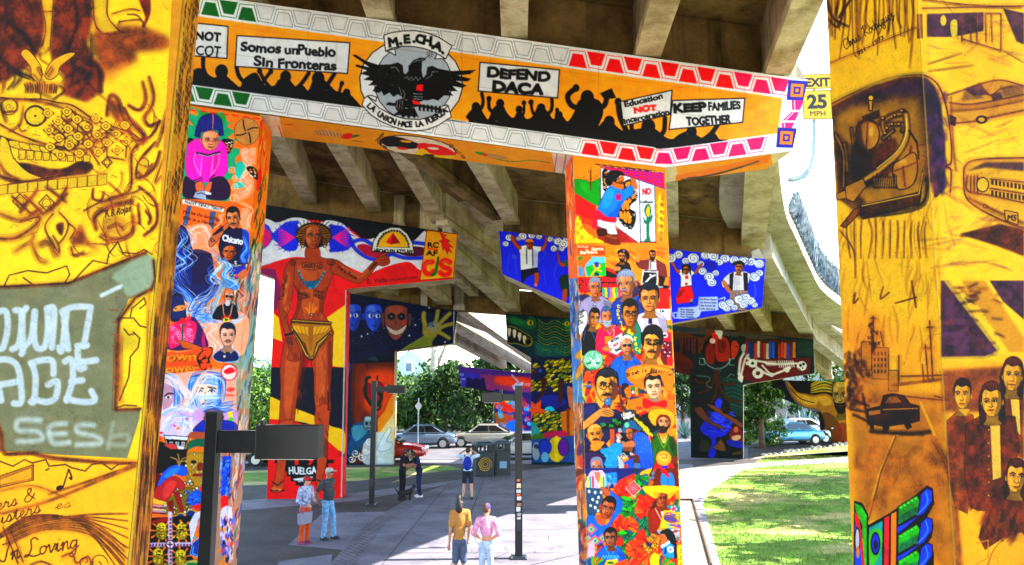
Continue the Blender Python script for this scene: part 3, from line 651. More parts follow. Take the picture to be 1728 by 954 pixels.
    # stepped fret band
    c.p('#e0246a','365,74 620,108 1092,165 1104,335 806,225 480,118'); c.l('#4a1c8c','362,76 1098,160',1.2); c.l('#4a1c8c','480,120 1104,332',1.6)
    for x,y,u in ((640,146,14),(740,180,19),(850,214,23),(965,250,25)): c.key('#5a2aa8',x,y,u,1.4)
    c.l('#12324c','300,50 1000,130',1.0); 
    for k in range(8): c.l(K,[(310+k*80,50+k*9),(350+k*80,60+k*10)],1.6)
    c.p('#f6d41c','1045,370 1075,470 1062,500 1098,560 1080,600 1098,680 1085,700 1100,780 1085,820 1100,890 1040,850 1020,800 1040,760 1012,690 1030,640 1010,600 1030,540 1010,500')
    for k in range(6): c.key('#6a4a10',1055,460+k*82,8,.7); c.key('#6a4a10',1040,500+k*80,-7,.7,-1)
    c.p('#f8d81c','100,630 140,700 160,780 240,860 400,940 400,960 70,960 70,700')
    for x,y in ((110,690),(75,760),(120,800),(80,860),(130,910),(270,910)): c.key('#8a6a10',x,y,8,.7)
    # boy
    c.p('#f1f0f4','325,690 540,690 535,780 560,850 500,870 440,840 400,790 330,760',sm=0,ol='#777',ow=.6)
    c.p('#4a2410','320,800 420,790 440,860 340,880',sm=1); c.p('#7a3c14','420,870 540,860 560,900 600,960 560,985 430,960 410,900',sm=1); 
    for k in range(6): c.l('#d8a060',[(430+k*20,880+k*6),(450+k*20,870+k*6)],.8)
    c.p('#2c8fe0','480,300 560,320 620,350 700,290 750,320 740,400 680,440 600,500 560,660 440,660 320,580 360,480 400,400 430,340',sm=0,ol='#14418c',ow=.8); c.p('#4fb0f0','440,350 520,360 480,520 400,560 380,500',sm=1,op=.7)
    c.p('#1a5cb4','560,500 640,470 600,560 540,660 440,650 540,560',sm=1,op=.6); c.e('#c81f7a',570,430,38,40); c.l('#2030a0','545,410 595,450',1); c.l('#2030a0','595,410 545,450',1)
    c.p('#d61f52','318,570 440,655 545,665 530,720 420,710 330,690 320,760 290,800 262,770 280,680',sm=1); c.l('#8a1030','330,650 540,690',1)
    c.p('#c98a54','480,240 560,210 620,180 636,230 626,280 636,300 620,340 560,330 500,300',sm=1); c.p('#c98a54','710,210 760,220 785,290 780,350 750,330 720,290',sm=1)
    c.p('#18140f','430,180 480,128 560,118 620,145 648,185 600,180 560,210 540,260 510,250 490,290 445,300 420,240',sm=1); 
    for k in range(7): c.l('#3c4a68',[(450+k*20,170),(440+k*22,230)],.7)
    c.l(K,'545,265 600,268 630,262',1.2); c.e(K,600,262,22,14,op=0,ol=K,ow=.9)
    c.view(); brushwork(c,978,455,1148,960,['#1c2c6c','#a01c2c','#14605c','#5a2414','#e0701c','#402060','#c83a20','#f0b020'],420,30,9,80,21,.85,40); brushwork(c,978,455,1148,960,['#f8d040','#e8e0d0','#101420','#3a80c0'],260,16,1.8,80,22,.8,60)
    # ---- second tier (crop 960,400)
    c.view(960,400,6.817)
    c.p('#e0661c','75,90 415,110 415,215 85,210'); c.t('EL PLAN',105,120,22,'#fff0e0',4,.9,.6,fit=118); c.t('de',190,160,22,'#fff0e0',6,.9,.6); c.t('Santa',262,156,36,'#fff0e0',-2,.95,1.1,fit=135); c.t('Barbara',132,196,34,'#fff0e0',-2,.95,1.1,fit=195)
    c.p('#8fd0ee','108,225 418,232 425,450 115,455'); c.p('#f08a2a','108,225 260,230 200,310 180,370 190,455 115,455',sm=1); c.p('#1f8a4c','108,228 170,228 150,260 108,280'); c.p('#2cb04a','190,350 240,330 418,290 424,450 220,450'); c.p('#5fa4d8','110,330 160,360 160,445 115,450')
    c.e('#3a4a9c',318,318,36,30); c.l('#f3c86a','260,440 300,380 350,350 352,320',3,sm=1); c.l('#f3c86a','370,400 320,370 285,340 290,320',3,sm=1); c.p('#1a3a5c','300,410 340,410 345,450 295,450')
    c.view(960,400,6.817); c.p('#f7a413','420,100 1140,80 1150,560 430,450'); brushwork(c,430,120,1100,330,['#f8b02c','#f08a1c','#fbc23c','#e06a1c'],70,120,5,30,9,.55,15)
    c.p('#221a1c','425,350 560,440 600,560 320,590 430,440'); c.t('AZTLAN',432,382,34,'#d8202c',24,.95,1.0,fit=140)
    # two speakers
    c.p('#1a1a22','560,300 660,280 708,340 705,420 560,430 520,370',sm=1); face(c,612,225,78,120,'#c98a58','#14100e',-1,0,'#191410'); c.p('#16161c','556,190 575,150 640,140 690,180 698,240 660,280 655,210 620,180',sm=1); c.e('#b0b4bc',632,160,10,10)
    c.p('#d29a6a','510,340 590,350 580,385 520,390',sm=1)
    c.p('#7d3f3a','790,270 860,270 930,260 1010,262 1110,320 1130,450 1090,490 1030,460 1000,400 880,390 800,350 770,300',sm=0,ol=K,ow=.6); c.p('#e8e6ee','925,270 1000,265 1010,380 920,380'); c.l('#1a1a30','942,250 940,370',1.5)
    c.p('#d8a070','778,215 800,205 812,240 806,285 780,285',sm=1); face(c,962,215,72,95,'#c58a5e','#14100e',-1,'#14100e','#14100e'); c.e(K,940,236,14,12)
    c.p(K,'1035,440 1110,470 1090,560 1030,560')
    c.p('#f4f4f6','850,375 1025,390 1022,555 828,545'); c.p('#17181f','862,402 1012,412 1008,540 842,530'); c.l('#eee','880,530 930,470 990,440',3); c.e('#eee',940,440,16,10); c.t('VIVA LA RAZA',862,392,14,K,3,.9,.3,fit=150)
    c.p(K,'800,560 1145,558 1145,598 800,590'); c.t('MEChA',1010,582,18,'#eee',3,.9,.5)
    c.p('#161316','95,468 580,455 580,640 130,640 100,560')
    for t_,x,y in (('ETHNIC',102,500),('STUDIES',102,545),('NOW!',130,590),('SOMOS',110,630)): c.t(t_,x,y,34,'#e02030',2,.78,1.0,fit=150 if t_[0]!='N' else 110)
    c.t('CHICANO',350,510,44,'#e02030',2,.9,1.6,fit=222); c.t('STUDIES',388,575,38,'#e02030',2,.88,1.4,fit=180)
    for k,cl in enumerate(('#54b0a0','#f2c83c','#3a70c0','#f08aa0','#e6e050','#60c070','#e04aa0')): c.p(cl,[(380+k*30,585),(408+k*30,580),(415+k*30,700),(388+k*30,700)])
    c.p('#e02a20','808,600 1150,600 1160,830 860,830'); c.p('#e8e6f2','1000,830 1168,830 1170,954 1020,954'); c.t('I A',1050,868,30,K,0,.9,.8)
    # portraits
    bust(c,310,690,370,300,'#a9a3bd'); c.l('#4a4a6a','262,700 300,760 310,800',1.4); c.e('#b8bcc8',295,775,16,18,ol=K,ow=.5); c.p('#c49ae0','340,810 430,790 430,900 350,900',op=.7)
    face(c,308,590,122,190,'#c88a66','#8c93a6',0,hairhi='#d8dce8',hc='#555')
    bust(c,700,690,420,320,'#24478c','#4f7fc0',6); c.p('#e8e4e8','650,680 700,700 730,660 690,650')
    face(c,668,545,185,250,'#cf9a72','#8b97b0',-1.1,'#8a94a6',hairhi='#e4e8f0',hc='#555',style='short',side=1,tilt=-4)
    bust(c,925,880,400,300,'#ddd3ea'); c.p('#1c2144','915,900 955,900 960,1000 912,1000')
    face(c,930,715,205,280,'#d8a062','#131722',0,hairhi='#2c4a70')
    # ---- third tier (crop 970,530)
    c.view(970,530,6.817)
    c.p('#eef0f4','40,10 130,-40 150,40 140,110 60,260 45,200',ol=K,ow=.5)
    for k,t_ in enumerate(('WALK','OUT','DONT','BE','LATE')): c.t(t_,52,-8+k*34,22,'#222',-28,.8,.4)
    c.p('#15161c','150,110 220,160 262,250 310,380 310,440 240,420 120,500 80,470 70,300 100,180',sm=0); c.l('#3a78b0','180,180 240,300 300,390',1,sm=1); c.l('#3a78b0','120,190 100,300',1)
    bust(c,400,140,310,330,'#f0245e','#f8a0b0',5); c.p('#f2a020','340,262 425,250 430,330 350,350'); c.l('#f6d8a0','450,180 445,270',1.6)
    face(c,372,40,118,190,'#d9946c','#3c5878',.6,'#b8c8d8','#a8b8c8',hairhi='#9cb8d0')
    face(c,205,55,120,190,'#c08a5c','#15130f',1.3,side=-1,tilt=8)
    # green jacket
    c.p('#128074','570,190 640,170 715,80 760,180 765,460 700,470 640,330 560,260',sm=0,ol=K,ow=.7); c.p('#0a5a54','640,180 700,120 690,200 620,260',op=.7)
    face(c,640,10,185,270,'#b8813a','#17130f',0,gl=1,hairhi='#4a4038',dark=.45)
    for ch,x,y in (('C',505,-70),('O',500,-20),('R',500,20),('a',512,60),('n',532,105),('i',543,140),('a',550,170),('s',556,190)): c.t(ch,x,y,34,'#f2dc3c',-10,.9,.8,center=True)
    for ch,x,y in (('B',618,225),('o',652,240),('g',690,290),('a',700,360),('c',705,415),('k',742,445)): c.t(ch,x,y,46,'#f2dc3c',20,1,.9,center=True)
    # books not war
    c.p('#f2f2f6','380,320 545,215 545,420 480,470 380,430',ol='#888',ow=.5); c.t('BOOKS',425,330,30,K,-28,.85,.5,fit=100); c.t('NOT',452,380,30,'#d82030',-28,.85,.6,fit=65); c.t('WAR',468,440,36,K,-24,.9,.7,fit=75)
    c.p('#c99468','312,395 360,360 380,345 370,375 420,355 385,385 440,400 400,410 430,430 330,425',sm=1,ol='#5a3420',ow=.5)
    # denim shirt with dark glasses
    bust(c,590,490,360,330,'#1f6cc4','#0c3c80',7); c.p('#141a2c','560,470 620,470 590,570')
    face(c,602,365,132,215,'#cf9a78','#dfe2ea',0,gl=2,style='bald',hc='#ccc'); c.p('#e4e6ee','535,330 545,265 600,240 655,265 668,330 640,290 600,275 560,290',sm=1)
    # young man with head wrap
    c.p('#d01f48','975,200 1105,215 1110,320 1000,300'); c.e('#f4f4f6',1035,243,34,32); c.p(K,'1008,232 1028,240 1035,232 1044,240 1062,230 1050,256 1036,264 1022,256'); c.p('#6a1030','1000,300 1115,320 1125,600 980,580')
    for k in range(26): c.e(['#f0d8e0','#301018','#a02040'][k%3],1010+g.random()*90,310+g.random()*180,9,9)
    c.e('#d82030',1095,540,36,52)
    c.p('#d3ac6a','840,560 920,520 960,470 1010,560 1030,610 830,600'); c.p('#1b1712','790,580 830,520 910,540 930,590')
    face(c,880,350,225,330,'#e2ae62','#15110d',0,dark=.35,st='#3a2412'); c.p('#131318','760,240 780,205 870,192 960,200 990,240 1000,330 975,390 970,300 920,240 850,235 805,270 790,380 762,330',sm=1)
    c.p('#191208','840,330 900,345 980,320 985,345 905,365 830,350',sm=1); c.p('#7a4a20','940,380 985,360 975,470 930,520',sm=1,op=.7); c.l('#7a4a20','850,290 900,300 940,285',1.2)
    # green seal
    c.e('#128a64',210,532,116,116); c.e('#dff0e4',210,532,106,106); c.e('#128a64',210,532,82,82,op=0,ol='#128a64',ow=.8)
    for k in range(24): a=k*.262; c.e('#128a64',210+94*math.cos(a),532+94*math.sin(a),7,7)
    for k in range(60): c.e('#6fb89a' if k%2 else '#128a64',210+g.normal(0,30),500+g.normal(0,26),7,6)
    c.p('#128a64','125,570 180,545 190,570 150,585',sm=1); c.p('#128a64','235,575 260,545 290,565 280,580',sm=1); c.p('#128a64','170,625 250,620 230,640 190,640'); c.l('#128a64','210,560 210,620',1.2)
    c.e('#d8402a',385,535,40,52); brushwork(c,355,495,410,575,['#5a1a10','#f08040'],16,20,1,60,3,.8,40)
    # shirt with microphone
    c.p('#f0782a','130,660 175,660 215,770 90,770'); 
    for k in range(6): c.l('#a83a1a',[(128-k*6,680+k*16),(182+k*6,680+k*16)],.8)
    c.p('#f7c01c','150,830 180,800 190,840'); c.e('#6a7a9c',150,830,60,14); c.p('#c8202c','130,880 165,870 170,915 140,925',sm=1)
    c.p('#2c2a34','540,810 610,800 610,850 570,880 590,954 540,954',sm=1); c.p('#c98a3c','585,855 640,850 645,954 590,954',sm=1); c.p('#181820','645,835 690,835 692,954 650,954'); c.r('#1f8a4c',652,840,685,880); c.r('#f0f0f0',655,884,685,918); c.r('#d82030',655,920,688,954)
    # big straw hat
    c.p('#d8963c','585,690 600,640 680,600 820,580 960,588 1080,620 1140,680 1148,760 1120,850 1060,890 1010,790 960,745 880,735 800,760 790,870 700,830 610,760',sm=1,ol='#8a5418',ow=.7); c.p('#e9b45c','620,680 740,620 900,602 1060,640 1110,700 1000,690 850,690 700,750',sm=1,op=.7); c.p('#a5682a','760,770 840,720 960,725 1030,800 1000,780 900,740 800,770',sm=1,op=.8)
    for i,ch in enumerate('Brown is Beautiful'): c.t(ch,600+i*29.5,725-66*math.sin(min(1,i/10)*1.4)+max(0,i-10)*7,50,'#3a2010',-24+i*3.2,.62,.5,skew=.25)
    # ---- fourth tier (crop 970,660)
    c.view(970,660,6.817)
    c.p('#c98a2a','605,110 800,60 1000,60 1140,120 1150,240 900,260 600,200'); 
    c.p('#24264e','85,145 240,130 330,200 470,210 560,250 560,420 400,560 330,640 95,720 90,400'); c.p('#3f3f7c','110,200 230,160 210,240 130,280',sm=1,op=.6); c.p('#15183a','420,260 560,270 520,420 420,420',op=.8)
    face(c,915,-40,185,255,'#f0cdb0','#1d1a18',0,neck=1,dark=.75); c.p('#d8963c','810,-150 880,-200 960,-200 1020,-150 990,-195 915,-170 850,-190',sm=1)
    c.p('#d0202c','790,85 920,130 1040,105 1045,190 920,170 800,200',sm=1,ol='#7a0c18',ow=.7); 
    c.p('#d8b26a','240,-30 330,20 400,60 330,150 300,200 250,110',sm=1)
    face(c,365,-40,255,330,'#d8a862','#1d1d26',0,'#14100c',gl=1,neck=0,hairhi='#5c6a80',dark=.5)
    c.p('#6a4034','400,-130 470,-100 500,0 480,80 430,110 410,40 420,-40',sm=1,op=.8); c.l('#2c1410','400,-150 430,-120 405,-80 440,-60',1.2)
    c.p('#5c7fa0','340,110 380,75 420,100 425,150 390,175 350,160',sm=1,ol='#1c2c48',ow=.8); c.l('#22283a','395,170 425,310',3); c.e('#9cc0d8',370,110,18,16,op=.6)
    c.p('#cda16a','90,360 200,270 280,210 330,190 400,190 455,240 440,290 390,300 300,290 200,380 95,450',sm=0,ol='#5a3820',ow=.8)
    for q in ('330,215 420,235 450,250','320,235 410,260 430,275','320,255 400,285'): c.l('#6a4428',q,1)
    c.t('LA REVOLUCION',455,150,18,'#5a2a10',0,.7,.4); c.t('NACION PACE',455,190,18,'#5a2a10',0,.8,.4)
    # banner of lettering
    c.p('#14161a','300,410 560,310 720,270 860,240 1000,420 830,520 640,400 330,450')
    for t_,x,y,cl in (('Life',310,412,'#1f9c4c'),('the',440,360,'#1f9c4c'),('I Create',545,300,'#f4f4f4'),('The',720,222,'#e02838'),('Me',405,425,'#1f9c4c'),('Our',480,390,'#1f9c4c'),('Imaginary',565,330,'#f4f4f4'),('Justice',745,280,'#e02838')): c.t(t_,x,y,40,cl,-19,.62,.7)
    for k,t_ in enumerate(('Soy','Pueblo','Fuerza','Nuestra','y Lucha','por la','Union','Patria')): c.t(t_,680+k*21,330+k*24,28,'#f0dc3c',22,.8,.7)
    # bald man
    c.p('#2a1c44','100,640 180,600 340,600 400,680 380,760 120,800',sm=1); bust(c,255,640,260,240,'#1c1430'); face(c,240,500,172,230,'#e0a253','#20160e',0,'#3a2412',style='bald',dark=.6); c.l('#fff0c8','195,410 250,395 290,420',2,op=.5)
    c.p('#e0a253','180,650 240,690 340,600 300,580 200,600',sm=1)
    # hat with green shirt (right)
    bust(c,1020,520,330,440,'#3c6a1c','#84a030',8); c.p('#203a10','1080,520 1150,520 1150,700 1100,690',op=.6); c.p('#e8c08a','960,470 1020,560 1070,480 1040,600 1010,600')
    face(c,1020,360,140,215,'#e2b088','#2a1a10',0,'#2a1a10','#2c2018',dark=.5,neck=0,style='none')
    c.p('#f0b92c','845,290 860,240 930,205 1040,205 1120,240 1150,310 1140,390 1090,440 1105,350 1075,290 1020,272 965,285 935,340 930,400 880,370',sm=1,ol='#7a4a10',ow=.7); c.p('#7a3c14','935,345 965,287 1020,274 1075,292 1104,350 1098,420 1080,340 1020,300 960,330 940,390',sm=1)
    # man in blue with helmet
    c.p('#15161a','520,430 700,420 700,720 540,760'); 
    for x,y,r in ((520,450,26),(510,520,30),(500,570,24),(560,600,26),(560,740,40),(650,720,20)): c.spiral('#e8e8ec',x,y,r,1.6,1.3)
    c.r('#b86a3c',405,440,455,640)
    c.p('#2a62c4','660,500 760,475 830,520 880,640 900,760 880,900 700,900 600,900 560,830 700,740 680,600',sm=1,ol='#123068',ow=.8)
    for k in range(9): c.l('#7fb0e8',[(700+k*20,500+abs(k-4)*5),(690+k*24,720)],.8,op=.8); c.l('#1a3f8c',[(670,520+k*25),(860,520+k*25)],.7,op=.7)
    for k in range(6): c.l('#16387c',[(600+k*50,800),(640+k*48,900)],1,sm=1)
    c.p('#c48a6a','540,610 640,570 690,590 680,640 570,660 540,650',sm=1,ol='#5a3420',ow=.6); c.p('#8a5a44','545,650 670,640 660,700 560,690')
    face(c,645,490,100,130,'#b8744c','#241810',-1.2,tilt=-12,neck=0,style='none')
    c.p('#3c6a8c','545,450 560,390 610,345 680,335 720,390 765,430 740,465 690,440 600,430 570,490',sm=1,ol='#1a3044',ow=.8); c.e('#8fd0b0',598,390,28,32)
    c.p('#3c3c50','670,800 690,740 740,745 752,830 740,900 670,890',sm=0); c.e('#5a3a28',706,780,38,50); c.p('#5c7aa0','680,830 750,830 755,954 670,954'); c.p('#b03a1c','570,850 610,840 610,954 560,954')
    # woman with bundle on her back
    c.p('#2f96d8','290,690 400,640 440,600 540,610 540,700 490,780 490,870 340,860 360,760',sm=1,ol='#124a78',ow=.7); brushwork(c,320,640,520,850,['#7cc8f0','#1a6cac','#4fb0e4'],60,30,1.2,60,8,.7,40)
    c.p('#c0c8cc','490,740 540,790 570,850 540,940 510,940 500,830',sm=1,ol='#555',ow=.5); c.p('#2b86c8','350,870 490,880 480,954 360,954')
    c.p('#3a2450','95,720 180,700 300,720 340,860 330,954 100,954')
    face(c,262,880,125,190,'#cf9078','#8d92a8',0,style='part',hairhi='#c8d0e0'); 
    # man with round hat from behind
    c.p('#5c3018','890,880 940,800 1130,780 1180,700 1190,954 880,954'); c.l('#8c94ac','890,954 950,850',3); c.p('#7a3a20','1100,760 1180,750 1190,830 1110,840')
    c.p('#c01c28','930,830 980,820 1080,820 1130,850 1150,954 920,954',sm=1); c.p('#2430b0','990,860 1070,860 1060,954 1000,954'); c.e('#e8b25a',1022,775,90,88,ol='#7a4a18',ow=.8); c.e('#f0c878',1022,765,60,52); c.l('#8a5a20','980,740 1020,725 1060,745 1050,770 1000,765',1.3,sm=1)
    # ---- fifth tier (crop 970,790)
    c.view(970,790,5.816)
    c.p('#25356e','110,0 420,0 420,200 110,200'); c.p('#e2d2e4','165,30 290,30 290,70 165,70',op=0)
    c.p('#e0c8d8','150,40 215,25 285,40 300,190 110,190',sm=1)
    for x,cl in ((125,'#f0dc2c'),(150,'#3a9ac0'),(175,'#e83a4c'),(255,'#f0dc2c'),(280,'#54b070')): c.l(cl,[(x,90),(x+4,185)],3)
    c.p('#cf9078','195,40 245,40 250,90 235,150 200,100')
    c.p('#3f8ccc','300,50 420,40 410,190 360,150 330,190 305,150'); brushwork(c,305,60,410,150,['#a0d0f0','#1c4a8c'],26,30,1.4,95,8,.8,20); c.p('#c08a70','320,150 335,150 335,210 322,210'); c.p('#c08a70','385,150 405,150 395,215 380,210')
    c.p('#202c66','400,0 600,0 640,40 560,110 430,190 420,100'); c.p('#f4c02c','640,40 720,10 760,0 700,120 650,110'); c.p('#2c3c5c','560,0 700,0 640,50 580,50'); c.l('#8c98b0','690,100 860,90',3); c.l('#70788c','720,160 800,10',2)
    c.p('#6a2a18','800,0 1030,0 1030,180 760,180'); c.p('#3f8cd8','850,60 910,50 960,60 975,180 855,180',sm=1); c.l('#1a4a8c','915,80 910,175',1); c.p('#c02028','840,0 880,0 930,70 920,100 850,40')
    # feathers: red-orange and green sprays
    def leafspray(L,cols,ol,seed):
        gg=np.random.default_rng(seed)
        for x,y,r,a in L:
            for k in range(9):
                t=a+(k-4)*.22; x1,y1=x+r*math.cos(t),y+r*math.sin(t); nx,ny=-math.sin(t)*r*.17,math.cos(t)*r*.17; mx,my=(x+x1)/2,(y+y1)/2
                c.p(cols[int(gg.integers(len(cols)))],[(x,y),(mx+nx,my+ny),(x1,y1),(mx-nx,my-ny)],sm=1,ol=ol,ow=.6)
    RED=['#ee4a2a','#f2662c','#d8341c','#f88a3c']; GRN=['#1f8a3c','#2fa84a','#147060','#4cb83c','#1a5a8c']
    c.p('#e8482a','385,220 430,130 520,80 600,70 560,260 440,290',sm=1); leafspray([(520,240,110,-2.2),(480,280,110,-2.6),(560,200,110,-1.6),(450,260,90,-2.9)],RED,'#701810',1)
    c.p('#1f7a3c','590,70 680,110 720,180 690,300 730,430 710,640 600,790 620,954 820,954 440,954 420,820 430,680 540,560 590,480 480,470 440,450 480,330 600,290',sm=1)
    leafspray([(620,110,110,.4),(640,180,100,1.0),(560,320,120,2.6),(640,320,110,1.6),(520,420,110,2.8),(600,430,110,1.2),(680,470,110,1.4),(600,560,120,2.3),(690,580,110,1.9),(520,640,120,2.4),(620,680,120,2.1),(480,740,110,2.4),(560,780,110,1.8),(640,760,100,2.2),(500,860,110,1.2),(600,870,120,.9),(700,900,110,.6),(740,930,100,-1.8)],GRN,'#0c3a24',2)
    leafspray([(720,330,120,2.9),(780,330,110,3.4),(740,380,110,2.6),(700,410,120,3.1)],RED,'#701810',3)
    leafspray([(470,560,110,-2.6),(440,620,110,-2.2),(480,600,120,-1.2),(520,580,110,-.4),(430,660,110,2.0)],RED,'#701810',4)
    leafspray([(660,760,110,3.0),(700,700,110,-2.8),(640,830,110,2.6),(700,850,110,2.0),(600,800,110,3.3),(720,780,110,1.6)],RED+['#f2a02c'],'#701810',5)
    q=lambda x,y,r:[(x,y-r),(x+r,y),(x,y+r),(x-r,y)]
    for r,cl in ((80,'#f2dfe8'),(72,'#c81c3c'),(52,'#f0a0a0'),(38,'#b81c34'),(22,'#f4c8c8'),(12,'#c81c34')): c.p(cl,q(575,200,r))
    for x,y,r in ((765,695,30),(785,762,40),(725,805,38)):
        c.p('#f2cc2c',q(x,y,r),ol=K,ow=.8); c.key(K,x-r*.4,y+r*.3,r*.2,.9)
    # woman carrying basket
    c.p('#3c5a74','105,190 260,200 280,300 200,470 120,460'); 
    for x,y in ((140,230),(200,240),(258,240),(175,310),(218,335),(232,290),(155,370),(200,390),(228,420)): c.e('#d8dce4',x,y,17,20,ol='#15202c',ow=.8)
    c.p('#2a70d0','120,475 200,470 300,560 380,420 330,250 360,230 440,300 470,370 420,470 350,560 330,700 160,760 125,600',sm=1,ol='#123068',ow=.7); c.p('#b8704c','250,190 290,190 345,235 330,285 290,250',sm=1)
    c.p('#b8704c','200,470 290,470 300,540 240,560',sm=1); face(c,300,400,135,190,'#b06a48','#16120f',0,neck=0,dark=.55,style='short',tilt=14)
    for x,y,r in ((160,600,58),(200,715,58),(130,690,40),(270,690,46)):
        for rr,cl in ((1,'#e8683c'),(.72,'#2aa0a0'),(.5,'#e8d0a0'),(.32,'#1f8c8c')): c.p(cl,q(x,y,r*rr))
    c.p('#d9c2d0','130,740 190,740 180,954 130,954',sm=1)
    # boy in blue jumper
    c.p('#e83a2c','150,954 200,850 260,760 330,954'); bust(c,350,770,290,360,'#2a6cc4','#4fa0e4',6); 
    for k in range(6): c.l('#7cc0f0',[(265+k*28,890),(279+k*28,855),(293+k*28,890)],1.2)
    c.p('#f6cf1c','280,910 420,890 430,960 285,960'); c.e('#2a7a3c',350,930,34,14); face(c,360,690,118,160,'#9c6a4c','#131110',-.5,dark=.5,tilt=-5)
    c.p('#f06a2c','360,954 440,915 520,890 530,954'); 
    # man with yellow sombrero
    c.p('#8c3018','720,430 800,370 890,390 900,430 840,560 800,620 730,650 720,540',sm=0,ol=K,ow=.6); c.p('#f0ece4','838,400 870,400 860,500'); c.l('#e8d8d0','790,400 850,510',1.4)
    face(c,862,305,100,150,'#a85a38','#201410',0,neck=1,dark=.5); c.p('#f6d41c','662,190 760,175 900,170 1010,182 1030,200 960,270 920,300 900,255 830,250 800,300 720,260',sm=1,ol='#8a6a08',ow=.7); c.p('#d8a818','760,240 830,235 920,245 1000,220 920,290 900,252 830,250 800,295',sm=1,op=.8)
    c.p('#f0c83c','870,420 1030,400 1040,580 830,590'); c.p('#2a8a8c','900,370 1020,370 1030,430 960,420',sm=1); c.e('#e85a7c',970,400,28,28); 
    for k in range(5): c.e('#f8d0d8',970+24*math.cos(k*1.26),400+24*math.sin(k*1.26),9,9)
    brushwork(c,870,440,1030,590,['#c04a9c','#f6dc2c','#6a4ac0','#e8c02c','#2a9ac0'],60,70,2.4,5,7,.8,12)
    c.p('#5c3c8c','870,470 940,460 1000,500 960,540 890,520',sm=1,op=.7); c.p('#b8b0b8','800,610 1030,590 1035,720 900,740'); brushwork(c,930,600,1030,720,['#8c2a20','#c8c4c8','#6a6a70','#fff'],30,50,2.2,2,8,.8,6)
    # girl in profile
    c.p('#15161c','835,640 870,605 930,600 980,660 1000,760 995,880 960,860 940,740 900,690',sm=1); c.p('#c08058','840,650 880,650 905,690 900,740 860,760 838,740 845,710 832,700',sm=1,ol='#4a2a1a',ow=.6); c.e('#1a1410',858,680,6,5)
    c.p('#2a98d8','860,760 930,730 975,760 975,885 860,880',sm=0,ol=K,ow=.7); c.e('#f0f0f4',938,800,30,34); c.p('#f0f0f4','840,760 930,715 935,735 850,790'); c.e('#2a70b8',938,800,12,12); c.p('#1c3c6c','880,780 900,780 900,840 875,850')
    c.p('#e8402c','815,770 845,800 835,840 815,830'); c.p('#f0d028','740,880 780,830 830,870 840,954 750,954',sm=1); c.p('#b8402c','905,890 1000,890 1005,960 910,960'); c.e('#f0e8e0',950,940,26,20)
    c.p('#f8d020','1005,760 1045,750 1060,960 1010,960'); 
    for k in range(3): c.key('#7a5a10',1025,830+k*70,9,.8)
    # below the frame, the same kind of leaves carried on
    c.view(); c.p('#1f7a3c','985,954 1160,954 1160,1040 985,1040'); 
    c.view(970,790,5.816); leafspray([(200+k*110,1000+(k%3)*90,140,-1.6+(k%4)*.4) for k in range(8)],GRN+RED,'#0c3a24',6); c.view()
    # bright edge lines
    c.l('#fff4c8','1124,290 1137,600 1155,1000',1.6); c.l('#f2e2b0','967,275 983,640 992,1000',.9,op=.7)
    return c.weather(21,.07,14,.45)
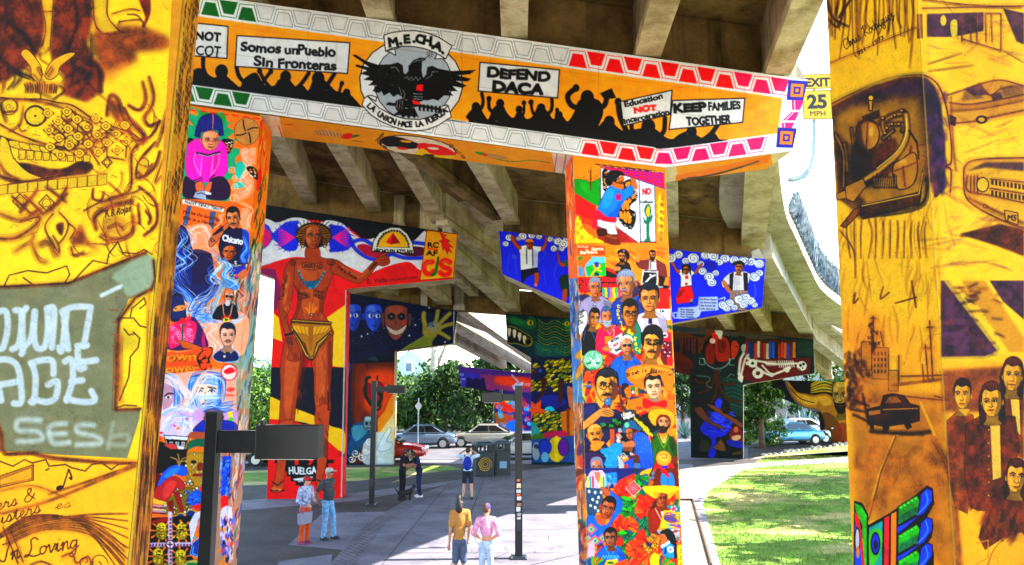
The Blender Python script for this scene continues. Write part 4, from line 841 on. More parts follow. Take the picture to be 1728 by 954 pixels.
def mural_column_left():
    c=Canvas(195,150,470,1040,1.6,'#f78f1c'); K='#141216'; g=np.random.default_rng(4)
    # right-hand side face: streaks
    c.p('#f39a30','395,150 470,150 470,420 395,420'); c.p('#a9b0a0','395,410 470,410 470,700 380,700'); c.p('#b89a88','370,690 470,690 470,1040 360,1040')
    for (y0,y1,cols) in ((190,300,['#f7a83a','#e0601c','#fbd080','#c03818']),(290,420,['#6c8a4c','#e0a040','#3a5a3c','#d8d0a0','#b04a1c','#20302c']),(410,520,['#f0c8b8','#e05a20','#3a6c9c','#f4e8d8','#7a3020']),(510,700,['#2c6c9c','#f0d0c0','#c88a60','#1c3c5c','#8cc0d0','#5c4a3c']),(690,860,['#c0c8e0','#f09030','#2c4c9c','#f4e0d0','#8c2a3a','#3a5c3c']),(850,1030,['#d86040','#8080d0','#f0d8c8','#2c8070','#f0a030','#4a2a4a'])):
        brushwork(c,378 if y0>600 else 395,y0,450,y1,cols,120,26,2.4,98,int(y0),.85,5)
    # ---- girl in pink (crop 290,180)
    c.view(290,180,5.965)
    c.p('#f7941e','0,0 890,100 860,980 0,980')
    c.p('#2aa886','100,60 300,40 380,70 520,60 560,150 600,160 560,200 620,240 660,250 590,290 690,330 640,350 600,400 700,450 640,520 640,600 580,640 620,700 560,760 590,860 560,960 420,980 90,940',sm=1); c.p('#219c40','290,60 420,66 540,80 500,200 320,140',sm=1,op=.8)
    for q in ('170,60 260,90 230,20','160,170 215,190 170,140','570,300 640,310 600,340'): c.p('#f7a020',q,sm=1)
    c.e('#c9a06a',756,252,128,138,ol='#6a4420',ow=.8); brushwork(c,650,140,860,370,['#e0c090','#a8804c','#d4ac78'],90,16,.9,45,3,.7,60)
    for k in range(4):
        a=.5+k*1.57; c.l('#2a1a24',[(756+20*math.cos(a),252+20*math.sin(a)),(756+65*math.cos(a+.55),252+70*math.sin(a+.55)),(756+112*math.cos(a+.75),252+120*math.sin(a+.75))],2.2,sm=1)
    c.p(K,'500,340 600,330 620,380 580,470 520,460',sm=1); c.p(K,'165,320 220,330 200,400 160,390',sm=1)
    for k in range(24): c.e('#f0ece4' if k%2 else '#f2901c',510+g.random()*95,350+g.random()*100,9,7)
    c.p('#e312b4','165,380 280,320 380,380 480,340 545,400 560,520 550,660 470,740 380,760 300,760 180,730 140,640 150,480',sm=1,ol='#8a0a70',ow=.8)
    c.p('#f25ad0','230,480 300,470 290,620 250,700',sm=1,op=.7); c.p('#b00a90','430,500 480,480 470,640 410,720',sm=1,op=.6); c.p('#b00a90','170,440 220,470 220,600 180,640',sm=1,op=.5)
    for k in range(6): c.l(['#f46ad4','#b80c98'][k%2],[(270+k*36,500),(265+k*34,600),(290+k*22,740)],1.2,sm=1,op=.8)
    c.l('#1c1440','255,468 365,495 480,462',4); c.l('#e8e0f0','262,478 365,503 478,474',1)
    for q in ('305,490 290,700','420,500 395,690','240,470 225,560 285,690','485,470 460,600 400,690'): c.l('#f8c8f0',q,1.1,sm=1)
    c.p('#33143e','130,710 230,760 300,860 320,930 120,910',sm=1); c.p('#33143e','380,740 500,700 580,780 590,880 530,945 340,920 400,820',sm=1)
    c.p('#d98a66','240,770 300,760 330,820 310,870 250,850',sm=1,ol='#6a3020',ow=.6); c.p('#d98a66','400,750 360,780 320,850 370,870 400,800',sm=1,ol='#6a3020',ow=.6)
    c.p('#b8c0d4','240,860 330,840 355,945 215,915',ol='#445',ow=.6); c.p('#e6e8f0','330,850 400,870 395,890 340,885'); c.l('#445','255,880 300,870 340,890',1.4)
    for a,b in (((215,750),(300,715)),((225,770),(305,735)),((375,735),(430,690)),((390,755),(445,715))): c.l('#1c1030',[a,b],1.8)
    face(c,382,345,180,195,'#f0b294','#2a2a6c',0,neck=0,dark=.75,style='none'); c.l('#a04838','330,350 440,352',1)
    c.p('#232a72','230,290 250,200 290,110 370,75 440,80 500,130 515,220 520,290 470,290 475,250 420,235 300,260 285,310',sm=1,ol='#10123c',ow=.7); c.l('#e8a07a','418,80 412,240',1.4)
    for k in range(8): c.l('#3c46a0',[(300+k*26,120),(270+k*28,260)],.8,op=.6)
    # smoke swirls
    c.p('#f9b08c','690,430 830,440 840,560 800,640 830,760 780,900 640,960 620,880 680,800 640,720 720,600 700,520',sm=1); c.p('#43bfb4','650,570 720,560 740,620 700,720 640,700',sm=1); c.p('#43bfb4','620,780 700,760 735,800 640,830',sm=1)
    for x,y,r,d in ((740,450,40,1),(815,440,36,-1),(610,640,40,1),(630,720,34,-1),(640,810,40,1),(620,930,60,-1)): c.spiral('#fbe0d4',x,y,r,1.6,1.4,d,2)
    smoke(c,'700,900 800,820 720,700 810,600 740,500 820,440',60,['#fbd8c8','#f9c0a8','#e8f4f0'],8,1.3,3)
    c.p('#d83a18','860,650 900,620 905,740 870,860 850,840'); c.p(K,'750,620 800,600 850,630 860,700 850,740 800,690',sm=1); 
    for k in range(12): c.e('#f2a060' if k%2 else '#f4ece4',775+g.random()*70,630+g.random()*80,9,8)
    # ---- speaker in black shirt (crop 280,330)
    c.view(280,330,5.965)
    c.p('#f78a1c','150,30 900,80 860,500 100,340'); 
    c.p('#f4f4f4','170,40 590,135 575,170 165,80'); c.l('#3a4a6c','175,30 590,125',1.4)
    c.t('NANT TIPAT TIPAT',190,75,30,'#5a5a60',13,.62,.4,fit=380)
    c.p('#54698c','215,105 262,110 215,310 165,295'); c.p('#54698c','445,160 505,165 480,340 425,335')
    for k,t_ in enumerate(('you be the incorrigible','this is a revolution')): c.t(t_,170,172+k*62,34,'#5a2a10',13,.62,.4,fit=430)
    c.p('#f9b394','210,320 420,290 470,380 440,450 500,520 520,610 280,570 230,480',sm=1); smoke(c,'260,560 300,440 260,380 380,340 420,420 470,520 530,600',70,['#fbd8c8','#f7a080','#fff0e8'],10,1.5,5); smoke(c,'480,330 560,260 540,210 590,190',30,['#fbc8b0','#f9a888'],5,2,6)
    c.p('#fbb898','760,130 860,180 830,340 760,330',sm=1); smoke(c,'700,60 860,130 800,250 850,370',60,['#fbd8c8','#f9b090'],7,1.5,7)
    c.p('#1a1440','150,300 230,380 280,560 420,580 470,640 470,954 60,954 100,500',sm=1); 
    c.p('#2b1f4c','250,570 430,570 470,640 440,760 460,954 260,954',sm=1,op=.8); c.p('#1c2f78','100,560 240,600 250,954 70,954',sm=1,op=.7)
    smoke(c,'150,300 230,420 140,540 240,640 120,740 200,900',90,['#5a9ae0','#bcd8f4','#2a5ab0','#e8f0fc'],14,1.3,8); smoke(c,'470,580 560,690 460,800 540,900 420,960',80,['#a8d0f4','#3a7cd0','#e8f4fc'],14,1.4,9)
    c.p('#161a40','570,340 640,330 760,330 840,390 830,540 820,690 700,700 560,650 530,520 550,420',sm=0,ol=K,ow=.6); c.p('#2a5cc0','770,345 840,395 825,660 740,660 780,500',sm=1,op=.75)
    c.p('#c98460','455,420 560,340 580,370 520,460 460,520 430,490',sm=1,ol='#4a2418',ow=.7); c.p('#161a40','470,390 560,320 580,350 490,400',sm=1); c.l('#203c3c','450,430 500,460 460,470 450,430',1.2)
    c.t('Chicano',568,452,62,'#f4f4f8',13,.62,1.6,fit=205)
    face(c,632,575,120,150,'#c87842','#14141c',0,neck=0,style='none',dark=.5); c.p('#161a40','560,560 590,500 680,500 700,560 690,520 640,505 585,530',sm=1); c.t('t',690,690,44,'#f4f4f8',10,1,1)
    c.p('#c98460','575,330 600,285 650,280 660,310 620,350 590,360',sm=1,ol='#4a2418',ow=.6); c.l(K,'600,365 660,300',3.6)
    face(c,688,238,135,185,'#d79a70','#1a1612',-1.3,'#1a1612',style='short',neck=0,tilt=-6)
    c.p('#303c98','620,740 800,700 815,800 660,860',sm=0,ol=K,ow=.6); brushwork(c,630,740,710,850,['#f04a6c','#40c0c8','#f2d040'],26,16,2,80,4,.9,50); c.p('#c98460','720,800 800,740 815,800 760,850',sm=1)
    c.p('#5a9ad8','590,720 700,700 620,760 640,850 740,900 700,954 560,900',sm=1,op=.8); smoke(c,'560,640 650,720 600,820 720,900 640,954',70,['#a8d0f4','#e8f4fc','#3a7cd0'],10,1.4,10); smoke(c,'800,680 760,620 810,540 770,420',40,['#a8d0f4','#6aa8e8'],6,1.3,11)
    # ---- masked person, necklace man, officer (crop 270,480)
    c.view(270,480,5.965)
    c.p('#22285c','130,0 600,0 560,120 330,200 130,120'); c.p('#f9c4ac','440,340 860,300 840,700 520,720 430,560',sm=1)
    smoke(c,'140,20 260,120 330,250 480,350 540,300',110,['#7ab0ec','#dceafc','#3a68c0','#a8d0f4'],20,1.5,12); smoke(c,'600,0 520,130 400,200 330,330 480,300 500,220',110,['#7ab0ec','#dceafc','#2f5cb0'],18,1.5,13); smoke(c,'620,30 540,200 560,330 720,380 830,330',70,['#8ac0f0','#e8f4fc'],12,1.4,14)
    smoke(c,'440,380 520,440 460,520 560,620 520,700',90,['#fff0ec','#fbd0c0','#f8b8a4'],12,1.8,15); smoke(c,'780,60 850,140 790,200 850,330',60,['#fbd0c0','#f89a78'],8,1.6,16)
    c.p('#171a3c','120,140 160,90 220,110 255,220 260,340 200,370 110,360',sm=1); 
    for k in range(12): c.l('#3c58a8',[(130+k*10,120),(124+k*11,240),(120+k*11,350)],.7,sm=1,op=.8)
    c.p('#e8b07a','135,250 180,215 250,215 245,255 190,270 140,270',sm=1); c.e(K,160,245,10,6); c.e(K,225,238,10,6)
    c.p('#4a2060','100,560 300,330 390,390 460,520 460,650 100,660',sm=1); c.p('#d8286c','90,440 200,370 330,370 370,430 330,590 220,600 100,640',sm=1)
    for k in range(46): x,y=110+g.random()*230,390+g.random()*200; c.e('#f8b0cc',x,y,13,13,op=0,ol='#f8c0d8',ow=.8); c.e('#8a1a8c',x,y,6,6)
    c.p('#b0206c','440,470 460,640 420,600',sm=1); c.e('#d81c3c',230,365,32,26); c.e('#e84a5c',290,340,26,20); c.l('#1a6a3c','230,400 225,570',2.4); c.l('#1a6a3c','225,440 260,400',1.6)
    c.p('#c47a3c','160,575 250,570 330,600 430,640 380,655 230,640 210,600',sm=1,ol='#4a2010',ow=.6)
    c.p('#14162a','560,250 630,200 740,200 780,270 770,350 540,350',sm=1); face(c,690,125,100,155,'#cf8c6c','#d8dce8',0,'#c8d4e0',gl=2,style='bald',bd=0,neck=0); c.e('#d8e0ec',682,190,24,28); 
    c.l('#f2c8a0','635,200 640,290 670,350 710,310 730,210',1.4); c.e('#f0402c',670,345,50,34,soft=3,op=.8); c.e('#f2e03c',668,358,34,22); c.e('#1a6a4c',668,356,20,14)
    c.p('#1c2858','540,710 620,650 700,640 780,690 790,760 720,780 600,780 545,750',sm=1,ol='#9cc8f0',ow=1.2); c.p('#e8eef4','620,620 650,660 690,670 740,640 720,610'); c.l('#e8d070','625,665 655,690',2); c.l('#e8d070','710,690 735,668',2); c.e('#e8e0d0',650,728,12,12)
    face(c,680,520,140,200,'#f2c8b8','#1c1c2c',0,'#7a5a50',style='short',hairhi='#3c5c98',dark=.8)
    c.p('#f0701c','70,690 400,640 420,900 60,920'); 
    for t_,x,y in (('own',75,775),('ower',66,895)): c.t(t_,x+3,y+3,86,'#3a2408',-3,.86,1.8,fit=290 if t_=='own' else 320); c.t(t_,x,y,86,'#d8a02c',-3,.86,1.6,fit=290 if t_=='own' else 320)
    c.p('#f9c4ac','60,640 160,690 330,660 60,680',sm=1,op=.6)
    c.p(K,'370,740 430,660 520,630 530,690 500,760 525,830 490,885 420,860 385,790',sm=1); 
    for q in ('390,740 440,670 470,690 410,760','460,680 515,645 515,700 470,740','420,770 480,750 470,790 430,790','410,800 470,800 450,850 420,850','470,800 515,800 500,860 470,860','440,640 500,640 480,660 440,665'): c.p('#ee6a1c',q,sm=1)
    c.e('#f4e4e0',695,880,80,78,ol='#c01c3c',ow=1.6); c.p('#c82040','660,850 720,830 750,850 700,870',sm=1); c.p('#c82040','650,890 700,870 750,890 700,905 660,905',sm=1)
    # ---- smoke women, child, bowl (crop 250,620)
    c.view(250,620,5.965)
    c.p('#f9c4b4','160,70 880,0 900,640 120,640'); c.p('#e8d8f0','150,400 450,380 440,680 110,680',sm=1)
    c.p('#b8c8e8','440,130 560,70 680,80 740,200 740,340 640,420 520,420 440,320',sm=1)
    c.p('#f2e2d8','490,200 560,170 690,190 700,300 640,400 560,400 500,300',sm=1)
    for x in (515,640): c.e('#f4f0f0',x,238,30,14); c.e('#30405c',x,238,13,13); c.l('#3a2018',[(x-34,245),(x,218),(x+34,245)],1.2); c.l('#4a2c1c',[(x-36,212 if x<600 else 200),(x,205),(x+40,214)],2.2)
    c.l('#a07868','575,250 570,330 590,335',1.2); c.l('#a03a48','545,370 580,362 615,372',2)
    smoke(c,'450,400 430,260 470,130 600,90 720,110 740,230 730,330',70,['#5a98d8','#dceaf8','#3a78c0','#a8d0f0','#244c90'],26,1.6,20); smoke(c,'560,380 640,340 720,350 700,400 860,370',60,['#4a80c8','#dceaf8','#2a50a0'],12,1.6,21); smoke(c,'500,300 600,290 720,300',40,['#eef4fc','#c8dcf4'],8,2,26,.8)
    c.p('#c8a8b8','160,150 240,200 270,300 200,420 150,430',sm=1); c.e('#f0ecec',205,300,32,16); c.e('#30405c',205,302,15,15); c.l('#3a1a2c','170,290 205,262 260,268',2.6); smoke(c,'170,100 260,140 300,260 290,420',70,['#5a98d8','#dceaf8','#2a60b0','#a8d0f0'],20,1.8,22)
    smoke(c,'130,640 200,500 330,450 430,520 400,640',140,['#f4f0fc','#c8d8f4','#e8b8d8','#9cc0ec','#fff'],34,1.6,23,.4); smoke(c,'170,110 300,180 380,260 440,340',80,['#f8f0f4','#f8d8d0'],12,2,24); smoke(c,'300,420 420,300 560,60 700,60',60,['#f8ece8','#f8d0c4'],9,2,25)
    for x,y,cl in ((265,590,'#f080b0'),(300,615,'#f2a020'),(390,520,'#c080e0'),(130,660,'#e83a3c'),(120,720,'#d82030')): c.e(cl,x,y,16,14)
    c.p('#d85a50','790,220 830,200 880,220 840,245 800,240',sm=1,op=.8); c.l('#d85a50','780,280 860,285',3,op=.7); c.e('#f4e8e4',815,50,78,80,ol='#c01c3c',ow=1.6); c.p('#c82040','760,40 830,0 880,40 800,70',sm=1)
    c.p('#d0b0e0','490,430 860,420 860,560 480,540',sm=1,op=.8); c.p('#f0e040','800,450 850,440 850,500 810,510'); c.p('#70c060','820,510 860,500 860,540 800,540')
    c.p('#253a90','450,640 540,540 620,520 760,530 880,560 880,640 640,670 560,668',sm=1,ol=K,ow=.6); c.l('#e8e4ec','570,530 630,575 700,570',1.4)
    face(c,668,500,175,210,'#9c5230','#2a1a14',0,neck=0,style='none',dark=.55); smoke(c,'560,430 660,395 760,420 860,400',50,['#5a90d0','#e8f0fc','#2a50a0'],12,2,27)
    c.p('#b06a50','440,650 640,670 640,720 420,715',sm=1)
    c.p('#141016','100,760 180,770 300,850 380,880 380,960 90,960',sm=1); c.p('#f2f2f4','160,685 410,700 360,830 320,860 250,840 180,760',sm=0,ol=K,ow=1.1); c.p(K,'175,720 400,735 375,800 200,780')
    for x in (225,285,345): c.key('#f4f4f4',x-14,790,9,1.3)
    c.p('#c05a5a','160,780 260,770 305,830 290,855 200,810',sm=1,ol='#4a1818',ow=.6); c.p('#1a6a54','370,880 420,740 640,720 640,800 480,800 400,840',sm=1)
    # ---- dancer, jade mask, calendar (crop 240,770)
    c.view(240,770,5.183)
    c.p('#15110f','100,-60 400,-60 380,100 120,160'); 
    c.p('#a88c34','390,-40 600,-40 600,420 470,400 380,200',sm=0); c.p('#8c7830','180,400 380,260 520,300 420,480 280,520 160,510')
    for k in range(120):
        x,y=g.uniform(200,600),g.uniform(-30,500)
        if x+y*.9<560 and y<350 and x<380: continue
        r=g.uniform(11,19); c.e(K,x,y,r,r); c.e(['#e8e4d0','#d8c884','#f2f0e4'][k%3],x,y,r*.72,r*.72)
    c.p('#c8a848','400,0 590,0 590,150 560,250 470,250 410,150',op=.55,sm=1); c.e(K,450,50,26,16); c.e(K,560,55,26,16); c.p('#7a3a1c','490,60 530,60 545,120 480,120',sm=1); c.l('#7a1a1c','450,165 570,165',4)
    c.p('#5a1a1c','110,160 170,170 180,300 100,330',sm=1); c.p('#a8383c','140,250 220,190 300,180 360,230 370,280 330,300 300,280 240,360 200,400 110,360 100,330',sm=1,ol='#2a0c0c',ow=.7); c.p('#d86a60','180,300 240,220 300,230 260,320 200,370',sm=1,op=.6)
    c.p('#8a2c28','270,310 320,300 370,480 340,500 300,410'); c.p('#7a2420','220,400 270,380 280,500 240,500'); c.p('#2f6cd8','135,250 180,150 250,90 330,75 390,110 380,170 330,170 280,160 200,210 150,260',sm=1,ol='#0c1c54',ow=.8); c.p('#5aa0f0','190,170 260,110 330,100 300,150 220,190',sm=1,op=.7)
    for L in ('320,80 300,30 250,10','320,80 322,20 310,-20','325,80 350,30 390,10','322,50 380,40 400,20'): c.l('#b89a6a',L,2,sm=1)
    c.p('#e8c86a','90,370 210,400 215,430 90,410'); 
    for k in range(5): c.l(['#c0a8c8','#6a2c4c','#e8dcc8'][k%3],[(85,430+k*16),(200,440+k*16)],2.4)
    c.p('#1c3c70','280,540 330,500 370,520 350,600 300,570',sm=1,ol='#e8c840',ow=1.2); c.p('#1c3c70','380,500 430,470 470,500 440,560 390,550',sm=1,ol='#e8c840',ow=1.2)
    c.p('#141014','60,540 430,520 440,960 40,960')
    for cx,cy in ((170,655),(345,660),(140,880),(335,890)):
        for k in range(18):
            a=k*.349; c.p('#d8861c' if k%2 else '#241408',[(cx,cy),(cx+112*math.cos(a),cy+105*math.sin(a)),(cx+112*math.cos(a+.17),cy+105*math.sin(a+.17))])
        c.e('#a8921c',cx,cy,48,70); c.e('#d8c83c',cx,cy-40,42,34); c.e('#a08c14',cx,cy+30,50,44,ol='#3a3008',ow=1)
        for k in range(26): c.e(['#f0e060','#5a4c0c','#c8b42c'][k%3],cx+g.normal(0,24),cy+g.normal(0,36),9,7)
        c.e(K,cx-14,cy-40,7,6); c.e(K,cx+14,cy-40,7,6); c.l(K,[(cx-16,cy-20),(cx+16,cy-20)],1.4)
    c.p('#8a1c24','80,580 130,550 240,530 240,560 130,590',sm=1)
    c.l('#e8d8ec','245,500 245,960',7); c.l('#e8d8ec','50,775 420,770',7)
    for k in range(14): c.key('#5a2c4c',238,560+k*32,4,1.0); c.key('#5a2c4c',60+k*27,785,4,1.0)
    c.e('#5a2c4c',245,772,40,40); c.e('#f4eef6',245,772,30,30); c.r('#5a2c4c',222,766,268,778); c.r('#5a2c4c',239,748,251,796)
    c.p('#2a5ca8','400,350 460,300 540,290 590,320 590,400 480,440 400,410',sm=1); brushwork(c,410,300,590,430,['#5a90e0','#142c64','#3a70c0'],50,50,2,150,5,.9,14); c.p('#d82c28','500,280 530,250 560,270 590,250 590,300 510,310',sm=1); c.p('#b86a5c','545,270 600,270 600,400 560,390',sm=1)
    c.p('#c02820','440,440 560,400 600,420 600,470 500,470',sm=1); c.p('#e4e0ec','410,590 460,500 560,460 600,450 600,560 480,600 430,770',sm=0); c.p('#d89a8c','490,560 600,520 600,720 520,720',sm=1,ol='#6a2c28',ow=.6); c.e(K,528,576,16,12)
    c.p('#24448c','420,860 440,760 500,710 540,760 560,850 480,880',sm=0,ol='#a8c8f0',ow=1); c.e('#5aa8c8',455,712,14,12); c.l('#8ac0f0','450,790 440,850 490,870',1.4); c.p('#4a1a2c','500,860 560,830 600,880 520,900')
    c.p('#1c4aa8','700,0 780,0 760,330 690,350',sm=0); brushwork(c,690,0,780,340,['#4a80e0','#0c1c50','#2a5cc0','#8cc0f0'],60,50,2,125,6,.9,14); c.p('#d8282c','690,360 750,360 740,470 700,480',sm=1); c.p('#e8e0f0','690,480 780,460 770,760 690,740',sm=1); brushwork(c,690,480,790,950,['#8a80e0','#f04030','#e8e0f4','#2c60c0','#181020','#f0a030'],80,60,3,95,7,.9,12)
    c.e('#c8bc7c',460,960,100,55,ol='#5a4a1c',ow=1); c.p('#1c7a4c','390,930 490,930 490,960 390,960')
    c.view(); c.p('#141014','195,955 380,955 380,1040 195,1040'); brushwork(c,200,950,380,1030,['#d8861c','#2a5ca8','#c02820','#a8921c'],50,26,3,60,8,.9,40)
    # upper decorative strip
    c.p('#f7921e','195,150 460,184 458,198 195,165'); 
    for k in range(7): c.l('#c8281c',[(320+k*18,186+k*2.3),(330+k*18,187+k*2.3)],2)
    return c.weather(22,.07,14,.45)
def mural_figure():
    c=Canvas(330,320,790,850,1.8,'#c01a22'); K='#111216'
    c.view(420,360,3.18)
    # flowing ground colours
    c.p('#0e0f1c','-300,-120 1130,60 1130,110 945,95 930,140 880,150 800,140 700,150 600,130 540,80 450,60 380,40 250,30 150,60 80,20 -300,0',sm=0)
    c.p('#e9e9ee','-300,10 60,25 150,50 230,25 300,30 360,60 420,38 500,55 560,110 620,140 700,130 800,135 880,150 950,100 930,300 860,262 760,280 680,310 640,330 560,300 470,260 380,250 250,235 140,260 40,290 -300,250',sm=1)
    c.p('#b81a28','-300,262 40,292 140,262 250,240 380,255 470,268 560,312 640,342 690,322 760,290 860,270 925,310 925,362 520,405 515,960 100,960 100,330 -300,320')
    c.p('#6a1a70','-300,300 60,295 140,300 170,400 150,520 100,520 100,330',op=.75); c.p('#e0202a','470,300 600,320 560,400 480,420',sm=1,op=.5)
    # wave bands: blue with magenta
    for L,w,cl in (('-200,60 60,60 120,110 200,190 250,180',7,'#1c2a9c'),('-200,260 60,190 130,120 200,60 260,50',7,'#1c2a9c'),('440,70 520,100 570,190 640,240 700,245 760,220 830,160 950,165',7,'#1c2a9c'),('440,200 520,190 570,150 620,145 680,180 760,215 840,240 930,240',7,'#1c2a9c')): c.l(cl,L,w/1.2,sm=1); c.l('#4a68e0',L,1.6,sm=1,op=.8)
    c.p('#b81a78','-200,80 60,75 120,125 60,190 -200,200',sm=1); c.p('#a01a4c','580,180 620,165 690,195 740,220 690,238 630,225',sm=1); c.p('#5a1a3c','780,200 850,180 940,185 940,225 850,230',sm=1)
    c.p('#1f3ab8','150,110 190,70 260,60 260,190 190,195 150,150',sm=1); c.p('#1f3ab8','430,80 500,70 550,130 530,190 450,205 430,160',sm=1)
    for x0,y0,d in ((205,130,-1),(490,130,1)):
        for k in range(9): c.l('#e2389c',[(x0-d*40,y0),(x0+d*10,y0-30+k*8),(x0+d*48,y0-52+k*13)],1.8,sm=1,taper=.5)
        for k in range(16): a=k*.4; c.l('#1a2c9c',[(x0+55*math.cos(a),y0+62*math.sin(a)),(x0+78*math.cos(a+.2),y0+80*math.sin(a+.2))],1.1)
    # lower ground colours (crop 420,360 continues)
    c.p('#f0cf1a','100,510 160,560 180,690 100,660'); c.p('#f0cf1a','420,560 520,490 515,830 450,820'); c.p('#c8201c','100,660 180,700 170,860 100,830'); c.p('#c8201c','440,820 520,835 515,875 440,860'); c.p('#0f1428','90,835 280,850 450,862 520,878 515,1200 60,1200')
    c.view(420,640,3.04)
    c.p('#10152a','80,-60 500,-60 490,400 60,200'); c.p('#eecb18','90,95 160,110 240,150 340,190 420,240 490,270 490,380 470,370 400,330 330,240 200,210 80,200',sm=1); c.p('#c01a1c','60,200 230,215 330,250 470,375 490,600 60,620',sm=0)
    # huelga eagle in steps
    c.p(K,'132,412 235,410 235,440 255,440 255,412 300,412 315,425 300,440 318,440 335,412 435,412 435,432 405,432 405,452 385,452 385,475 355,475 355,500 340,500 340,525 310,525 310,545 285,545 285,560 262,560 262,545 240,545 240,525 215,525 215,500 195,500 195,475 180,475 180,432 132,430')
    c.t('HUELGA',207,488,36,'#f2f2f4',-1,bold=1.2,fit=140); c.p('#f2f2f4','230,512 330,500 290,516 250,520',sm=1); c.t('UFW',252,528,13,'#f2f2f4',0,bold=.6,fit=40)
    # legs
    SK='#a3562f'
    c.view(420,360,3.18)
    leg1='230,610 325,640 318,700 296,770 280,860 262,960 238,1160 215,1240 210,1300 170,1290 160,1180 170,960 168,820 190,700'
    leg2='340,770 440,640 450,720 443,860 436,960 440,1060 418,1160 412,1300 354,1300 356,1180 356,1060 350,960 348,860'
    c.p(SK,leg1,sm=1,ol='#3a1408',ow=.8); c.p(SK,leg2,sm=1,ol='#3a1408',ow=.8)
    c.p('#cc8050','225,650 280,660 270,800 240,950 215,1100 190,1040 195,820',sm=1,op=.65); c.p('#cc8050','370,700 410,690 415,860 405,1000 390,1120 365,1040 360,860',sm=1,op=.6); c.p('#64290f','300,700 328,760 300,860 280,960 262,1080 262,900',sm=1,op=.55); c.p('#64290f','425,700 448,720 438,960 420,1100 425,900',sm=1,op=.55)
    c.e('#c8764a',215,1010,22,30,op=.6); c.e('#64290f',395,1010,20,26,op=.4)
    c.view(420,640,3.04)
    c.p('#b4603a','150,230 230,215 222,330 195,400 180,520 172,575 112,575 130,520 145,420 140,320',sm=1,ol='#3a1408',ow=.7); c.p('#b4603a','345,150 412,140 405,300 400,420 380,520 440,560 395,575 345,540 350,420 340,280',sm=1,ol='#3a1408',ow=.7)
    for y in range(10):
        c.l('#1c2430',[(150,345+y*7),(172,355+y*7),(195,345+y*7)],1.2,sm=1,op=.85); c.l('#1c2430',[(352,310+y*10),(378,300+y*10),(404,318+y*10)],1.3,sm=1,op=.85)
    for i,ch in enumerate('Fighterrow'): c.t(ch,346+i*5.5,180+i*11,13,'#2a1a18',62,1,.2)
    for k in range(9): c.e('#2a1a20',408+g_(k)*2,60+k*12,6,5,op=.8)
    c.l(K,'115,570 180,572',2.4); c.l(K,'120,530 150,545 172,525',2); c.l(K,'340,515 390,530 400,515',2); c.e('#d88a60',130,562,14,9); c.e('#d88a60',158,566,12,8)
    c.view(420,360,3.18)
    # torso
    c.p('#a3562f','215,260 300,240 330,225 370,225 400,240 470,255 480,300 450,330 425,400 405,470 400,540 440,600 440,660 230,640 225,590 255,520 262,440 240,380 215,330',sm=1,ol='#3a1408',ow=.8)
    c.p('#cc8556','260,290 330,270 400,290 390,350 330,380 280,350',sm=1,op=.5); c.p('#cc8556','280,420 360,420 370,520 300,540',sm=1,op=.5); c.p('#64290f','240,380 262,440 256,520 230,590 245,590 280,500 285,430',sm=1,op=.5); c.p('#64290f','425,390 404,470 398,540 380,520 385,440',sm=1,op=.45)
    c.p('#64290f','285,345 320,370 385,345 380,362 330,385 292,366',sm=1,op=.5); c.e('#5a2410',333,540,5,7)
    # arms
    c.p('#a3562f','215,262 195,300 175,380 162,470 165,540 190,600 215,660 240,700 270,770 255,790 215,780 235,740 200,660 175,600 160,540',sm=0,op=0)
    c.p('#a3562f','220,258 245,270 240,380 225,480 205,560 225,640 262,700 278,780 240,795 205,782 215,740 195,660 170,560 160,480 178,380 195,300',sm=1,ol='#3a1408',ow=.8); c.p('#cc8556','205,320 225,330 205,450 190,540 180,480 190,400',sm=1,op=.5)
    for k in range(4): c.l('#3a1408',[(228+k*9,750),(240+k*10,788)],.8)
    c.p('#a3562f','460,250 510,275 570,325 600,330 640,290 690,235 720,215 760,208 735,225 752,240 755,270 720,285 690,282 640,345 590,375 555,370 490,340 440,310',sm=1,ol='#3a1408',ow=.8); c.p('#cc8556','480,275 560,335 610,345 660,290 640,290 600,320 560,310',sm=1,op=.55)
    for q in ('700,240 740,222','705,255 752,245','708,268 750,262'): c.l('#4a1c0c',q,.8)
    gg=np.random.default_rng(3)
    for k in range(90):
        x,y=[(gg.uniform(265,400),gg.uniform(270,560)),(gg.uniform(175,235),gg.uniform(300,600)),(gg.uniform(200,310),gg.uniform(660,980)),(gg.uniform(350,430),gg.uniform(680,1050))][k%4]
        c.l(['#e0a06c','#5a240c','#c87848','#7a3818'][int(gg.integers(4))],[(x,y),(x+gg.normal(0,5),y+18),(x+gg.normal(0,7),y+40)],gg.uniform(.8,2.6),sm=1,op=.5,soft=.8,taper=.6)
    # tattoos
    T='#3a2018'
    c.e(T,236,265,16,18,op=0,ol=T,ow=1); c.spiral(T,236,265,12,1.5,.9); c.e(T,442,262,22,18,op=0,ol=T,ow=1); c.spiral(T,442,262,16,1.5,.9)
    c.t('LIBERTAD',285,292,20,T,2,bold=.5,fit=110); c.l(T,'280,272 300,265 340,270 395,265',.8,sm=1); c.l(T,'290,300 340,304 400,296',.8,sm=1)
    c.t('Tierra',182,470,20,T,-78,bold=.3,fit=70); c.t('Pueblo',195,395,20,T,-76,bold=.3,fit=66); c.t('Viva la',470,290,20,T,36,bold=.4,fit=60); c.t('Raza',528,330,20,T,30,bold=.4,fit=55)
    c.t('BARRIO',262,438,20,T,10,bold=.4,fit=62); c.t('LOGAN',268,466,20,T,-10,bold=.4,fit=60); c.t('PRIDE',345,448,20,T,18,bold=.4,fit=55); c.t('UNIDO',345,425,16,T,8,bold=.3,fit=55)
    for k in range(14): c.l(T,[(640+k*3,300-k*3),(650+k*3,310-k*3)],.8)
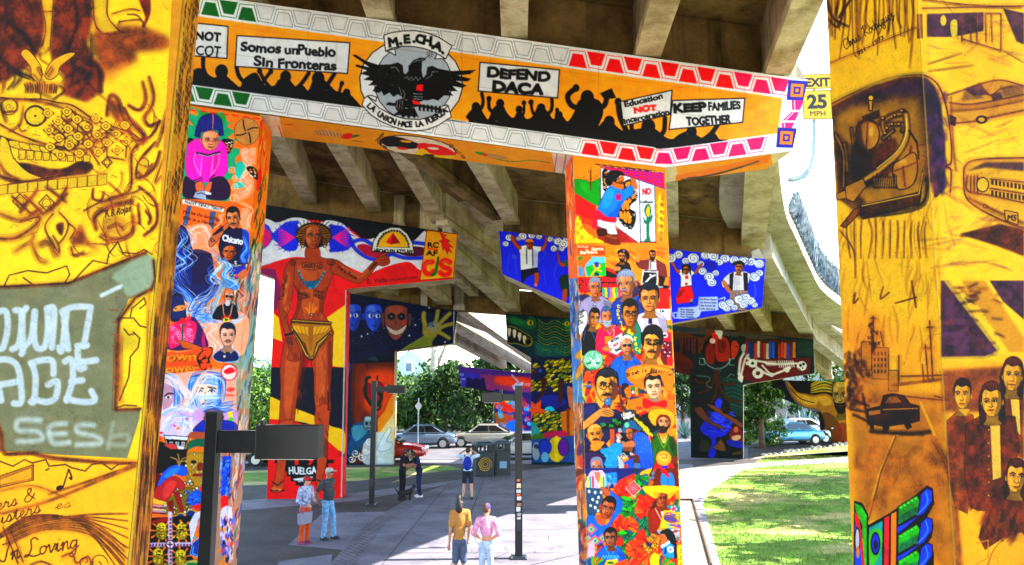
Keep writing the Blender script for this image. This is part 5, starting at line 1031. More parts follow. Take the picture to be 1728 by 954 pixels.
    for k in range(9): c.l('#e8b828' if k%2 else '#d87818',[(334,560),(334+(k-4)*8,520-abs(k-4)*3),(334+(k-4)*10,470+abs(k-4)*14)],1.2,sm=1,taper=.4)
    c.e('#20242c',337,545,11,10); c.e('#d8d0c0',337,545,5,5)
    # turquoise necklace
    c.l('#1d5a74','268,310 285,360 330,400 375,360 405,318',2.6,sm=1)
    for k in range(16): t=k/15; c.e('#3aa0b8',268+137*t,310+90*math.sin(math.pi*t)+5*t,6,5)
    c.p('#1d6a84','305,368 370,365 355,392 345,410 330,395 318,400',sm=1)
    # loincloth
    c.p('#b88c28','228,588 440,600 440,660 370,720 345,780 325,780 300,700 240,650',sm=0,ol='#2a1808',ow=1); c.l('#2a2030','232,575 438,590',5); c.l('#d8b040','234,575 438,590',1.6)
    c.l('#2a1a18','232,620 270,680 305,760 335,785 350,770 370,700 440,640',5); c.l('#e0c060','232,622 270,682 307,760 335,782 350,768 372,702 440,642',2.2)
    for t_ in range(16):
        u=t_/15; c.e('#2a1a18',238+94*u,632+150*u**1.15,5,4); c.e('#2a1a18',436-94*u,648+134*u**1.15,5,4)
    c.p('#e0b83c','240,605 330,612 425,608 400,640 350,650 330,680 310,650 260,640',sm=1); c.p('#a87818','320,610 345,612 340,720 330,740 322,700',sm=1)
    for k in range(8): c.l('#8a6014',[(250+k*24,610),(275+k*16,650)],.8)
    c.l('#1c1c34','198,655 230,645',4); 
    for k in range(4): c.l('#1c1c34',[(205+k*8,665),(212+k*8,705)],1.2)
    # head with striped headdress
    c.p('#a3562f','312,170 368,170 385,235 340,250 300,235',sm=1)
    c.e('#16120e',348,118,98,70)
    for k in range(15):
        a=math.pi+math.pi*(k+.5)/15; c.l('#c8942c',[(348+40*math.cos(a),122+44*math.sin(a)),(348+70*math.cos(a),120+60*math.sin(a)),(348+94*math.cos(a-.08),126+62*math.sin(a-.08))],1.1,sm=1)
    for k in range(6):
        for s_ in (-1,1): c.l('#c8942c',[(348+s_*50,126+k*10),(348+s_*72,120+k*10),(348+s_*(90-k*4),126+k*10)],1.1,sm=1)
    for k in range(12): a=math.pi*(1.1+k*.07); c.l('#16120e',[(348+90*math.cos(a),110+60*math.sin(a)),(348+112*math.cos(a+.1),100+72*math.sin(a))],1.0)
    for s_ in (-1,1): c.e('#16120e',348+s_*58,160,13,24,op=0,ol='#2a1808',ow=1.5); c.l('#d8a838',[(348+s_*66,186),(348+s_*70,200)],1.4)
    face(c,344,128,84,122,'#b06a3e','#16120e',0,neck=0,style='none',dark=.5,sex=1)
    # made-in plaque
    c.p('#ecebe4','660,205 668,150 700,105 760,76 810,78 850,110 878,160 886,218',sm=0,ol=K,ow=1.4); c.p(K,'682,182 694,140 722,105 765,88 810,92 842,120 860,160 864,186'); c.p('#e8c42c','692,182 704,145 730,115 768,98 806,102 834,128 850,160 854,182')
    for k in range(17): a=math.pi+math.pi*(k+.5)/17; c.l('#ecebe4',[(773+82*math.cos(a),182+86*math.sin(a)),(773+92*math.cos(a),182+96*math.sin(a))],1.0)
    c.p('#d0202a','773,104 735,156 760,168 812,160'); c.p('#8c1018','773,104 812,160 760,168'); c.t('HECHO EN AZTLAN',672,210,19,K,1.5,bold=.7,fit=204)
    # yellow panel
    c.p('#f0b92a','955,92 1120,112 1098,346 918,360',ol='#7a1a10',ow=1.2)
    c.t('RC',960,182,27,K,3,bold=1.2,fit=56); c.t('AF',952,225,27,K,3,bold=1.2,fit=58); c.l('#e03020','962,190 1012,195',2)
    c.p('#e0303c','1025,105 1060,120 1045,130 1082,150 1065,155 1095,185 1072,180 1090,215 1070,200 1066,222 1050,190 1040,200 1035,160 1020,150 1040,140',ol='#7a1018',ow=.7)
    c.l('#e83a2a','985,262 955,265 940,290 950,322 978,325 990,312',8,sm=1); c.l('#f68a6a','980,262 955,268 944,292',1.4,sm=1); c.l('#e83a2a','1078,262 1050,252 1030,270 1048,292 1075,300 1072,325 1045,330 1026,318',8,sm=1); c.l('#f68a6a','1070,262 1048,258 1036,270',1.4,sm=1); c.p('#1c7a34','1012,240 1020,245 1008,320 985,338 975,330 996,310',sm=1,ol='#0c3a18',ow=.7)
    c.t('E. Vella',636,378,22,'#5a1018',-6,bold=.5,fit=110); c.t('CHICANO ARTWORKS',752,366,12,'#5a1018',-6,bold=.2,fit=155)
    c.view(); c.l('#b8b4c0','463,470 463,488',.01)
    c.r('#c8a8b8',583,486,600,840,op=0); c.l('#e6d8e0','584,490 576,838',2.2)
    return c.weather(31,.07,14,.3)
def g_(k): return ((k*7919)%13)/13-.5
def mural_blue():
    c=Canvas(830,375,1310,870,1.7,'#1f2fc4'); K='#0f1438'
    brushwork(c,840,390,1300,545,['#2438d8','#1a26a8','#2b44e4'],160,40,7,80,3,.35)
    c.view(740,360,3.18)
    for L in ('380,220 370,300 385,330','410,230 420,330','565,310 575,380','640,260 620,330 635,360','560,190 575,220 540,260'): c.l('#5a70f0',L,1.0,sm=1)
    c.spiral('#7088f4',405,232,13,1.5,1); clouds(c,[(380,130,20),(360,165,16),(450,125,22),(500,120,18),(430,135,14),(540,128,16),(600,140,16),(640,150,22),(670,165,26),(620,190,18),(690,140,20),(660,190,16)])
    c.p('#edeef4','425,180 470,170 510,175 555,180 552,200 535,210 532,300 440,305 438,220',sm=0,ol=K,ow=.7); c.p('#b8bce0','510,190 534,210 530,300 500,300',op=.7)
    c.p('#a85c34','430,195 400,165 388,128 405,122 420,160 445,185',sm=1,ol='#3a1808',ow=.6); c.p('#a85c34','550,190 570,160 572,128 585,128 580,170 560,205',sm=1,ol='#3a1808',ow=.6)
    face(c,488,168,38,54,'#a0552e','#101018',0,neck=0,style='none'); c.p('#d89a3c','466,155 475,140 500,140 510,158 490,150',sm=1); c.l(K,'472,190 474,270',1.6); c.l(K,'504,190 506,280',1.6)
    c.p('#121634','440,305 532,290 540,320 500,330 470,350 455,375 445,370',sm=0); c.p('#a85c34','512,325 535,318 540,350 528,392 516,385 515,350',sm=1,ol='#3a1808',ow=.6); c.e('#c89070',522,385,8,10)
    c.p('#123c3c','650,345 690,330 720,360 715,440 680,440 655,400',sm=1,ol=K,ow=.6); c.p('#0c6464','665,260 710,250 712,285 680,285',sm=1); c.p('#a85c34','640,200 655,260 680,270 670,290 645,270 636,205',sm=1,ol='#3a1808',ow=.6); c.p('#a85c34','668,415 690,410 685,470 665,475',sm=1)
    # hidden middle, then the right half
    c.view(1110,260,3.18)
    clouds(c,[(-250+k*40,520+(k%3)*14,26) for k in range(7)]+[(70,560,26),(110,540,24),(150,575,20),(190,560,30),(230,590,18),(255,545,24),(300,550,26),(330,580,20),(360,562,26),(410,570,24),(460,575,28),(500,578,24),(545,590,26),(240,630,22),(275,660,26),(310,640,18),(290,690,24),(520,660,28),(545,640,20),(480,580,18)],'#eceef6')
    c.p('#101a90','255,580 320,585 300,630 260,620',sm=1)
    # dancer in red skirt
    c.p('#8c1c20','110,720 180,705 195,770 165,800 100,805 105,750',sm=1,op=0)
    c.p('#d8202c','120,715 180,708 196,770 180,795 100,806 98,770',sm=0,ol=K,ow=.7); c.p('#7a0c18','105,740 150,720 130,760 104,775',op=.8); c.p('#f0eef2','104,626 130,618 180,622 200,640 180,655 184,705 122,715 124,660',sm=0,ol=K,ow=.6); c.p('#d8202c','145,655 162,652 165,670 148,672'); c.e('#c03030',153,698,8,8)
    c.p('#b06a3c','104,640 80,600 70,585 88,586 100,612 120,632',sm=1,ol='#3a1808',ow=.5); c.p('#b06a3c','196,636 222,598 240,585 240,596 220,620 205,645',sm=1,ol='#3a1808',ow=.5)
    face(c,152,625,34,44,'#b06a3c','#101018',0,neck=0,style='none'); c.p('#101018','128,628 130,600 150,590 175,600 178,650 170,640 166,608 140,606 136,650',sm=1); c.p('#a0a8b8','176,778 188,778 186,806 172,800'); c.e(K,180,800,9,6)
    # gentleman with waistcoat
    c.p('#e8e2e4','385,640 410,632 470,630 500,645 470,760 400,770 380,700 350,720 340,690 360,660',sm=0,ol=K,ow=.6); c.p('#1c2038','385,645 408,634 402,730 385,740'); c.p('#1c2038','458,634 482,640 486,740 462,730'); c.l('#b8b0c0','415,650 412,730',1); c.l('#b8b0c0','435,650 436,730',1); c.l('#b8b0c0','425,640 424,740',1)
    c.p('#a89088','388,735 484,732 488,800 470,840 395,840 385,790',sm=0,ol=K,ow=.6); 
    for k in range(5): c.l('#6a5450',[(400+k*18,745),(396+k*20,830)],1)
    face(c,434,610,42,54,'#c08458','#201810',0,'#201810',style='short'); c.p('#1c1c24','402,600 400,585 430,575 462,582 466,600 440,592',sm=1); c.p('#c08458','345,690 360,680 392,730 390,748 370,735',sm=1)
    clouds(c,[(350,810,24),(385,800,22),(370,830,20),(440,780,28),(470,770,26),(500,790,24),(460,810,22),(520,810,16),(410,825,18)],'#f0f1f6')
    # name lists on pale boxes
    c.p('#c8d0ec','220,768 322,766 325,838 232,845 225,868 205,882 110,885 108,826 205,820 216,812')
    for k in range(4): c.t('Cita Rivera Ramirez'[:18-k*2],222,784+k*17,9,'#3a4270',1,bold=.2,fit=95-k*3); c.t('Maria Guzman'[:12],118,838+k*13,9,'#3a4270',2,bold=.2,fit=72+6*(k%2))
    c.l('#c8d0ec','80,870 80,855 105,850 105,880 88,880 88,865',2.2); c.l('#c8d0ec','330,780 360,770 358,785',2.2); c.l('#4a70d8','520,700 525,740 518,780',2,sm=1)
    c.view(); c.p('#d8c0b0','1133,546 1286,519 1290,526 1290,545 1133,570'); c.p('#e07a3c','1180,540 1200,535 1200,550 1180,553',op=.7)
    c.p('#c8c4bc','840,392 1300,440 1300,437 840,387',op=.01)
    return c.weather(32,.07,14,.3)
def mural_night():
    c=Canvas(485,470,790,800,1.7,'#0e1838'); g=np.random.default_rng(9)
    brushwork(c,490,490,780,600,['#14224c','#0a1028','#1c3060','#0e2048'],180,30,6,10,2,.5,60)
    for k in range(70): x,y=g.uniform(560,770),g.uniform(495,600); c.e('#c8d8f0',x,y,g.uniform(.3,.9),op=.8)
    c.view(580,480,2.982)
    def blue(x,y,w,h,col,lk):
        c.p(col,[(x+a*w,y+b*h) for a,b in pts('-.5,-.2 -.4,-.45 0,-.52 .4,-.45 .5,-.2 .42,.15 .2,.42 0,.5 -.2,.42 -.42,.15')],sm=1,ol='#0a1838',ow=.8)
        c.p(sh(col,.6),[(x+a*w,y+b*h) for a,b in pts('.48,-.2 .4,.15 .2,.42 0,.5 .1,.2 .2,0 .25,-.3')],sm=1,op=.6); c.p(mixc(col,'#fff',.45),[(x+a*w,y+b*h) for a,b in pts('-.3,-.4 0,-.45 .1,-.25 -.25,-.2')],sm=1,op=.5)
        for s_ in (-1,1):
            c.p(sh(col,.85),[(x+s_*(.5)*w,y-.1*h),(x+s_*.62*w,y-.22*h),(x+s_*.6*w,y+.05*h),(x+s_*.5*w,y+.06*h)],sm=1,ol='#0a1838',ow=.5)
            c.e('#e8eef8',x+s_*.2*w+lk,y-.08*h,.14*w,.08*h); c.e('#101830',x+s_*.2*w+lk*1.4,y-.08*h,.07*w,.07*h); c.l('#0a1838',[(x+s_*.06*w,y-.2*h),(x+s_*.22*w,y-.25*h),(x+s_*.38*w,y-.18*h)],1)
        c.l('#0a1838',[(x,y-.05*h),(x+.05*w+lk,y+.13*h)],.9); c.p('#2a3478',[(x-.12*w+lk,y+.27*h),(x+lk,y+.24*h),(x+.12*w+lk,y+.27*h),(x+lk,y+.33*h)],sm=1)
    blue(48,168,84,134,'#3c5ab4',-4); blue(150,170,88,136,'#4a68c4',5)
    c.p('#8c5c54','205,150 215,115 265,102 315,115 322,150 315,220 290,262 258,282 230,255 208,200',sm=1,ol='#141428',ow=.9); c.p('#c07860','225,120 265,108 300,120 280,150 240,150',sm=1,op=.6)
    for s_,x in ((-1,205),(1,325)): c.p('#6a5058',[(x,150),(x+s_*16,148),(x+s_*16,190),(x+s_*2,215)],sm=1,ol='#141428',ow=.6)
    for x in (240,290): c.e('#141420',x,162,19,18); c.e('#6a8090',x,162,6,6)
    c.l('#4a2c30','264,165 258,195 272,198',1); c.p('#d8c8c0','214,208 265,232 316,204 300,240 265,256 232,242',sm=1,ol='#3a1c20',ow=.8); c.p('#c05048','300,180 315,190 308,206 295,198',sm=1,op=.6)
    # open hand
    c.p('#8c9450','290,330 400,260 430,230 480,235 445,290 440,310 350,322',sm=1); c.p('#a8a05c','400,190 415,215 480,200 490,235 440,270 400,250',sm=1)
    for q,w in (('410,205 402,170 404,146',8),('455,215 468,170 474,134',7),('470,210 508,172 534,146',7),('478,222 520,205 548,198',7),('470,236 500,252 530,270',7)): c.l('#a8a05c',q,w,sm=1,soft=.2); c.l('#c8c488',q,1.6,sm=1,op=.6)
    c.e('#8ab0c0',450,208,26,20,op=.5); c.e('#202030',450,210,6,6); c.p('#b0a8b8','425,195 470,190 480,225 440,250 425,230',sm=1,op=.4)
    for x,y in ((360,205),(90,262),(430,118),(510,290),(330,258),(120,250)): c.e('#dcecff',x,y,4,4); c.e('#dcecff',x,y,10,10,op=.2,soft=2)
    # stem: dark upper, orange sky with heart, pale ghost and painted sunlit wedge below
    c.p('#0a1024','-20,320 270,335 270,420 -20,420'); c.p('#10203c','20,370 60,350 130,326 260,345 260,360 100,380 40,420',sm=1)
    c.p('#5a3020','40,400 250,390 255,900 30,900'); c.p('#d0642a','100,450 255,430 258,560 200,660 150,660 90,600',sm=1,soft=6); c.p('#8a3c20','60,430 110,420 100,640 60,700',sm=1,op=.6); c.p('#3a4a5c','120,378 155,365 172,385',sm=1)
    c.p('#8a1c34','100,520 125,498 150,512 172,490 200,510 196,560 150,620 108,570',sm=1,ol='#2a0810',ow=1); c.l('#1c3424','130,468 115,480 112,560 150,610 180,600 190,560 160,540',5,sm=1); c.l('#1c3424','165,600 185,610 176,630 150,636',4,sm=1); c.l('#2a1410','170,460 165,520',2); c.e('#1c3424',122,470,14,9)
    c.p('#f2a840','258,520 205,640 170,680 175,900 258,900',sm=0); c.p('#f6e0b8','258,640 200,720 170,760 170,900 258,900',sm=0); c.p('#dce8ee','230,760 120,760 100,900 258,900',sm=1,op=.85)  # orange to cream wedge: sunlight on the stem's lower right, put into the paint
    c.p('#2a5a78','10,720 60,700 110,690 150,720 140,770 100,800 60,860 10,840',sm=1); c.p('#16283c','0,640 40,640 50,720 10,860 0,870'); c.p('#7ab0bc','40,720 100,710 120,740 60,790',sm=1,op=.7)
    c.e('#8a9aa4',125,700,27,36,ol='#1c2838',ow=.9); c.e('#20303c',116,700,8,9); c.e('#20303c',138,700,8,9); c.l('#20303c','112,724 140,724',1.4); c.p('#d8e4ec','105,670 130,664 140,680 110,684',sm=1,op=.6)
    c.p('#eef4f8','180,800 200,760 230,720 238,740 215,790 245,800 230,830 190,840 170,830',sm=1,ol='#7a9cb0',ow=.8)
    for x,y,r in ((60,850,22),(90,870,20),(130,790,22),(150,840,24),(40,880,18),(110,840,16)): c.spiral('#f4f4f0',x,y,r,1.4,2.0)
    for k in range(8): c.spiral('#1c4a7c',10+(k%3)*16,740+k*20,11,1.4,1.2)
    c.p('#1a2440','-20,600 20,600 30,480 18,380 -20,360'); c.e('#5a7aa8',18,420,16,34,op=.7); c.l('#a03050','12,330 8,640',2)
    c.view(); c.l('#e8dcc0','667,594 663,780',1.4); c.l('#b8c0d0','766,526 766,580',2.4)
    return c.weather(33,.1,12,.4)
def mural_serpent():
    c=Canvas(845,520,1030,800,1.7,'#0f3a44'); g=np.random.default_rng(5)
    brushwork(c,850,530,1020,620,['#124a50','#0a2a38','#1a5a54'],90,30,5,20,2,.5,50)
    c.view(740,360,3.18)
    c.p('#1a6a4c','365,560 400,550 460,575 490,550 525,570 520,620 480,625 440,610 380,590',sm=1,ol='#0a2420',ow=1); c.e('#d8c83c',492,588,17,15); c.e('#101810',495,588,6,12); c.p('#2a8a60','400,560 460,575 450,600 390,585',sm=1,op=.7)
    c.p('#1a6a4c','662,580 700,560 720,570 718,640 680,630',sm=1,ol='#0a2420',ow=1); c.e('#d8c83c',690,594,14,13); c.e('#101810',690,594,5,10)
    c.p('#0a1c20','366,610 420,620 490,660 505,690 480,715 420,700 366,690',sm=1,ol='#b8b030',ow=1.1)
    for x,y in ((380,640),(408,648),(436,664),(462,680)): c.p('#e8e4d8',[(x-10,y-22),(x+10,y-18),(x+4,y+18),(x-6,y+18)],sm=1,ol='#202820',ow=.6)
    c.e('#101c20',482,690,18,18,ol='#c8b830',ow=1)
    for k in range(12): c.l('#6aa858' if k%2 else '#c8c050',[(535,570+k*14),(575,595+k*14),(625,575+k*15),(680,600+k*15),(715,590+k*14)],1.1,sm=1,op=.85)
    for k in range(6): c.l('#1c7a70',[(520,690+k*12),(580,720+k*10),(680,700+k*14)],2,sm=1,op=.8)
    # leaves and dancers on the stem
    c.p('#122848','496,770 730,770 730,960 496,960')
    def leaves(x0,y0,x1,y1,n,seed):
        gg=np.random.default_rng(seed)
        for k in range(n):
            x,y=gg.uniform(x0,x1),gg.uniform(y0,y1); c.e('#141c14',x,y,20,8.5,rot=-.5); c.e(['#d8c83c','#b8a820','#e8dc60','#8a9a24'][k%4],x,y,16,6,rot=-.5)
    leaves(500,780,725,950,80,3); c.p('#1a2448','500,850 560,820 580,860 540,900 500,890',sm=1); c.e('#6a2c3c',515,850,9,9); c.e('#3a5cb0',545,845,10,10)
    c.view(640,640,3.04)
    c.p('#1a2a60','778,20 1000,20 1000,180 778,200'); c.p('#141c54','790,90 900,60 990,110 960,170 880,180 800,170',sm=1); c.p('#2a3ca0','820,100 900,80 960,120 880,150',sm=1,op=.7)
    leaves(780,10,930,60,26,6); c.p('#4a2c1c','830,0 860,0 845,80 820,100 800,110 830,60',sm=1); c.p('#4a2c1c','920,10 945,20 935,120 918,120',sm=1); c.p('#c89070','965,40 1000,60 1000,150 975,140',sm=1)
    c.p('#e8702a','778,110 800,130 830,105 828,150 855,160 820,190 778,200',sm=0); c.p('#3ac8d8','850,150 880,140 900,160 860,170',sm=1); leaves(800,170,960,270,54,7); c.p('#c88a24','930,170 1000,150 1000,290 940,290',sm=0); c.p('#8a4a1c','960,150 975,150 980,420 965,420')
    c.p('#4aa0a0','778,220 810,240 825,290 778,295',sm=1); c.p('#5a7a20','780,290 850,280 880,310 860,350 780,330',sm=1); c.p('#a82c5c','850,275 950,265 950,300 860,310',sm=1)
    c.p('#3a5c8c','778,310 1000,290 1000,425 778,425'); c.e('#d8c02c',910,360,46,66); c.p('#e8d848','896,300 910,290 922,310 918,420 900,420'); c.e('#6a2c8c',945,350,28,44,ol='#20103c',ow=1); c.e('#a8b0b8',805,370,20,46); c.e('#404858',805,345,12,13); c.e('#2a48a0',850,350,34,40,ol='#101c40',ow=1); c.e('#8ac0d8',850,400,20,26)
    return c.weather(34,.1,12,.4)
def mural_skeleton():
    c=Canvas(1050,530,1390,800,1.8,'#15282c'); g=np.random.default_rng(6); K='#0a0c0e'
    brushwork(c,1060,540,1380,770,['#1a3430','#0c1418','#203c34','#14202c'],260,26,5,20,2,.5,60)
    c.view(1110,520,3.406)
    c.p('#6a6054','80,100 300,120 560,150 700,170 560,180 400,160 90,140',sm=1,op=.8); c.p('#3a4a54','80,95 260,110 240,135 80,130',op=.8)
    c.p('#7a4a20','90,140 180,150 260,170 290,120 330,150 260,230 220,260 90,190',sm=1,op=.8)
    for k in range(8): c.p(['#401c20','#1c2040','#5a3018','#2a1420'][k%4],[(92+k*18,180),(104+k*18,176),(106+k*18,270),(92+k*18,262)]); c.e('#4a2c1c',98+k*18,176,6,9)
    c.p('#64290f','90,250 190,300 195,350 150,380 90,340',sm=1); c.p('#4a1c10','90,300 180,320 190,380 140,370',sm=1,op=.8)
    # seated figures in the medallion
    c.e('#140e10',345,235,88,86); c.p('#7c2c1c','280,220 310,205 330,260 320,320 290,320 275,280',sm=1); c.p('#963820','330,170 380,165 410,200 415,290 370,310 335,290',sm=1); c.p('#7c2c1c','350,190 390,200 380,250 352,250',sm=1,ol='#2a0c08',ow=.7); c.e('#6a2818',372,215,16,20)
    c.p('#b0502c','425,200 445,188 462,205 466,240 440,290 424,280',sm=1); c.e('#141010',452,220,5,4); c.p('#102420','445,180 480,160 510,180 500,230 470,250 465,205',sm=1)
    c.p('#c8282c','310,150 340,125 345,180 315,170'); c.e('#e8e4dc',352,142,22,20,ol=K,ow=.7); c.e('#e8d8cc',315,190,18,18,ol='#8a1c1c',ow=.8); c.l('#e8e4dc','330,130 360,170',1.6); c.p('#e8e4dc','345,155 372,150 365,180 350,175')
    c.l('#8a9c9c','240,290 268,290 268,325 240,325 240,300',1.6); c.l('#8a9c9c','438,292 412,292 412,328 438,328',1.6); c.l('#9cacac','262,290 290,330 345,350 395,330 420,292',1.8,sm=1); c.e('#607878',345,355,24,16,op=.6)
    # row of standing people
    cols=['#8a2c20','#20407c','#203c60','#b0502c','#d8d0c0','#7c2018','#9c4424','#c8c4b4','#2c50a0','#2c60a8','#141820','#983c20','#b0582c','#c07838','#2c50a0','#6a3018','#c08850']
    for k in range(17):
        x=512+k*17; y=175+(k%4)*4+k*.5; c.p(cols[k],[(x-9,y+14),(x+8,y+12),(x+10,y+112-k*.5),(x-10,y+105)],ol=K,ow=.5); c.e('#5a3018',x,y+4,7,9)
    c.p('#5c1418','455,280 560,290 700,296 880,285 872,372 700,410 560,425 520,420 470,400',sm=0); c.p('#3a6a3c','800,190 890,195 885,280 800,270',op=.35)
    W='#e6e4dc'
    for L,w in (('466,380 475,300 495,260',6),('478,390 500,300 520,270',5),('520,290 545,320',7),('555,330 610,370 650,388',5),('600,330 640,372 670,380',4),('660,385 760,345',5),('620,318 700,322 800,318',4.5),('545,300 620,312',5)): c.l(W,L,w*.75,sm=1)
    for x,y,r in ((545,318,26),(576,375,32),(828,333,29),(516,318,12),(655,386,12),(742,362,10),(470,382,10)): c.e(W,x,y,r,r*.95)
    c.e(K,545,318,9,8); c.e('#5c1418',576,375,13,12); c.e(K,820,330,8,9); c.e(K,838,322,8,8); c.e(K,832,345,4,4); c.l(K,'808,345 820,356',1.2)
    for k in range(8): c.l(W,[(692+k*12,304),(700+k*12,338)],1.8,sm=1); c.l(W,[(620+k*8,306),(628+k*8,330)],1.2)
    c.p(W,'720,345 760,335 755,368 735,360'); c.p(W,'460,395 490,390 485,428 470,430',sm=1); c.p(W,'482,215 505,210 500,250 482,245',sm=1,op=.8)
    # stem: tree roots, green hills, blue water, bathing people
    c.p('#0e1a1c','190,385 487,440 484,860 190,860'); c.p('#14403c','380,400 487,440 484,620 400,560 380,470',sm=1,op=.9); 
    for k in range(7): c.l('#3c7c60',[(390,420+k*24),(430,410+k*24),(484,430+k*24)],1.2,sm=1,op=.8)
    for L in ('330,360 320,420 290,470 230,490','345,360 350,440 400,520 470,540','335,380 335,480 310,540','300,420 250,430 210,410','350,420 400,440 450,430'): c.l('#4a2818',L,4,sm=1)
    for L in ('225,390 300,400 280,440 310,460','400,400 420,380 440,390'): c.l('#8a9c90',L,1.2,sm=1)
    c.p('#2430a0','260,660 330,600 350,520 370,540 360,600 420,640 400,720 340,760 330,850 290,850 310,760 250,710',sm=1); c.p('#4a5ce0','310,600 380,610 390,650 320,660',sm=1,op=.8); brushwork(c,260,590,420,720,['#5a70f0','#141c60','#3a48c8'],60,40,2,20,3,.8,10); c.p('#3a48d0','330,540 360,520 370,560 340,590',sm=1)
    c.p('#6a4830','210,560 250,570 300,640 350,670 390,695 350,690 270,650 220,600',sm=1,ol=K,ow=.6); c.e('#141010',225,548,20,26); c.p('#7c5438','280,550 340,570 400,610 480,660 484,690 420,650 340,600',sm=1,ol=K,ow=.6); c.e('#100c0c',390,570,26,40)
    c.p('#7a5c3a','345,745 375,770 390,820 340,815 320,800 345,775',sm=1,ol=K,ow=.6); c.e('#100c0c',345,755,13,15); c.p('#3a3c2c','255,745 290,770 300,820 240,820',sm=1); c.e('#141010',270,745,13,14)
    c.p('#6a1830','420,700 450,675 480,700 484,780 430,770 410,740',sm=1); c.e('#b87c54',450,700,13,17); c.p('#d8b898','425,740 470,730 475,750 440,765',sm=1); c.p('#24308c','400,760 484,770 480,805 410,790',sm=1); c.p('#8a6a3c','430,830 484,820 484,840 430,845',op=.6)
    c.view(); c.l('#e8e0d0','1374,575 1376,630',2.5); c.l('#d8c8b8','1256,650 1376,631',2)
    return c.weather(35,.1,12,.4)
def mural_giant():
    c=Canvas(1290,630,1480,760,1.8,'#0f0f10'); K='#0c0a08'
    c.view(1110,520,3.406)
    c.l('#9aa0a4','735,420 760,480 800,540 850,575 930,590',4,sm=1,op=.8)
    c.p('#a8823a','735,410 765,440 800,480 840,490 900,500 960,490 1010,520 1050,600 1110,640 1230,700 1230,770 980,770 960,660 930,590 850,570 800,540 765,490',sm=1,ol='#5a4418',ow=1)
    c.p('#d8b860','790,490 860,505 920,520 900,560 820,540',sm=1,op=.8); c.p('#d8b860','920,510 980,510 1000,550 950,560',sm=1,op=.7); c.p('#5a3c18','950,600 1010,620 1060,700 1040,770 980,770 960,660',sm=1,op=.7); c.p('#8a4418','1020,690 1080,660 1110,760 1030,770',sm=1,op=.7); c.l('#3a2410','760,460 820,520 900,545',1.4,sm=1)
    for k in range(9): c.l(['#d8c040','#a88a20','#e8dc80','#6a6a1c'][k%4],[(1005,420+k*8),(950,405+k*9),(880,440+k*6)],2.2,sm=1,taper=.5)
    face(c,1056,505,96,175,'#a08848','#20180c',0,bd='#1c1810',neck=1,style='bald',dark=.4); c.p('#d8c880','1030,425 1080,420 1075,450 1035,455',sm=1,op=.6)
    return c.weather(36,.12,10,.3)
def mural_purple():
    c=Canvas(765,605,910,760,1.8,'#3a3470'); c.view(740,360,3.18)
    c.p('#4a44a0','100,820 300,830 280,960 100,950'); c.p('#8a4878','220,840 500,860 500,960 240,960',sm=0); c.p('#d8603c','300,880 420,870 500,900 500,930 330,920',sm=1,soft=3); c.p('#5a3c84','100,820 500,860 500,880 300,870 100,850')
    for x,y,w,h in ((115,860,20,12),(120,885,24,10),(150,890,14,8),(108,900,16,12)): c.r('#c0b8d8',x,y,x+w,y+h,op=.7)
    for k in range(7): c.e('#1c1c48',160+k*13,895+(k%3)*6,10,14); 
    c.p('#1c1c48','150,900 250,905 260,960 140,960'); c.l('#c8c8e0','395,870 430,905 400,930',3); c.p('#c8d4ec','400,935 450,905 450,925 420,950',sm=1); c.t('YES',455,925,14,'#e8e0e8',5,fit=34)
    c.view(640,640,3.04)
    c.p('#241c38','500,50 600,60 600,110 540,110'); c.p('#3a2a6c','590,50 775,75 775,300 590,300'); c.p('#d84a30','590,90 720,120 690,170 600,150',sm=1); c.p('#b8843c','590,170 690,180 690,230 600,240',op=.8)
    g=np.random.default_rng(3)
    for k in range(40): x,y=g.uniform(600,775),g.uniform(100,280); c.spiral(['#3ab0e0','#1c58c0','#e8682c','#7ad0f0','#c02c60'][k%5],x,y,g.uniform(8,18),1.4,1.6)
    c.p('#2c7cd0','650,230 690,210 720,240 700,270 660,265',sm=1); c.e('#f0d060',655,112,12,10)
    return c.weather(37,.1,10,.3)
SEP=('#d8b61a','#8c4a14','#4a1c14')
def front_finish(c,seed):
    h,w=c.h,c.w; l=c.a.mean(2,keepdims=True); base=.56
    n=fbm(h,w,26,seed,5); n2=fbm(h,w,5,seed+1,2); dk=np.clip((base-l)/base,0,1)          # airbrush grain where the paint is dark
    c.a*=1-dk*1.1*np.clip(.25+(n[...,None]-.5)*2.2+(n2[...,None]-.5)*.9,-.25,.8)
    c.a*=(1+.08*(n2-.5)+.06*(fbm(h,w,70,seed+2,4)-.5))[...,None]
    sp=np.random.default_rng(seed).random((h,w))>.9978; c.a[sp]*=.35; c.a[1:][sp[:-1]]*=.6
    st=np.clip((fbm(h,w,40,seed+4,4)-.6)*4,0,1)*np.clip((upnoise(h,w,4,seed+6)-.35)*1.5,0,1); c.a*=(1-.16*st)[...,None]
    np.clip(c.a,0,1,out=c.a); return c.weather(seed,.03,8,.15)
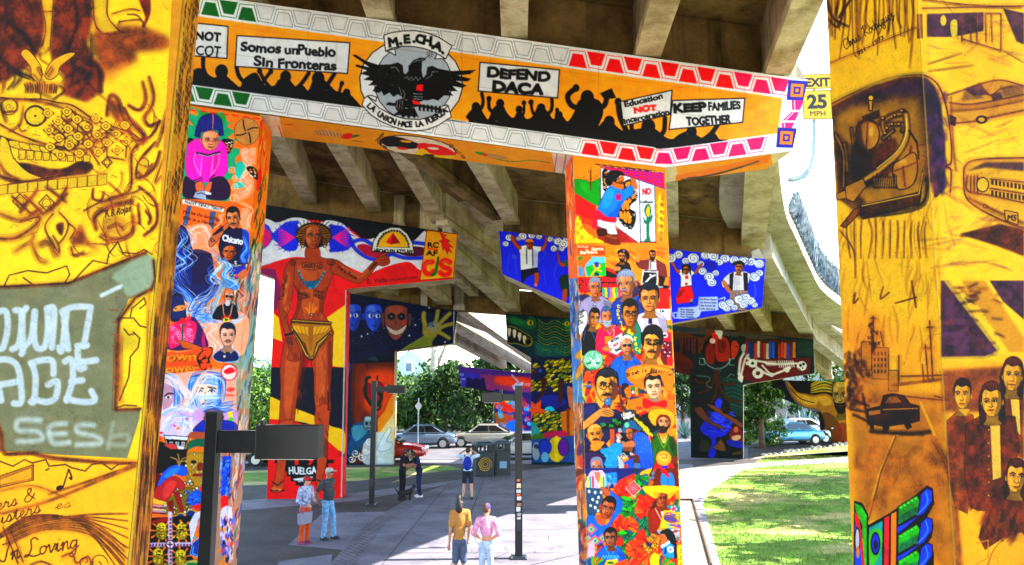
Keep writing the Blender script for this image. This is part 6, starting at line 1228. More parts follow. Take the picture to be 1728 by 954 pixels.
def mural_front_left():
    c=Canvas(-260,-300,350,1250,1.4,'#ecd414'); B='#53200f'; M='#8f4a10'; g=np.random.default_rng(12)
    # ground tone: airbrushed patches
    for k in range(60): c.e(['#f0dc1c','#e0c010','#f4e030','#e4c814'][k%4],g.uniform(0,330),g.uniform(-100,1000),g.uniform(20,70),g.uniform(20,60),op=.35,soft=14)
    c.p('#ecc018','-260,770 350,770 350,1250 -260,1250',soft=30)
    def air(col,L,w,op=.5,sm=1):
        c.l(col,L,w*.72,sm,min(1,op*1.1),soft=1.1); q=pts(L)
        for k in range(6): c.l(sh(col,.75),q+g.normal(0,w*.28*c.sc,(1,2))+g.normal(0,w*.1*c.sc,q.shape),.9,sm,op*.8,soft=.5,taper=.7)
    def ink(L,w=1.4,sm=1,op=.9):
        q=pts(L); c.l('#a8700f',q+np.array([6,8]),w*5,sm,.3,soft=1.2); c.l(M,q+np.array([2,3]),w*1.7,sm,.45,soft=.6); c.l('#30100a',q+g.normal(0,1.2,q.shape),w*.72,sm,op,soft=.3)
        for k in range(3): c.l(['#7a3a10','#c8a01c'][k%2],q+g.normal(0,6,(1,2))+g.normal(0,2,q.shape),.6,sm,.6,soft=.3,taper=.6)
    c.view(0,0,3.815)
    # seated pair in dark clothes, hands clasped
    c.p('#6a2c12','-900,-900 260,-900 290,180 270,300 200,420 0,540 -900,560',op=.92,soft=3); c.p('#6a2c12','345,-900 600,-900 595,150 560,280 600,380 680,480 640,600 560,660 400,610 420,500 340,400 320,300',op=.92,soft=3)
    c.p('#7a3814','600,210 800,170 930,180 1085,250 1060,320 870,340 880,390 700,450 650,440',sm=1,op=.8,soft=5); c.p('#b87014','640,330 860,380 760,480 680,520',sm=1,op=.5,soft=6)
    for k in range(70):
        x,y=g.uniform(0,640),g.uniform(-60,560); air(['#3c1410','#8c4a18','#2c1020','#9a5a1c'][k%4],[(x,y),(x+g.normal(0,30),y+40),(x+g.normal(0,40),y+100)],g.uniform(3,10),.32)
    air('#2a0f1c','480,0 500,150 440,300',8,.6); air('#2a0f1c','60,150 170,250 220,330',9,.6); air('#2a0f1c','560,400 640,440 650,590',9,.7); air('#2a0f1c','0,380 130,470 200,500',9,.6)
    c.p('#dcc02c','255,-60 350,-60 340,150 325,305 290,300 300,200',op=.95,soft=1); ink('262,0 295,180 270,300'); ink('345,0 325,300'); ink('280,75 340,75',1)
    c.p('#d8b82a','135,350 180,322 260,420 270,500 240,525 205,490 195,430',sm=1,ol=B,ow=1.2); c.p('#d8b82a','485,350 430,345 330,400 290,490 330,515 375,480 390,430',sm=1,ol=B,ow=1.2)
    for L in ('240,440 265,490','250,430 275,480','330,430 300,480','345,440 310,495','215,480 250,515'): ink(L,1,0)
    c.p('#d8b020','150,520 390,530 360,610 170,580',op=.9,soft=2); 
    for k in range(14): air(M,[(160+k*16,530+g.uniform(0,20)),(170+k*15,570),(165+k*15,600)],3,.5)
    c.p('#d8c030','600,-40 690,-40 695,110 760,200 660,215 610,150',op=.9,soft=1); ink('690,0 695,110 770,200 800,212 660,215 600,120'); ink('600,0 610,150 640,200')
    c.p('#7a2c20','885,-40 960,-40 968,90 925,180 915,160 935,110',sm=1,op=.9,soft=1); ink('760,165 770,140',1); ink('720,90 830,60 900,70',1); ink('770,140 900,130 930,175'); air(M,'820,95 880,100 910,130',3,.5)
    # great scaled serpent head with teeth
    ink('0,630 120,640 260,640 360,660 470,680 590,760 680,800 850,860 900,900',2); ink('0,800 130,870 300,930 480,960',2.2)
    for x,y,r in ((60,690,52),(228,748,68),(440,745,44),(375,835,44),(545,825,46),(462,915,44),(630,945,48)): c.e('#d8c41c',x,y,r,r,ol=B,ow=1.5); air(M,[(x-r*.8,y+r*.7),(x+r*.9,y+r*.5),(x+r,y-r*.6)],4,.6); c.spiral(M,x,y,r*.55,1.4,1,op=.7)
    c.e('#d8c41c',228,748,66,62,ol='#3a1408',ow=2.6); c.e('#2a1008',228,748,7,7); ink('120,800 135,845 165,840')
    for L in ('400,760 560,940 640,1060','500,800 640,960','330,800 420,880 350,930','680,810 520,930','690,870 560,960','800,860 690,830 690,1010 800,1030','820,880 810,1010'): ink(L,1.6,0)
    air(M,'420,770 540,890 620,1000',7,.45); air(M,'150,690 130,800 60,850',7,.45); air(M,'0,640 200,650 400,700 620,800',6,.4); air('#5a2a10','0,660 40,780',8,.5)
    # curls and flames on the right
    for L,w in (('690,740 710,620 760,640 800,760 870,900 930,880 900,830 830,760',6),('800,700 860,810 930,880 920,920',5),('830,680 900,710 940,640 920,530',5),('960,500 990,620 970,700 930,760 960,810 1020,790',5),('1030,780 980,870 900,920 880,950',4)): air('#7a3410',L,w*1.3,.65); ink(L,.9,1,.7)
    c.p('#7a3010','700,650 760,660 790,780 830,860 760,790 720,740',sm=1,op=.75,soft=4); air(M,'1070,720 1040,860 1010,940',8,.5); air(M,'1120,540 1100,700 1050,850',6,.5)
    c.view(0,230,3.815)
    ink('0,0 110,50 200,90 300,90 420,115 560,110',2.4); c.p('#4a1a10','110,180 200,180 320,210 420,205 520,160 600,190 560,240 420,260 280,290 160,250',sm=1,op=.9,soft=2)
    c.p('#4a1a10','20,10 90,70 280,70 420,90 560,100 540,80 420,70 200,50',sm=1,op=.7,soft=2)
    for k in range(9): x=120+k*52; c.p('#d8c018',[(x,88+k*4),(x+46,92+k*4),(x+44,150+k*2),(x+4,152+k*2)],ol=B,ow=1)
    for k in range(6): x=80+k*66; c.p('#d8c020',[(x-20,30+k*12),(x+50,40+k*13),(x+60,80+k*9),(x-6,70+k*10)],sm=1,ol=B,ow=1)
    c.p('#dcc62c','0,20 50,30 90,140 180,230 290,280 150,290 60,270 0,240',sm=1,ol=B,ow=1.5); air('#4a1a10','0,260 90,290 200,300',8,.7); air(M,'0,180 40,240 120,280',8,.6); ink('0,320 180,290 400,250 560,235',2)
    for k in range(11): x=-10+k*64; c.p('#d3bd18',[(x,320-k*7),(x+60,312-k*7),(x+58,372-k*6),(x-2,380-k*6)],ol=M,ow=1)
    for x,y,r in ((130,420,48),(300,430,52),(690,170,34),(640,55,42)): c.p('#d3bd18',[(x-r,y),(x,y-r),(x+r,y),(x,y+r)],ol=B,ow=1.8); c.e('#d8c41c',x,y,r*.5,r*.5,ol=M,ow=1.1)
    for L in ('80,390 200,500 260,470','160,380 280,500 330,470 430,370','240,350 130,490','430,330 370,430 320,470','300,330 420,420'): ink(L,1.7,0); air(M,L,7,.4,0)
    air('#a05c10','0,500 120,540 240,500 230,580 100,650 0,660',10,.6); ink('0,660 110,655 240,560 250,520 130,550',1.6); air(M,'100,740 200,680 220,640',12,.4); air('#6a2c10','260,700 320,690 360,760',14,.5); air(M,'210,700 250,790 300,810',10,.45)
    ink('340,500 290,580 330,680 380,750 375,700 340,640'); ink('380,490 440,560 420,640 380,690'); c.p('#6a2810','365,570 410,560 400,640 370,610',sm=1,op=.8,soft=2)
    c.p('#7a3410','520,570 560,660 640,740 560,700 460,690',sm=1,op=.8,soft=4); air(M,'460,720 480,770 540,750',7,.6); ink('440,560 480,600 450,660')
    c.p('#8c4a12','610,580 650,490 760,460 860,430 850,400 700,430 600,510',sm=1,op=.6,soft=5); c.e('#c8a414',740,580,90,70,soft=4); air('#7a3010','660,640 740,670 850,620 855,520',10,.65); air('#8c4410','620,600 610,520 700,460 850,420',8,.7); air(M,'700,590 760,570 790,600',6,.6); ink('540,480 700,400 870,360 900,330',1.4); ink('600,690 700,690 640,640',1,1,.5)
    c.t('R R Rojas',680,525,44,B,-14,bold=.7,fit=165,skew=.3)
    for L in ('940,20 850,100 840,330 740,400 650,420','1000,40 900,160 880,260 940,250 1000,190 1030,100','900,330 1000,420 1010,560 930,640','890,440 900,560','940,480 970,520 960,560'): air('#8c4410',L,6,.55); ink(L,1.2,1,.8)
    c.e('#d0b414',920,200,36,60,rot=.3,ol=B,ow=1.2); air(M,'890,230 940,260 980,180',5,.6); air('#9a5a10','1050,160 1000,300 1040,260',7,.5); air(M,'720,390 780,380 700,300',5,.5); air('#7a3410','600,340 600,400 650,410 670,360',5,.6)
    c.view()
    def P2(u,v): return (96+u*17+v*15,176+u*13-v*15+abs(v)*.5)
    for u in range(0,8):
        for v in range(-3,3):
            x,y=P2(u,v); 
            if y<170+(x-60)*.22 or y>262 or x>215 or x<70: continue
            c.p('#6a2c0c',[(x-11,y),(x,y-9),(x+12,y),(x,y+10)],op=.85); c.p('#e0c41c',[(x-8,y-1),(x,y-7),(x+8.5,y),(x,y+7)],sm=1); c.e('#8c4a10',x,y,3.4,3,op=0,ol='#5a240c',ow=.9)
    for k in range(26):
        x0,y0=g.uniform(150,265),g.uniform(190,430); q=[(x0,y0)]; a=g.uniform(0,6.28)
        for j_ in range(5): a+=g.uniform(.2,.6)*(1 if k%2 else -1); q.append((q[-1][0]+9*math.cos(a),q[-1][1]+12*math.sin(a)))
        for d in range(3): c.l(['#5a240c','#94500f','#b87c14'][d],np.array(q)+d*2.2,1.1,1,.75,soft=.4,taper=.7)
    for k in range(160):
        x,y=g.uniform(0,262),g.uniform(165,445); a=g.uniform(-.9,.9); l=g.uniform(4,14); c.l(['#8c4a10','#6a2c0c','#a8701a','#e8d84c'][k%4],[(x,y),(x+l*math.cos(a),y+l*math.sin(a))],g.uniform(.6,1.6),op=.5)
    # torn edge of the paper
    c.view(0,440,3.815)
    c.p('#8c8c74','-900,170 200,160 440,145 700,40 940,-55 990,0 995,180 960,190 830,250 765,380 750,520 745,960 905,954 900,1010 820,1272 300,1245 0,1225 -900,1200')
    for k in range(60): c.e(['#9c9a84','#7c7c66','#a4a498','#8a8464'][k%4],g.uniform(0,900),g.uniform(120,1200),g.uniform(30,110),g.uniform(20,70),op=.28,soft=10)
    c.p('#a9b8a8','730,90 980,-40 990,180 830,230 790,160',sm=1,op=.75,soft=2); c.l('#d6e0e4','655,225 780,165',7,op=.9)
    W='#cdd6da'
    def graf(L,w=11): c.l(W,L,w,1,.95,soft=.25)
    for L in ('-10,330 40,330 50,440 20,560 -20,560','100,320 135,330 140,420 120,540 80,570','170,305 145,360 150,560 140,600','145,560 200,500 225,330','225,330 220,480 240,560 290,550 310,430 305,310','305,310 350,320 335,560','380,560 400,570 430,330','400,330 470,300 570,300 580,330 540,550','440,570 410,350','500,550 560,545'): graf(L)
    for L in ('-20,640 60,640 120,700 140,900 90,920','0,800 110,780','10,900 -10,800','200,660 280,640 340,650 345,730','210,670 230,760 220,900 200,910','220,890 300,910 360,880 370,780 310,800','420,650 460,640 470,760 430,900','480,650 560,650 620,640','460,780 530,770','430,890 530,910 610,900 590,840','500,580 510,690 545,690'): graf(L)
    # second line, paler
    c.view(0,690,3.612)
    for L in ('245,70 120,70 110,130 230,140 250,190 110,200','400,90 320,100 300,150 400,150','300,150 330,210 420,205','570,100 480,100 480,145 590,170 610,210 470,220'): c.l('#c4ccc8',L,9,1,.85,soft=.6)
    for L in ('690,90 660,240','660,215 770,220 775,160 680,170'): c.l('#aeb4a8',L,7,1,.7,soft=.8)
    c.view(0,440,3.815)
    for L in ('-20,170 200,160 440,145 700,40 940,-55','990,0 1000,120 975,190','975,185 870,240 790,350 765,390','765,380 755,560 745,960 905,954'): c.l('#54220c',L,2.6,op=.9,soft=.8); air('#7a3c10',L,8,.45,0)
    for L in ('30,160 60,95 180,65 300,80 430,35 450,90 420,140','150,110 220,160','480,125 540,60 600,0 690,20 700,-40 760,-120 790,-50 880,-45 930,-70 980,-40','840,360 850,310 930,240 940,280 900,310','770,900 830,750 840,620 890,560 900,500 860,460','770,370 860,370 900,420 940,430','800,440 830,480 870,470','750,950 800,930 880,935'): c.l('#4a1c0a',L,2.0,0,.9,soft=.5)
    air('#a05c10','770,500 760,700 770,900',14,.5); air('#b07a10','960,200 950,500 930,900',10,.4)
    for y in (235,315,395,475,550,645,745): c.l('#a0522c',[(690+g.uniform(-10,60),y),(760,y+4)],1.4,op=.8)
    # lower part: music note, script, rays
    c.view(0,690,3.612)
    for L in ('-10,95 10,150 15,250 40,275 200,270 330,300 620,325 830,330',): c.l('#4a1c0a',L,3,0,.9,soft=.8); air('#8c4a10',L,9,.5,0)
    for L in ('0,320 80,350 150,310 200,330 280,310 300,350 400,340 440,360 520,380 560,340 620,330 680,370 720,340 800,330','280,375 300,365'): c.l('#4a1c0a',L,2.2,0,.9)
    c.p('#c49418','0,410 205,340 205,435 0,480',ol=B,ow=1.2); c.p('#d8b020','0,430 195,358 195,425 0,465',ol=M,ow=.8); 
    c.e('#2a0f08',365,482,24,15,rot=-.3); c.l('#2a0f08','385,478 420,370',2); c.l('#2a0f08','420,370 436,410 436,430 425,420',2.6,sm=1)
    script(c,'ers &',-20,620,70,B,-16,1.9,250); script(c,'Sisters',-60,722,74,B,-17,1.9,330); script(c,'es',335,612,56,'#7a4410',-8,1.2,105)
    for k in range(8): air('#9a5c10',[(0,790-k*4),(200,700-k*14+k*k),(500,650+k*8),(780,640+k*40+k*k*3)],2.4,.75); 
    for k in range(6): ink([(40,770+k*12),(250,690+k*10),(500,670+k*16),(640,740+k*20),(760,840+k*28)],1.0,1,.7)
    air('#a86410','0,640 300,560 620,430 830,350',8,.55); air('#a86410','300,520 600,420 820,340',5,.6); air('#b87414','0,500 200,470 400,540',8,.35)
    script(c,'In Loving',0,930,96,B,-10,2.3,480); ink('380,900 440,880 470,940 540,900 560,980',2); ink('140,980 240,930 330,960',1.4); ink('20,720 110,940',1.6,0); ink('60,720 140,930',1.4,0)
    c.spiral(B,520,930,50,1.2,1.6); c.spiral(B,600,940,60,1.2,1.6,-1)
    # side face: woven brown, then plain ochre, then dark streaks
    c.view()
    c.p('#cfa418','308,-300 400,-300 400,1250 150,1250 215,954 262,480')
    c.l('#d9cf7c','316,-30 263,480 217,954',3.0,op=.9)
    ex=lambda y:308-.0975*y; ox=lambda y:335-.0901*y
    for k in range(150):
        y=g.uniform(-60,360); a=ex(y)+4; b=ox(y); x=g.uniform(a,b+3); c.l(['#4a2a0c','#6a4010','#35200c','#d0a428'][k%4],[(x,y),(x+g.normal(0,2),y+16),(x-3,y+34)],g.uniform(1,2.2),op=.8)
    for k in range(26): y=-60+k*15; c.l('#e0b838',[(ex(y)+5,y),(ox(y+34),y+34)],1.2,op=.85); c.l('#c89a24',[(ox(y)-1,y),(ex(y+34)+5,y+34)],1.0,op=.7)
    for k in range(60): y=g.uniform(370,620); x=g.uniform(ex(y)+6,ox(y)); air('#c89a18' if k%3 else '#8c5c10',[(x,y),(x-3,y+40)],4,.5)
    for k in range(200): y=g.uniform(520,940); x=g.uniform(ex(y)+5,ox(y)+2); c.l(['#5a2c0c','#3a1a0a','#8a4c10','#c89020'][k%4],[(x,y),(x-2,y+22),(x-4,y+50)],g.uniform(1,3),op=.75,taper=.6)
    return front_finish(c,41)
def mural_front_right():
    c=Canvas(1380,-300,1960,1250,1.4,'#e6c41c'); B='#4a2010'; g=np.random.default_rng(14); V='#4a2a50'; M='#8f5216'
    c.p('#ecd060','1545,-300 1960,-300 1960,600 1600,600'); c.p('#e0a814','1400,520 1600,560 1620,1250 1400,1250',soft=20); c.p('#e8bc28','1590,600 1960,600 1960,1250 1610,1250',soft=16)
    for k in range(70): c.e(['#ead038','#d8b020','#e4c02c','#f0d458'][k%4],g.uniform(1390,1740),g.uniform(-60,1000),g.uniform(20,60),g.uniform(20,60),op=.3,soft=12)
    def air(col,L,w,op=.5,sm=1):
        c.l(col,L,w*.72,sm,min(1,op*1.1),soft=1.1); q=pts(L)
        for k in range(6): c.l(sh(col,.75),q+g.normal(0,w*.28*c.sc,(1,2))+g.normal(0,w*.1*c.sc,q.shape),.9,sm,op*.8,soft=.5,taper=.7)
    def ink(L,w=1.3,sm=1,op=.9,col='#361420'):
        q=pts(L); c.l('#a0622c',q+np.array([3,4]),w*4.5,sm,.3,soft=1.2); c.l('#7a3f3c',q+np.array([1,1.5]),w*1.6,sm,.4,soft=.6); c.l(col,q+g.normal(0,.5,q.shape),w*.72,sm,op,soft=.3)
        for k in range(3): c.l(['#7a3a2c','#c89a2c'][k%2],q+g.normal(0,3,(1,2))+g.normal(0,1,q.shape),.6,sm,.6,soft=.3,taper=.6)
    brushwork(c,1590,20,1728,560,['#c08a4c','#e8cc70','#a8704c','#d8b450','#8c5c6c'],150,50,5,170,3,.28,25); brushwork(c,1400,300,1600,560,['#b07a1c','#dcc050','#8c5818'],110,60,4,95,4,.3,10)
    c.view(1340,0,1.987)
    # upper left face: bark-like streaks and the dedication
    for k in range(26): x=115+k*11.5; air('#8c5a1c',[(x,-20),(x+g.normal(0,5),60),(x+g.normal(0,8),g.uniform(90,230))],g.uniform(2,6),.4)
    for L in ('110,0 130,60 180,90','150,0 140,50','110,60 150,90 170,0','190,0 150,60'): air('#4a2410',L,5,.6)
    ink('118,212 410,92',1,0,.6)
    script(c,'Chris Rodriguez',172,168,30,'#2e1c10',-34,1.3,200); c.t('1951 - 1973',208,193,14,'#3c2a1c',-33,bold=.5,fit=112,skew=.3)
    # window frame with engine
    c.view(1390,100,2.982)
    c.p('#2a1440','40,240 130,190 260,130 380,95 470,85 520,95 560,140 590,230 610,420 612,650 560,700 545,600 200,800 75,700',op=.88,soft=2)
    c.p('#b08a2c','60,280 150,240 300,210 450,195 490,215 500,300 520,420 510,640 470,690 200,760 90,680 60,450',sm=1,op=.95,soft=8)
    ink('30,230 150,170 300,105 430,80 515,85 580,140 620,260 640,420 640,520 610,540 640,560 635,670',2); ink('40,245 180,180 330,120 470,92',1.4); ink('640,190 650,400 665,560',1,1,.5); air('#e0c86a','30,215 200,140 400,78 520,70',4,.8)
    for k in range(40): x=g.uniform(530,612); y=g.uniform(140,650); air(['#3a1c5c','#5a2c70','#8a4a6c'][k%3],[(x,y),(x+g.normal(0,8),y+40)],8,.4)
    c.p('#3c1c10','60,360 130,430 140,620 230,760 75,700',op=.8,soft=4); c.p('#1c0f10','150,420 240,440 300,520 280,620 160,640 130,520',sm=1,op=.92,soft=3); c.p('#5a2c14','250,460 360,400 360,540 260,620',sm=1,op=.9,soft=3)
    c.e('#b8903a',222,380,60,78,ol='#241008',ow=2.2); c.p('#4a2410','180,300 160,380 180,450 230,470 200,420 190,340',sm=1,op=.7,soft=2); c.e('#e8cf7c',235,350,18,40,op=.7,soft=2); ink('222,300 215,460',2); ink('165,340 220,310 282,330',3)
    c.p('#c8a03c','225,190 250,185 245,260 230,260',ol='#241008',ow=1.6); c.e('#d8b850',238,196,14,14,ol='#241008',ow=1.4); c.p('#3c1c10','190,290 280,255 290,300 200,310',op=.8,soft=1)
    for L,w in (('290,320 340,290 400,270',9),('300,300 300,350 330,400',6),('330,330 400,330 400,360',7),('140,350 150,430',4),('105,430 120,560',7),('60,380 100,480 100,640',5),('300,400 350,360',6)): c.l('#1c0c08',L,w+2,1,.9,soft=.5); c.l('#b8903a',L,w*.55,1,.9,soft=.8)
    for x,y in ((300,300),(320,350),(360,285),(395,262),(310,375),(345,330),(380,330)): c.e('#2a1208',x,y,12,11); c.e('#c8a448',x-2,y-3,6,5)
    c.l('#1c0c08','415,280 420,380 380,470 280,560 200,610',11,1,.95,soft=.3); c.l('#c8a040',' 415,280 420,380 380,470 280,560 200,610',7.5,1,.95,soft=.5); c.l('#f0dc90','418,300 414,380 370,465 270,550',2,1,.8); c.l('#1c0c08','430,360 470,420 480,500',3); 
    c.p('#b8903a','350,540 400,500 450,470 470,500 470,580 440,640 370,650',sm=1,ol='#1c0c08',ow=2); c.e('#e0c468',400,530,20,30,op=.6,soft=2); ink('360,560 470,520',2); ink('400,540 410,640',2); ink('435,470 440,440',3,0)
    for k in range(14): x=250+k*9; c.l('#1c0c08',[(x,590+g.uniform(-20,10)),(x+4,650)],2,0,.9); c.l('#c8a448',[(x+4,600),(x+6,640)],1,0,.8)
    c.p('#b08834','110,640 200,600 215,640 150,720 110,700',sm=0,ol='#1c0c08',ow=1.6); c.p('#b08834','60,680 110,660 115,700 70,710',ol='#1c0c08',ow=1.2)
    c.p('#5a3214','185,740 480,670 500,560 490,690 480,730 200,805 180,770',sm=0,ol='#1c0c08',ow=1.8); c.l('#e8d070','190,740 480,680 500,570',1.4); c.p('#8c5a1c','85,840 150,760 190,740 180,780 110,850',sm=0,ol='#1c0c08',ow=1.2); air('#2a1410','180,790 480,740 520,600',10,.6)
    ink('470,440 510,430 540,470'); ink('480,490 520,500 545,620'); c.p('#a8741c','480,480 505,490 500,640 480,600',op=.5,soft=2)
    for k in range(12): x=120+k*36; air('#8c5a18',[(x,800+k*2),(x+g.normal(0,8),880),(x+g.normal(0,8),1000)],4,.4)
    air('#a8641c','80,860 150,960 160,1100',4,.5); 
    # right face: garage, car outline, car front
    c.view(1340,0,1.987)
    c.p(V,'445,48 635,42 635,105 530,125 445,125',op=.85,soft=1); c.p('#8c5a3c','412,48 430,48 432,130 412,130',op=.9); 
    for x in (560,590,610,640,660): ink([(x,50),(x+2,140)],1.2,0,.8); 
    c.e('#d8c460',500,70,10,18); c.p('#d8c460','525,75 545,70 545,120 528,122',sm=1); ink('640,45 692,45 692,170 560,130',1.2,0); c.p(V,'700,30 770,45 770,150 745,140',op=.8,soft=1); air(M,'430,0 600,20 760,25',4,.6); ink('430,28 770,20',1.3,0,.6)
    for L in ('450,215 560,180','450,240 600,220','700,170 770,210'): air('#b0803a',L,4,.5)
    c.p('#a8743c','510,360 560,320 640,280 700,272 770,285 770,385 640,400 540,420 520,410',sm=0,op=.45,soft=3); ink('512,320 560,305 640,278 700,270 770,290'); ink('520,345 600,350 770,318'); ink('525,415 600,408 640,398 770,370',1.6); c.p(V,'570,300 620,280 655,318 600,322',op=.7,soft=1); c.p(V,'660,318 690,308 700,330 665,338',op=.75,soft=1); ink('620,280 655,320 690,300 730,290'); c.e('#3c1c2c',628,402,20,14); c.e('#c8a448',628,402,11,8); c.p('#3c1c2c','520,385 545,395 540,425 522,418',op=.85)
    c.p(V,'570,305 600,300 640,330 560,340',op=.35,soft=2); c.p(V,'690,290 770,285 770,320 700,325',op=.35,soft=2); air(M,'530,370 640,360 770,335',8,.4)
    c.p('#c8a034','570,560 600,540 680,535 770,528 770,770 720,750 600,690 575,650',sm=0,op=.5); ink('568,600 572,560 600,538 680,532 770,530',2); ink('568,600 575,660 620,700 720,750 770,765',2); c.p(V,'580,575 640,562 770,575 770,545 640,545',sm=0,op=.75,soft=2); ink('580,590 580,640 650,655 770,680',1.6); 
    for k in range(3): ink([(592+k*11,590),(592+k*11,645)],1.8,0)
    c.e('#d8bc50',632,620,20,24,ol=B,ow=1.8); 
    for k in range(9): 
        for r in range(2): c.p('#4a2410',[(660+k*13,603+r*36+k*2),(668+k*13,604+r*36+k*2),(668+k*13,622+r*36+k*2),(660+k*13,620+r*36+k*2)],op=.9)
    ink('655,600 770,612',1.2); ink('655,632 770,650',1.2); air(M,'585,665 680,710 770,750',7,.6); c.p('#c8a448','705,705 750,715 750,755 708,740',ol=B,ow=1.4); c.t('M5',715,738,18,B,8,bold=.8,fit=28); c.spiral(B,640,690,10,1.3,1.2)
    c.p('#5a2814','555,785 690,752 770,770 770,860 680,825',sm=0,op=.92,soft=2); air('#8c5218','560,790 680,800 760,840',6,.5)
    # left lower: city street
    c.view(1340,474,1.987)
    c.p(V,'492,0 520,0 690,230 680,250 640,262 492,262',op=.9,soft=1); c.p(V,'655,0 770,0 770,130 700,70',op=.88,soft=1); c.p('#b8862a','560,0 640,0 770,190 770,240 720,240',op=.6,soft=2); c.p('#dcc65c','500,0 530,0 700,240 660,265 490,268 490,255 640,252 680,235',op=.8,soft=1); c.p('#7a3c34','495,300 770,285 770,440 500,440',op=.75,soft=4)
    for k in range(40): x,y=g.uniform(500,680),g.uniform(20,250); air(['#5a2c3c','#8a4a34','#3a2050'][k%3],[(x,y),(x+30,y+g.normal(0,10))],6,.3)
    for L in ('205,40 200,75 215,60','300,20 290,60 320,40','340,75 410,55 360,70','395,0 410,90'): air(M,L,3,.7)
    c.p('#a06818','215,230 230,200 260,200 300,225 320,230 322,320 350,340 350,400 190,420 180,300',op=.55,soft=2)
    for x0,y0,x1,y1 in ((226,205,260,300),(262,225,318,330),(318,300,350,370)): c.p('#b88420',[(x0,y0),(x1,y0),(x1,y1),(x0,y1)],op=.7,ol=B,ow=.9)
    for k in range(16): c.r('#5a3010',268+(k%4)*12,238+(k//4)*20,274+(k%4)*12,250+(k//4)*20,op=.8)
    for L,w in (('265,120 265,240',2.6),('455,135 465,330',2),('440,215 450,330',1.4),('430,280 434,330',1.2),('445,155 468,155',1.6),('436,225 456,225',1.2),('352,250 352,340',1.4),('290,170 300,220',1.4),('258,125 272,125',1.6),('250,150 280,180',1.4)): ink(L,w,0)
    for k in range(70): x=200+g.normal(0,24); y=g.uniform(230,420); air(['#3c1a0a','#6a3a10','#8c5414'][k%3],[(x,y),(x+g.normal(0,8),y+14)],6,.5)
    for k in range(24): x=265+g.normal(0,7); y=g.uniform(130,230); c.e('#3c1a0a',x,y,4,7,op=.5)
    c.p('#8a4c14','190,390 510,375 520,560 560,1000 210,760 195,480',op=.35,soft=6); ink('360,320 440,318 510,315',2,0,.7); air(M,'330,350 500,330',6,.5); ink('360,385 520,400 470,385',1.4); 
    c.p('#3a1a10','245,430 290,420 300,385 330,378 370,385 390,412 420,420 422,470 390,478 395,492 380,498 370,480 320,488 316,505 302,508 298,488 268,482 266,498 258,495 250,465',sm=0,ol='#1c0c08',ow=1.2); c.p('#a0702c','305,412 318,390 345,388 362,408',op=.8); c.p('#c8963c','250,438 290,432 290,446 252,452',op=.8); c.l('#c89a40','300,432 415,428',1.6); air('#2a1008','260,505 400,512 460,505',8,.75)
    c.p('#e0b838','335,520 350,515 300,640 255,800 240,800 285,640',op=.85,soft=1); ink('342,520 292,640 250,800',1.2,0); c.p('#e0b838','420,405 428,405 470,500 476,520 468,520',op=.8); 
    for L in ('200,450 245,470','190,430 240,440','230,380 250,480','200,400 250,420'): air('#2a1008',L,5,.6)
    for k in range(40): x,y=g.uniform(210,500),g.uniform(520,760); air(['#a8641c','#b8781c','#8c5010'][k%3],[(x,y),(x+g.normal(0,20),y+40)],12,.25)
    air('#8c5014','470,540 520,640 540,800 550,950',14,.6)
    # portrait group
    SK='#d8ac44'
    def man(x,y,w,h,long,cx):
        face(c,x,y,w,h,SK,'#3a180e',0,neck=1,dark=.65,style='long' if long else 'short',hairhi='#8a4c1c',eyes='#2a1008')
    c.p('#8c4c18','700,370 770,360 770,600 690,560',op=.85,soft=2); c.p('#dcc070','722,380 755,375 760,520 735,500',sm=0,ol=B,ow=1)
    man(728,320,62,96,1,0)
    c.p('#7a3a14','512,470 545,440 600,450 610,600 580,780 540,760 515,640',sm=0,op=.9,soft=2,ol=B,ow=1); man(565,385,54,86,0,0); c.p('#d8b04c','550,430 575,455 590,430',op=.9)
    c.p('#743614','575,480 630,450 740,455 755,560 720,680 700,770 620,770 590,760 570,640',sm=0,op=.95,soft=1,ol=B,ow=1.4)
    for k in range(34): x,y=g.uniform(585,740),g.uniform(470,750); air(['#4a1c10','#94541c','#5a2818'][k%3],[(x,y),(x+g.normal(0,10),y+30)],6,.4)
    c.p('#dcc070','655,470 690,465 695,660 665,670',sm=0,ol=B,ow=1); ink('650,470 650,770',1.4,0)
    for k in range(6): c.e('#d8b04c',652,500+k*44,3.4,3.4,ol=B,ow=.7)
    man(664,405,66,100,1,0)
    c.p('#743614','620,860 650,740 700,690 760,680 780,760 770,880 700,860 640,900',sm=0,op=.92,soft=2,ol=B,ow=1.2); man(740,660,60,96,1,0); c.p('#dcb448','660,920 700,870 770,850 770,1000 650,1000',sm=1,op=.9,ol=M,ow=1.2); ink('690,780 720,850 770,830')
    c.p('#e0b02c','600,770 640,780 620,830 600,810',op=.8); 
    for k in range(30): x,y=g.uniform(630,760),g.uniform(720,860); air(['#4a1c10','#94541c'][k%2],[(x,y),(x-10,y+34)],6,.4)
    c.l('#c89a2c','610,880 650,870 650,930 610,950',2); air('#b87a1c','560,600 540,800 560,1000',12,.45)
    # bright painted wing at the foot of the left face
    K='#0e0c10'
    c.view(1420,560,2.422)
    c.p(K,'52,690 85,700 110,745 110,790 200,740 300,670 350,628 375,640 380,700 350,760 378,790 370,840 350,870 378,900 380,1400 40,1400 50,960',sm=0)
    c.p('#58c23a','55,700 82,712 104,750 104,1400 95,1400 85,790 58,730',sm=0); c.p('#e0303c','56,735 72,760 84,820 96,960 100,1400 90,1400 70,830 56,770'); c.p('#2460d8','55,775 75,850 86,960 90,1400 55,1400',sm=0); c.e(K,66,850,12,52); c.e('#d8d8e0',66,850,8,44); c.e('#d89a2c',68,900,7,26)
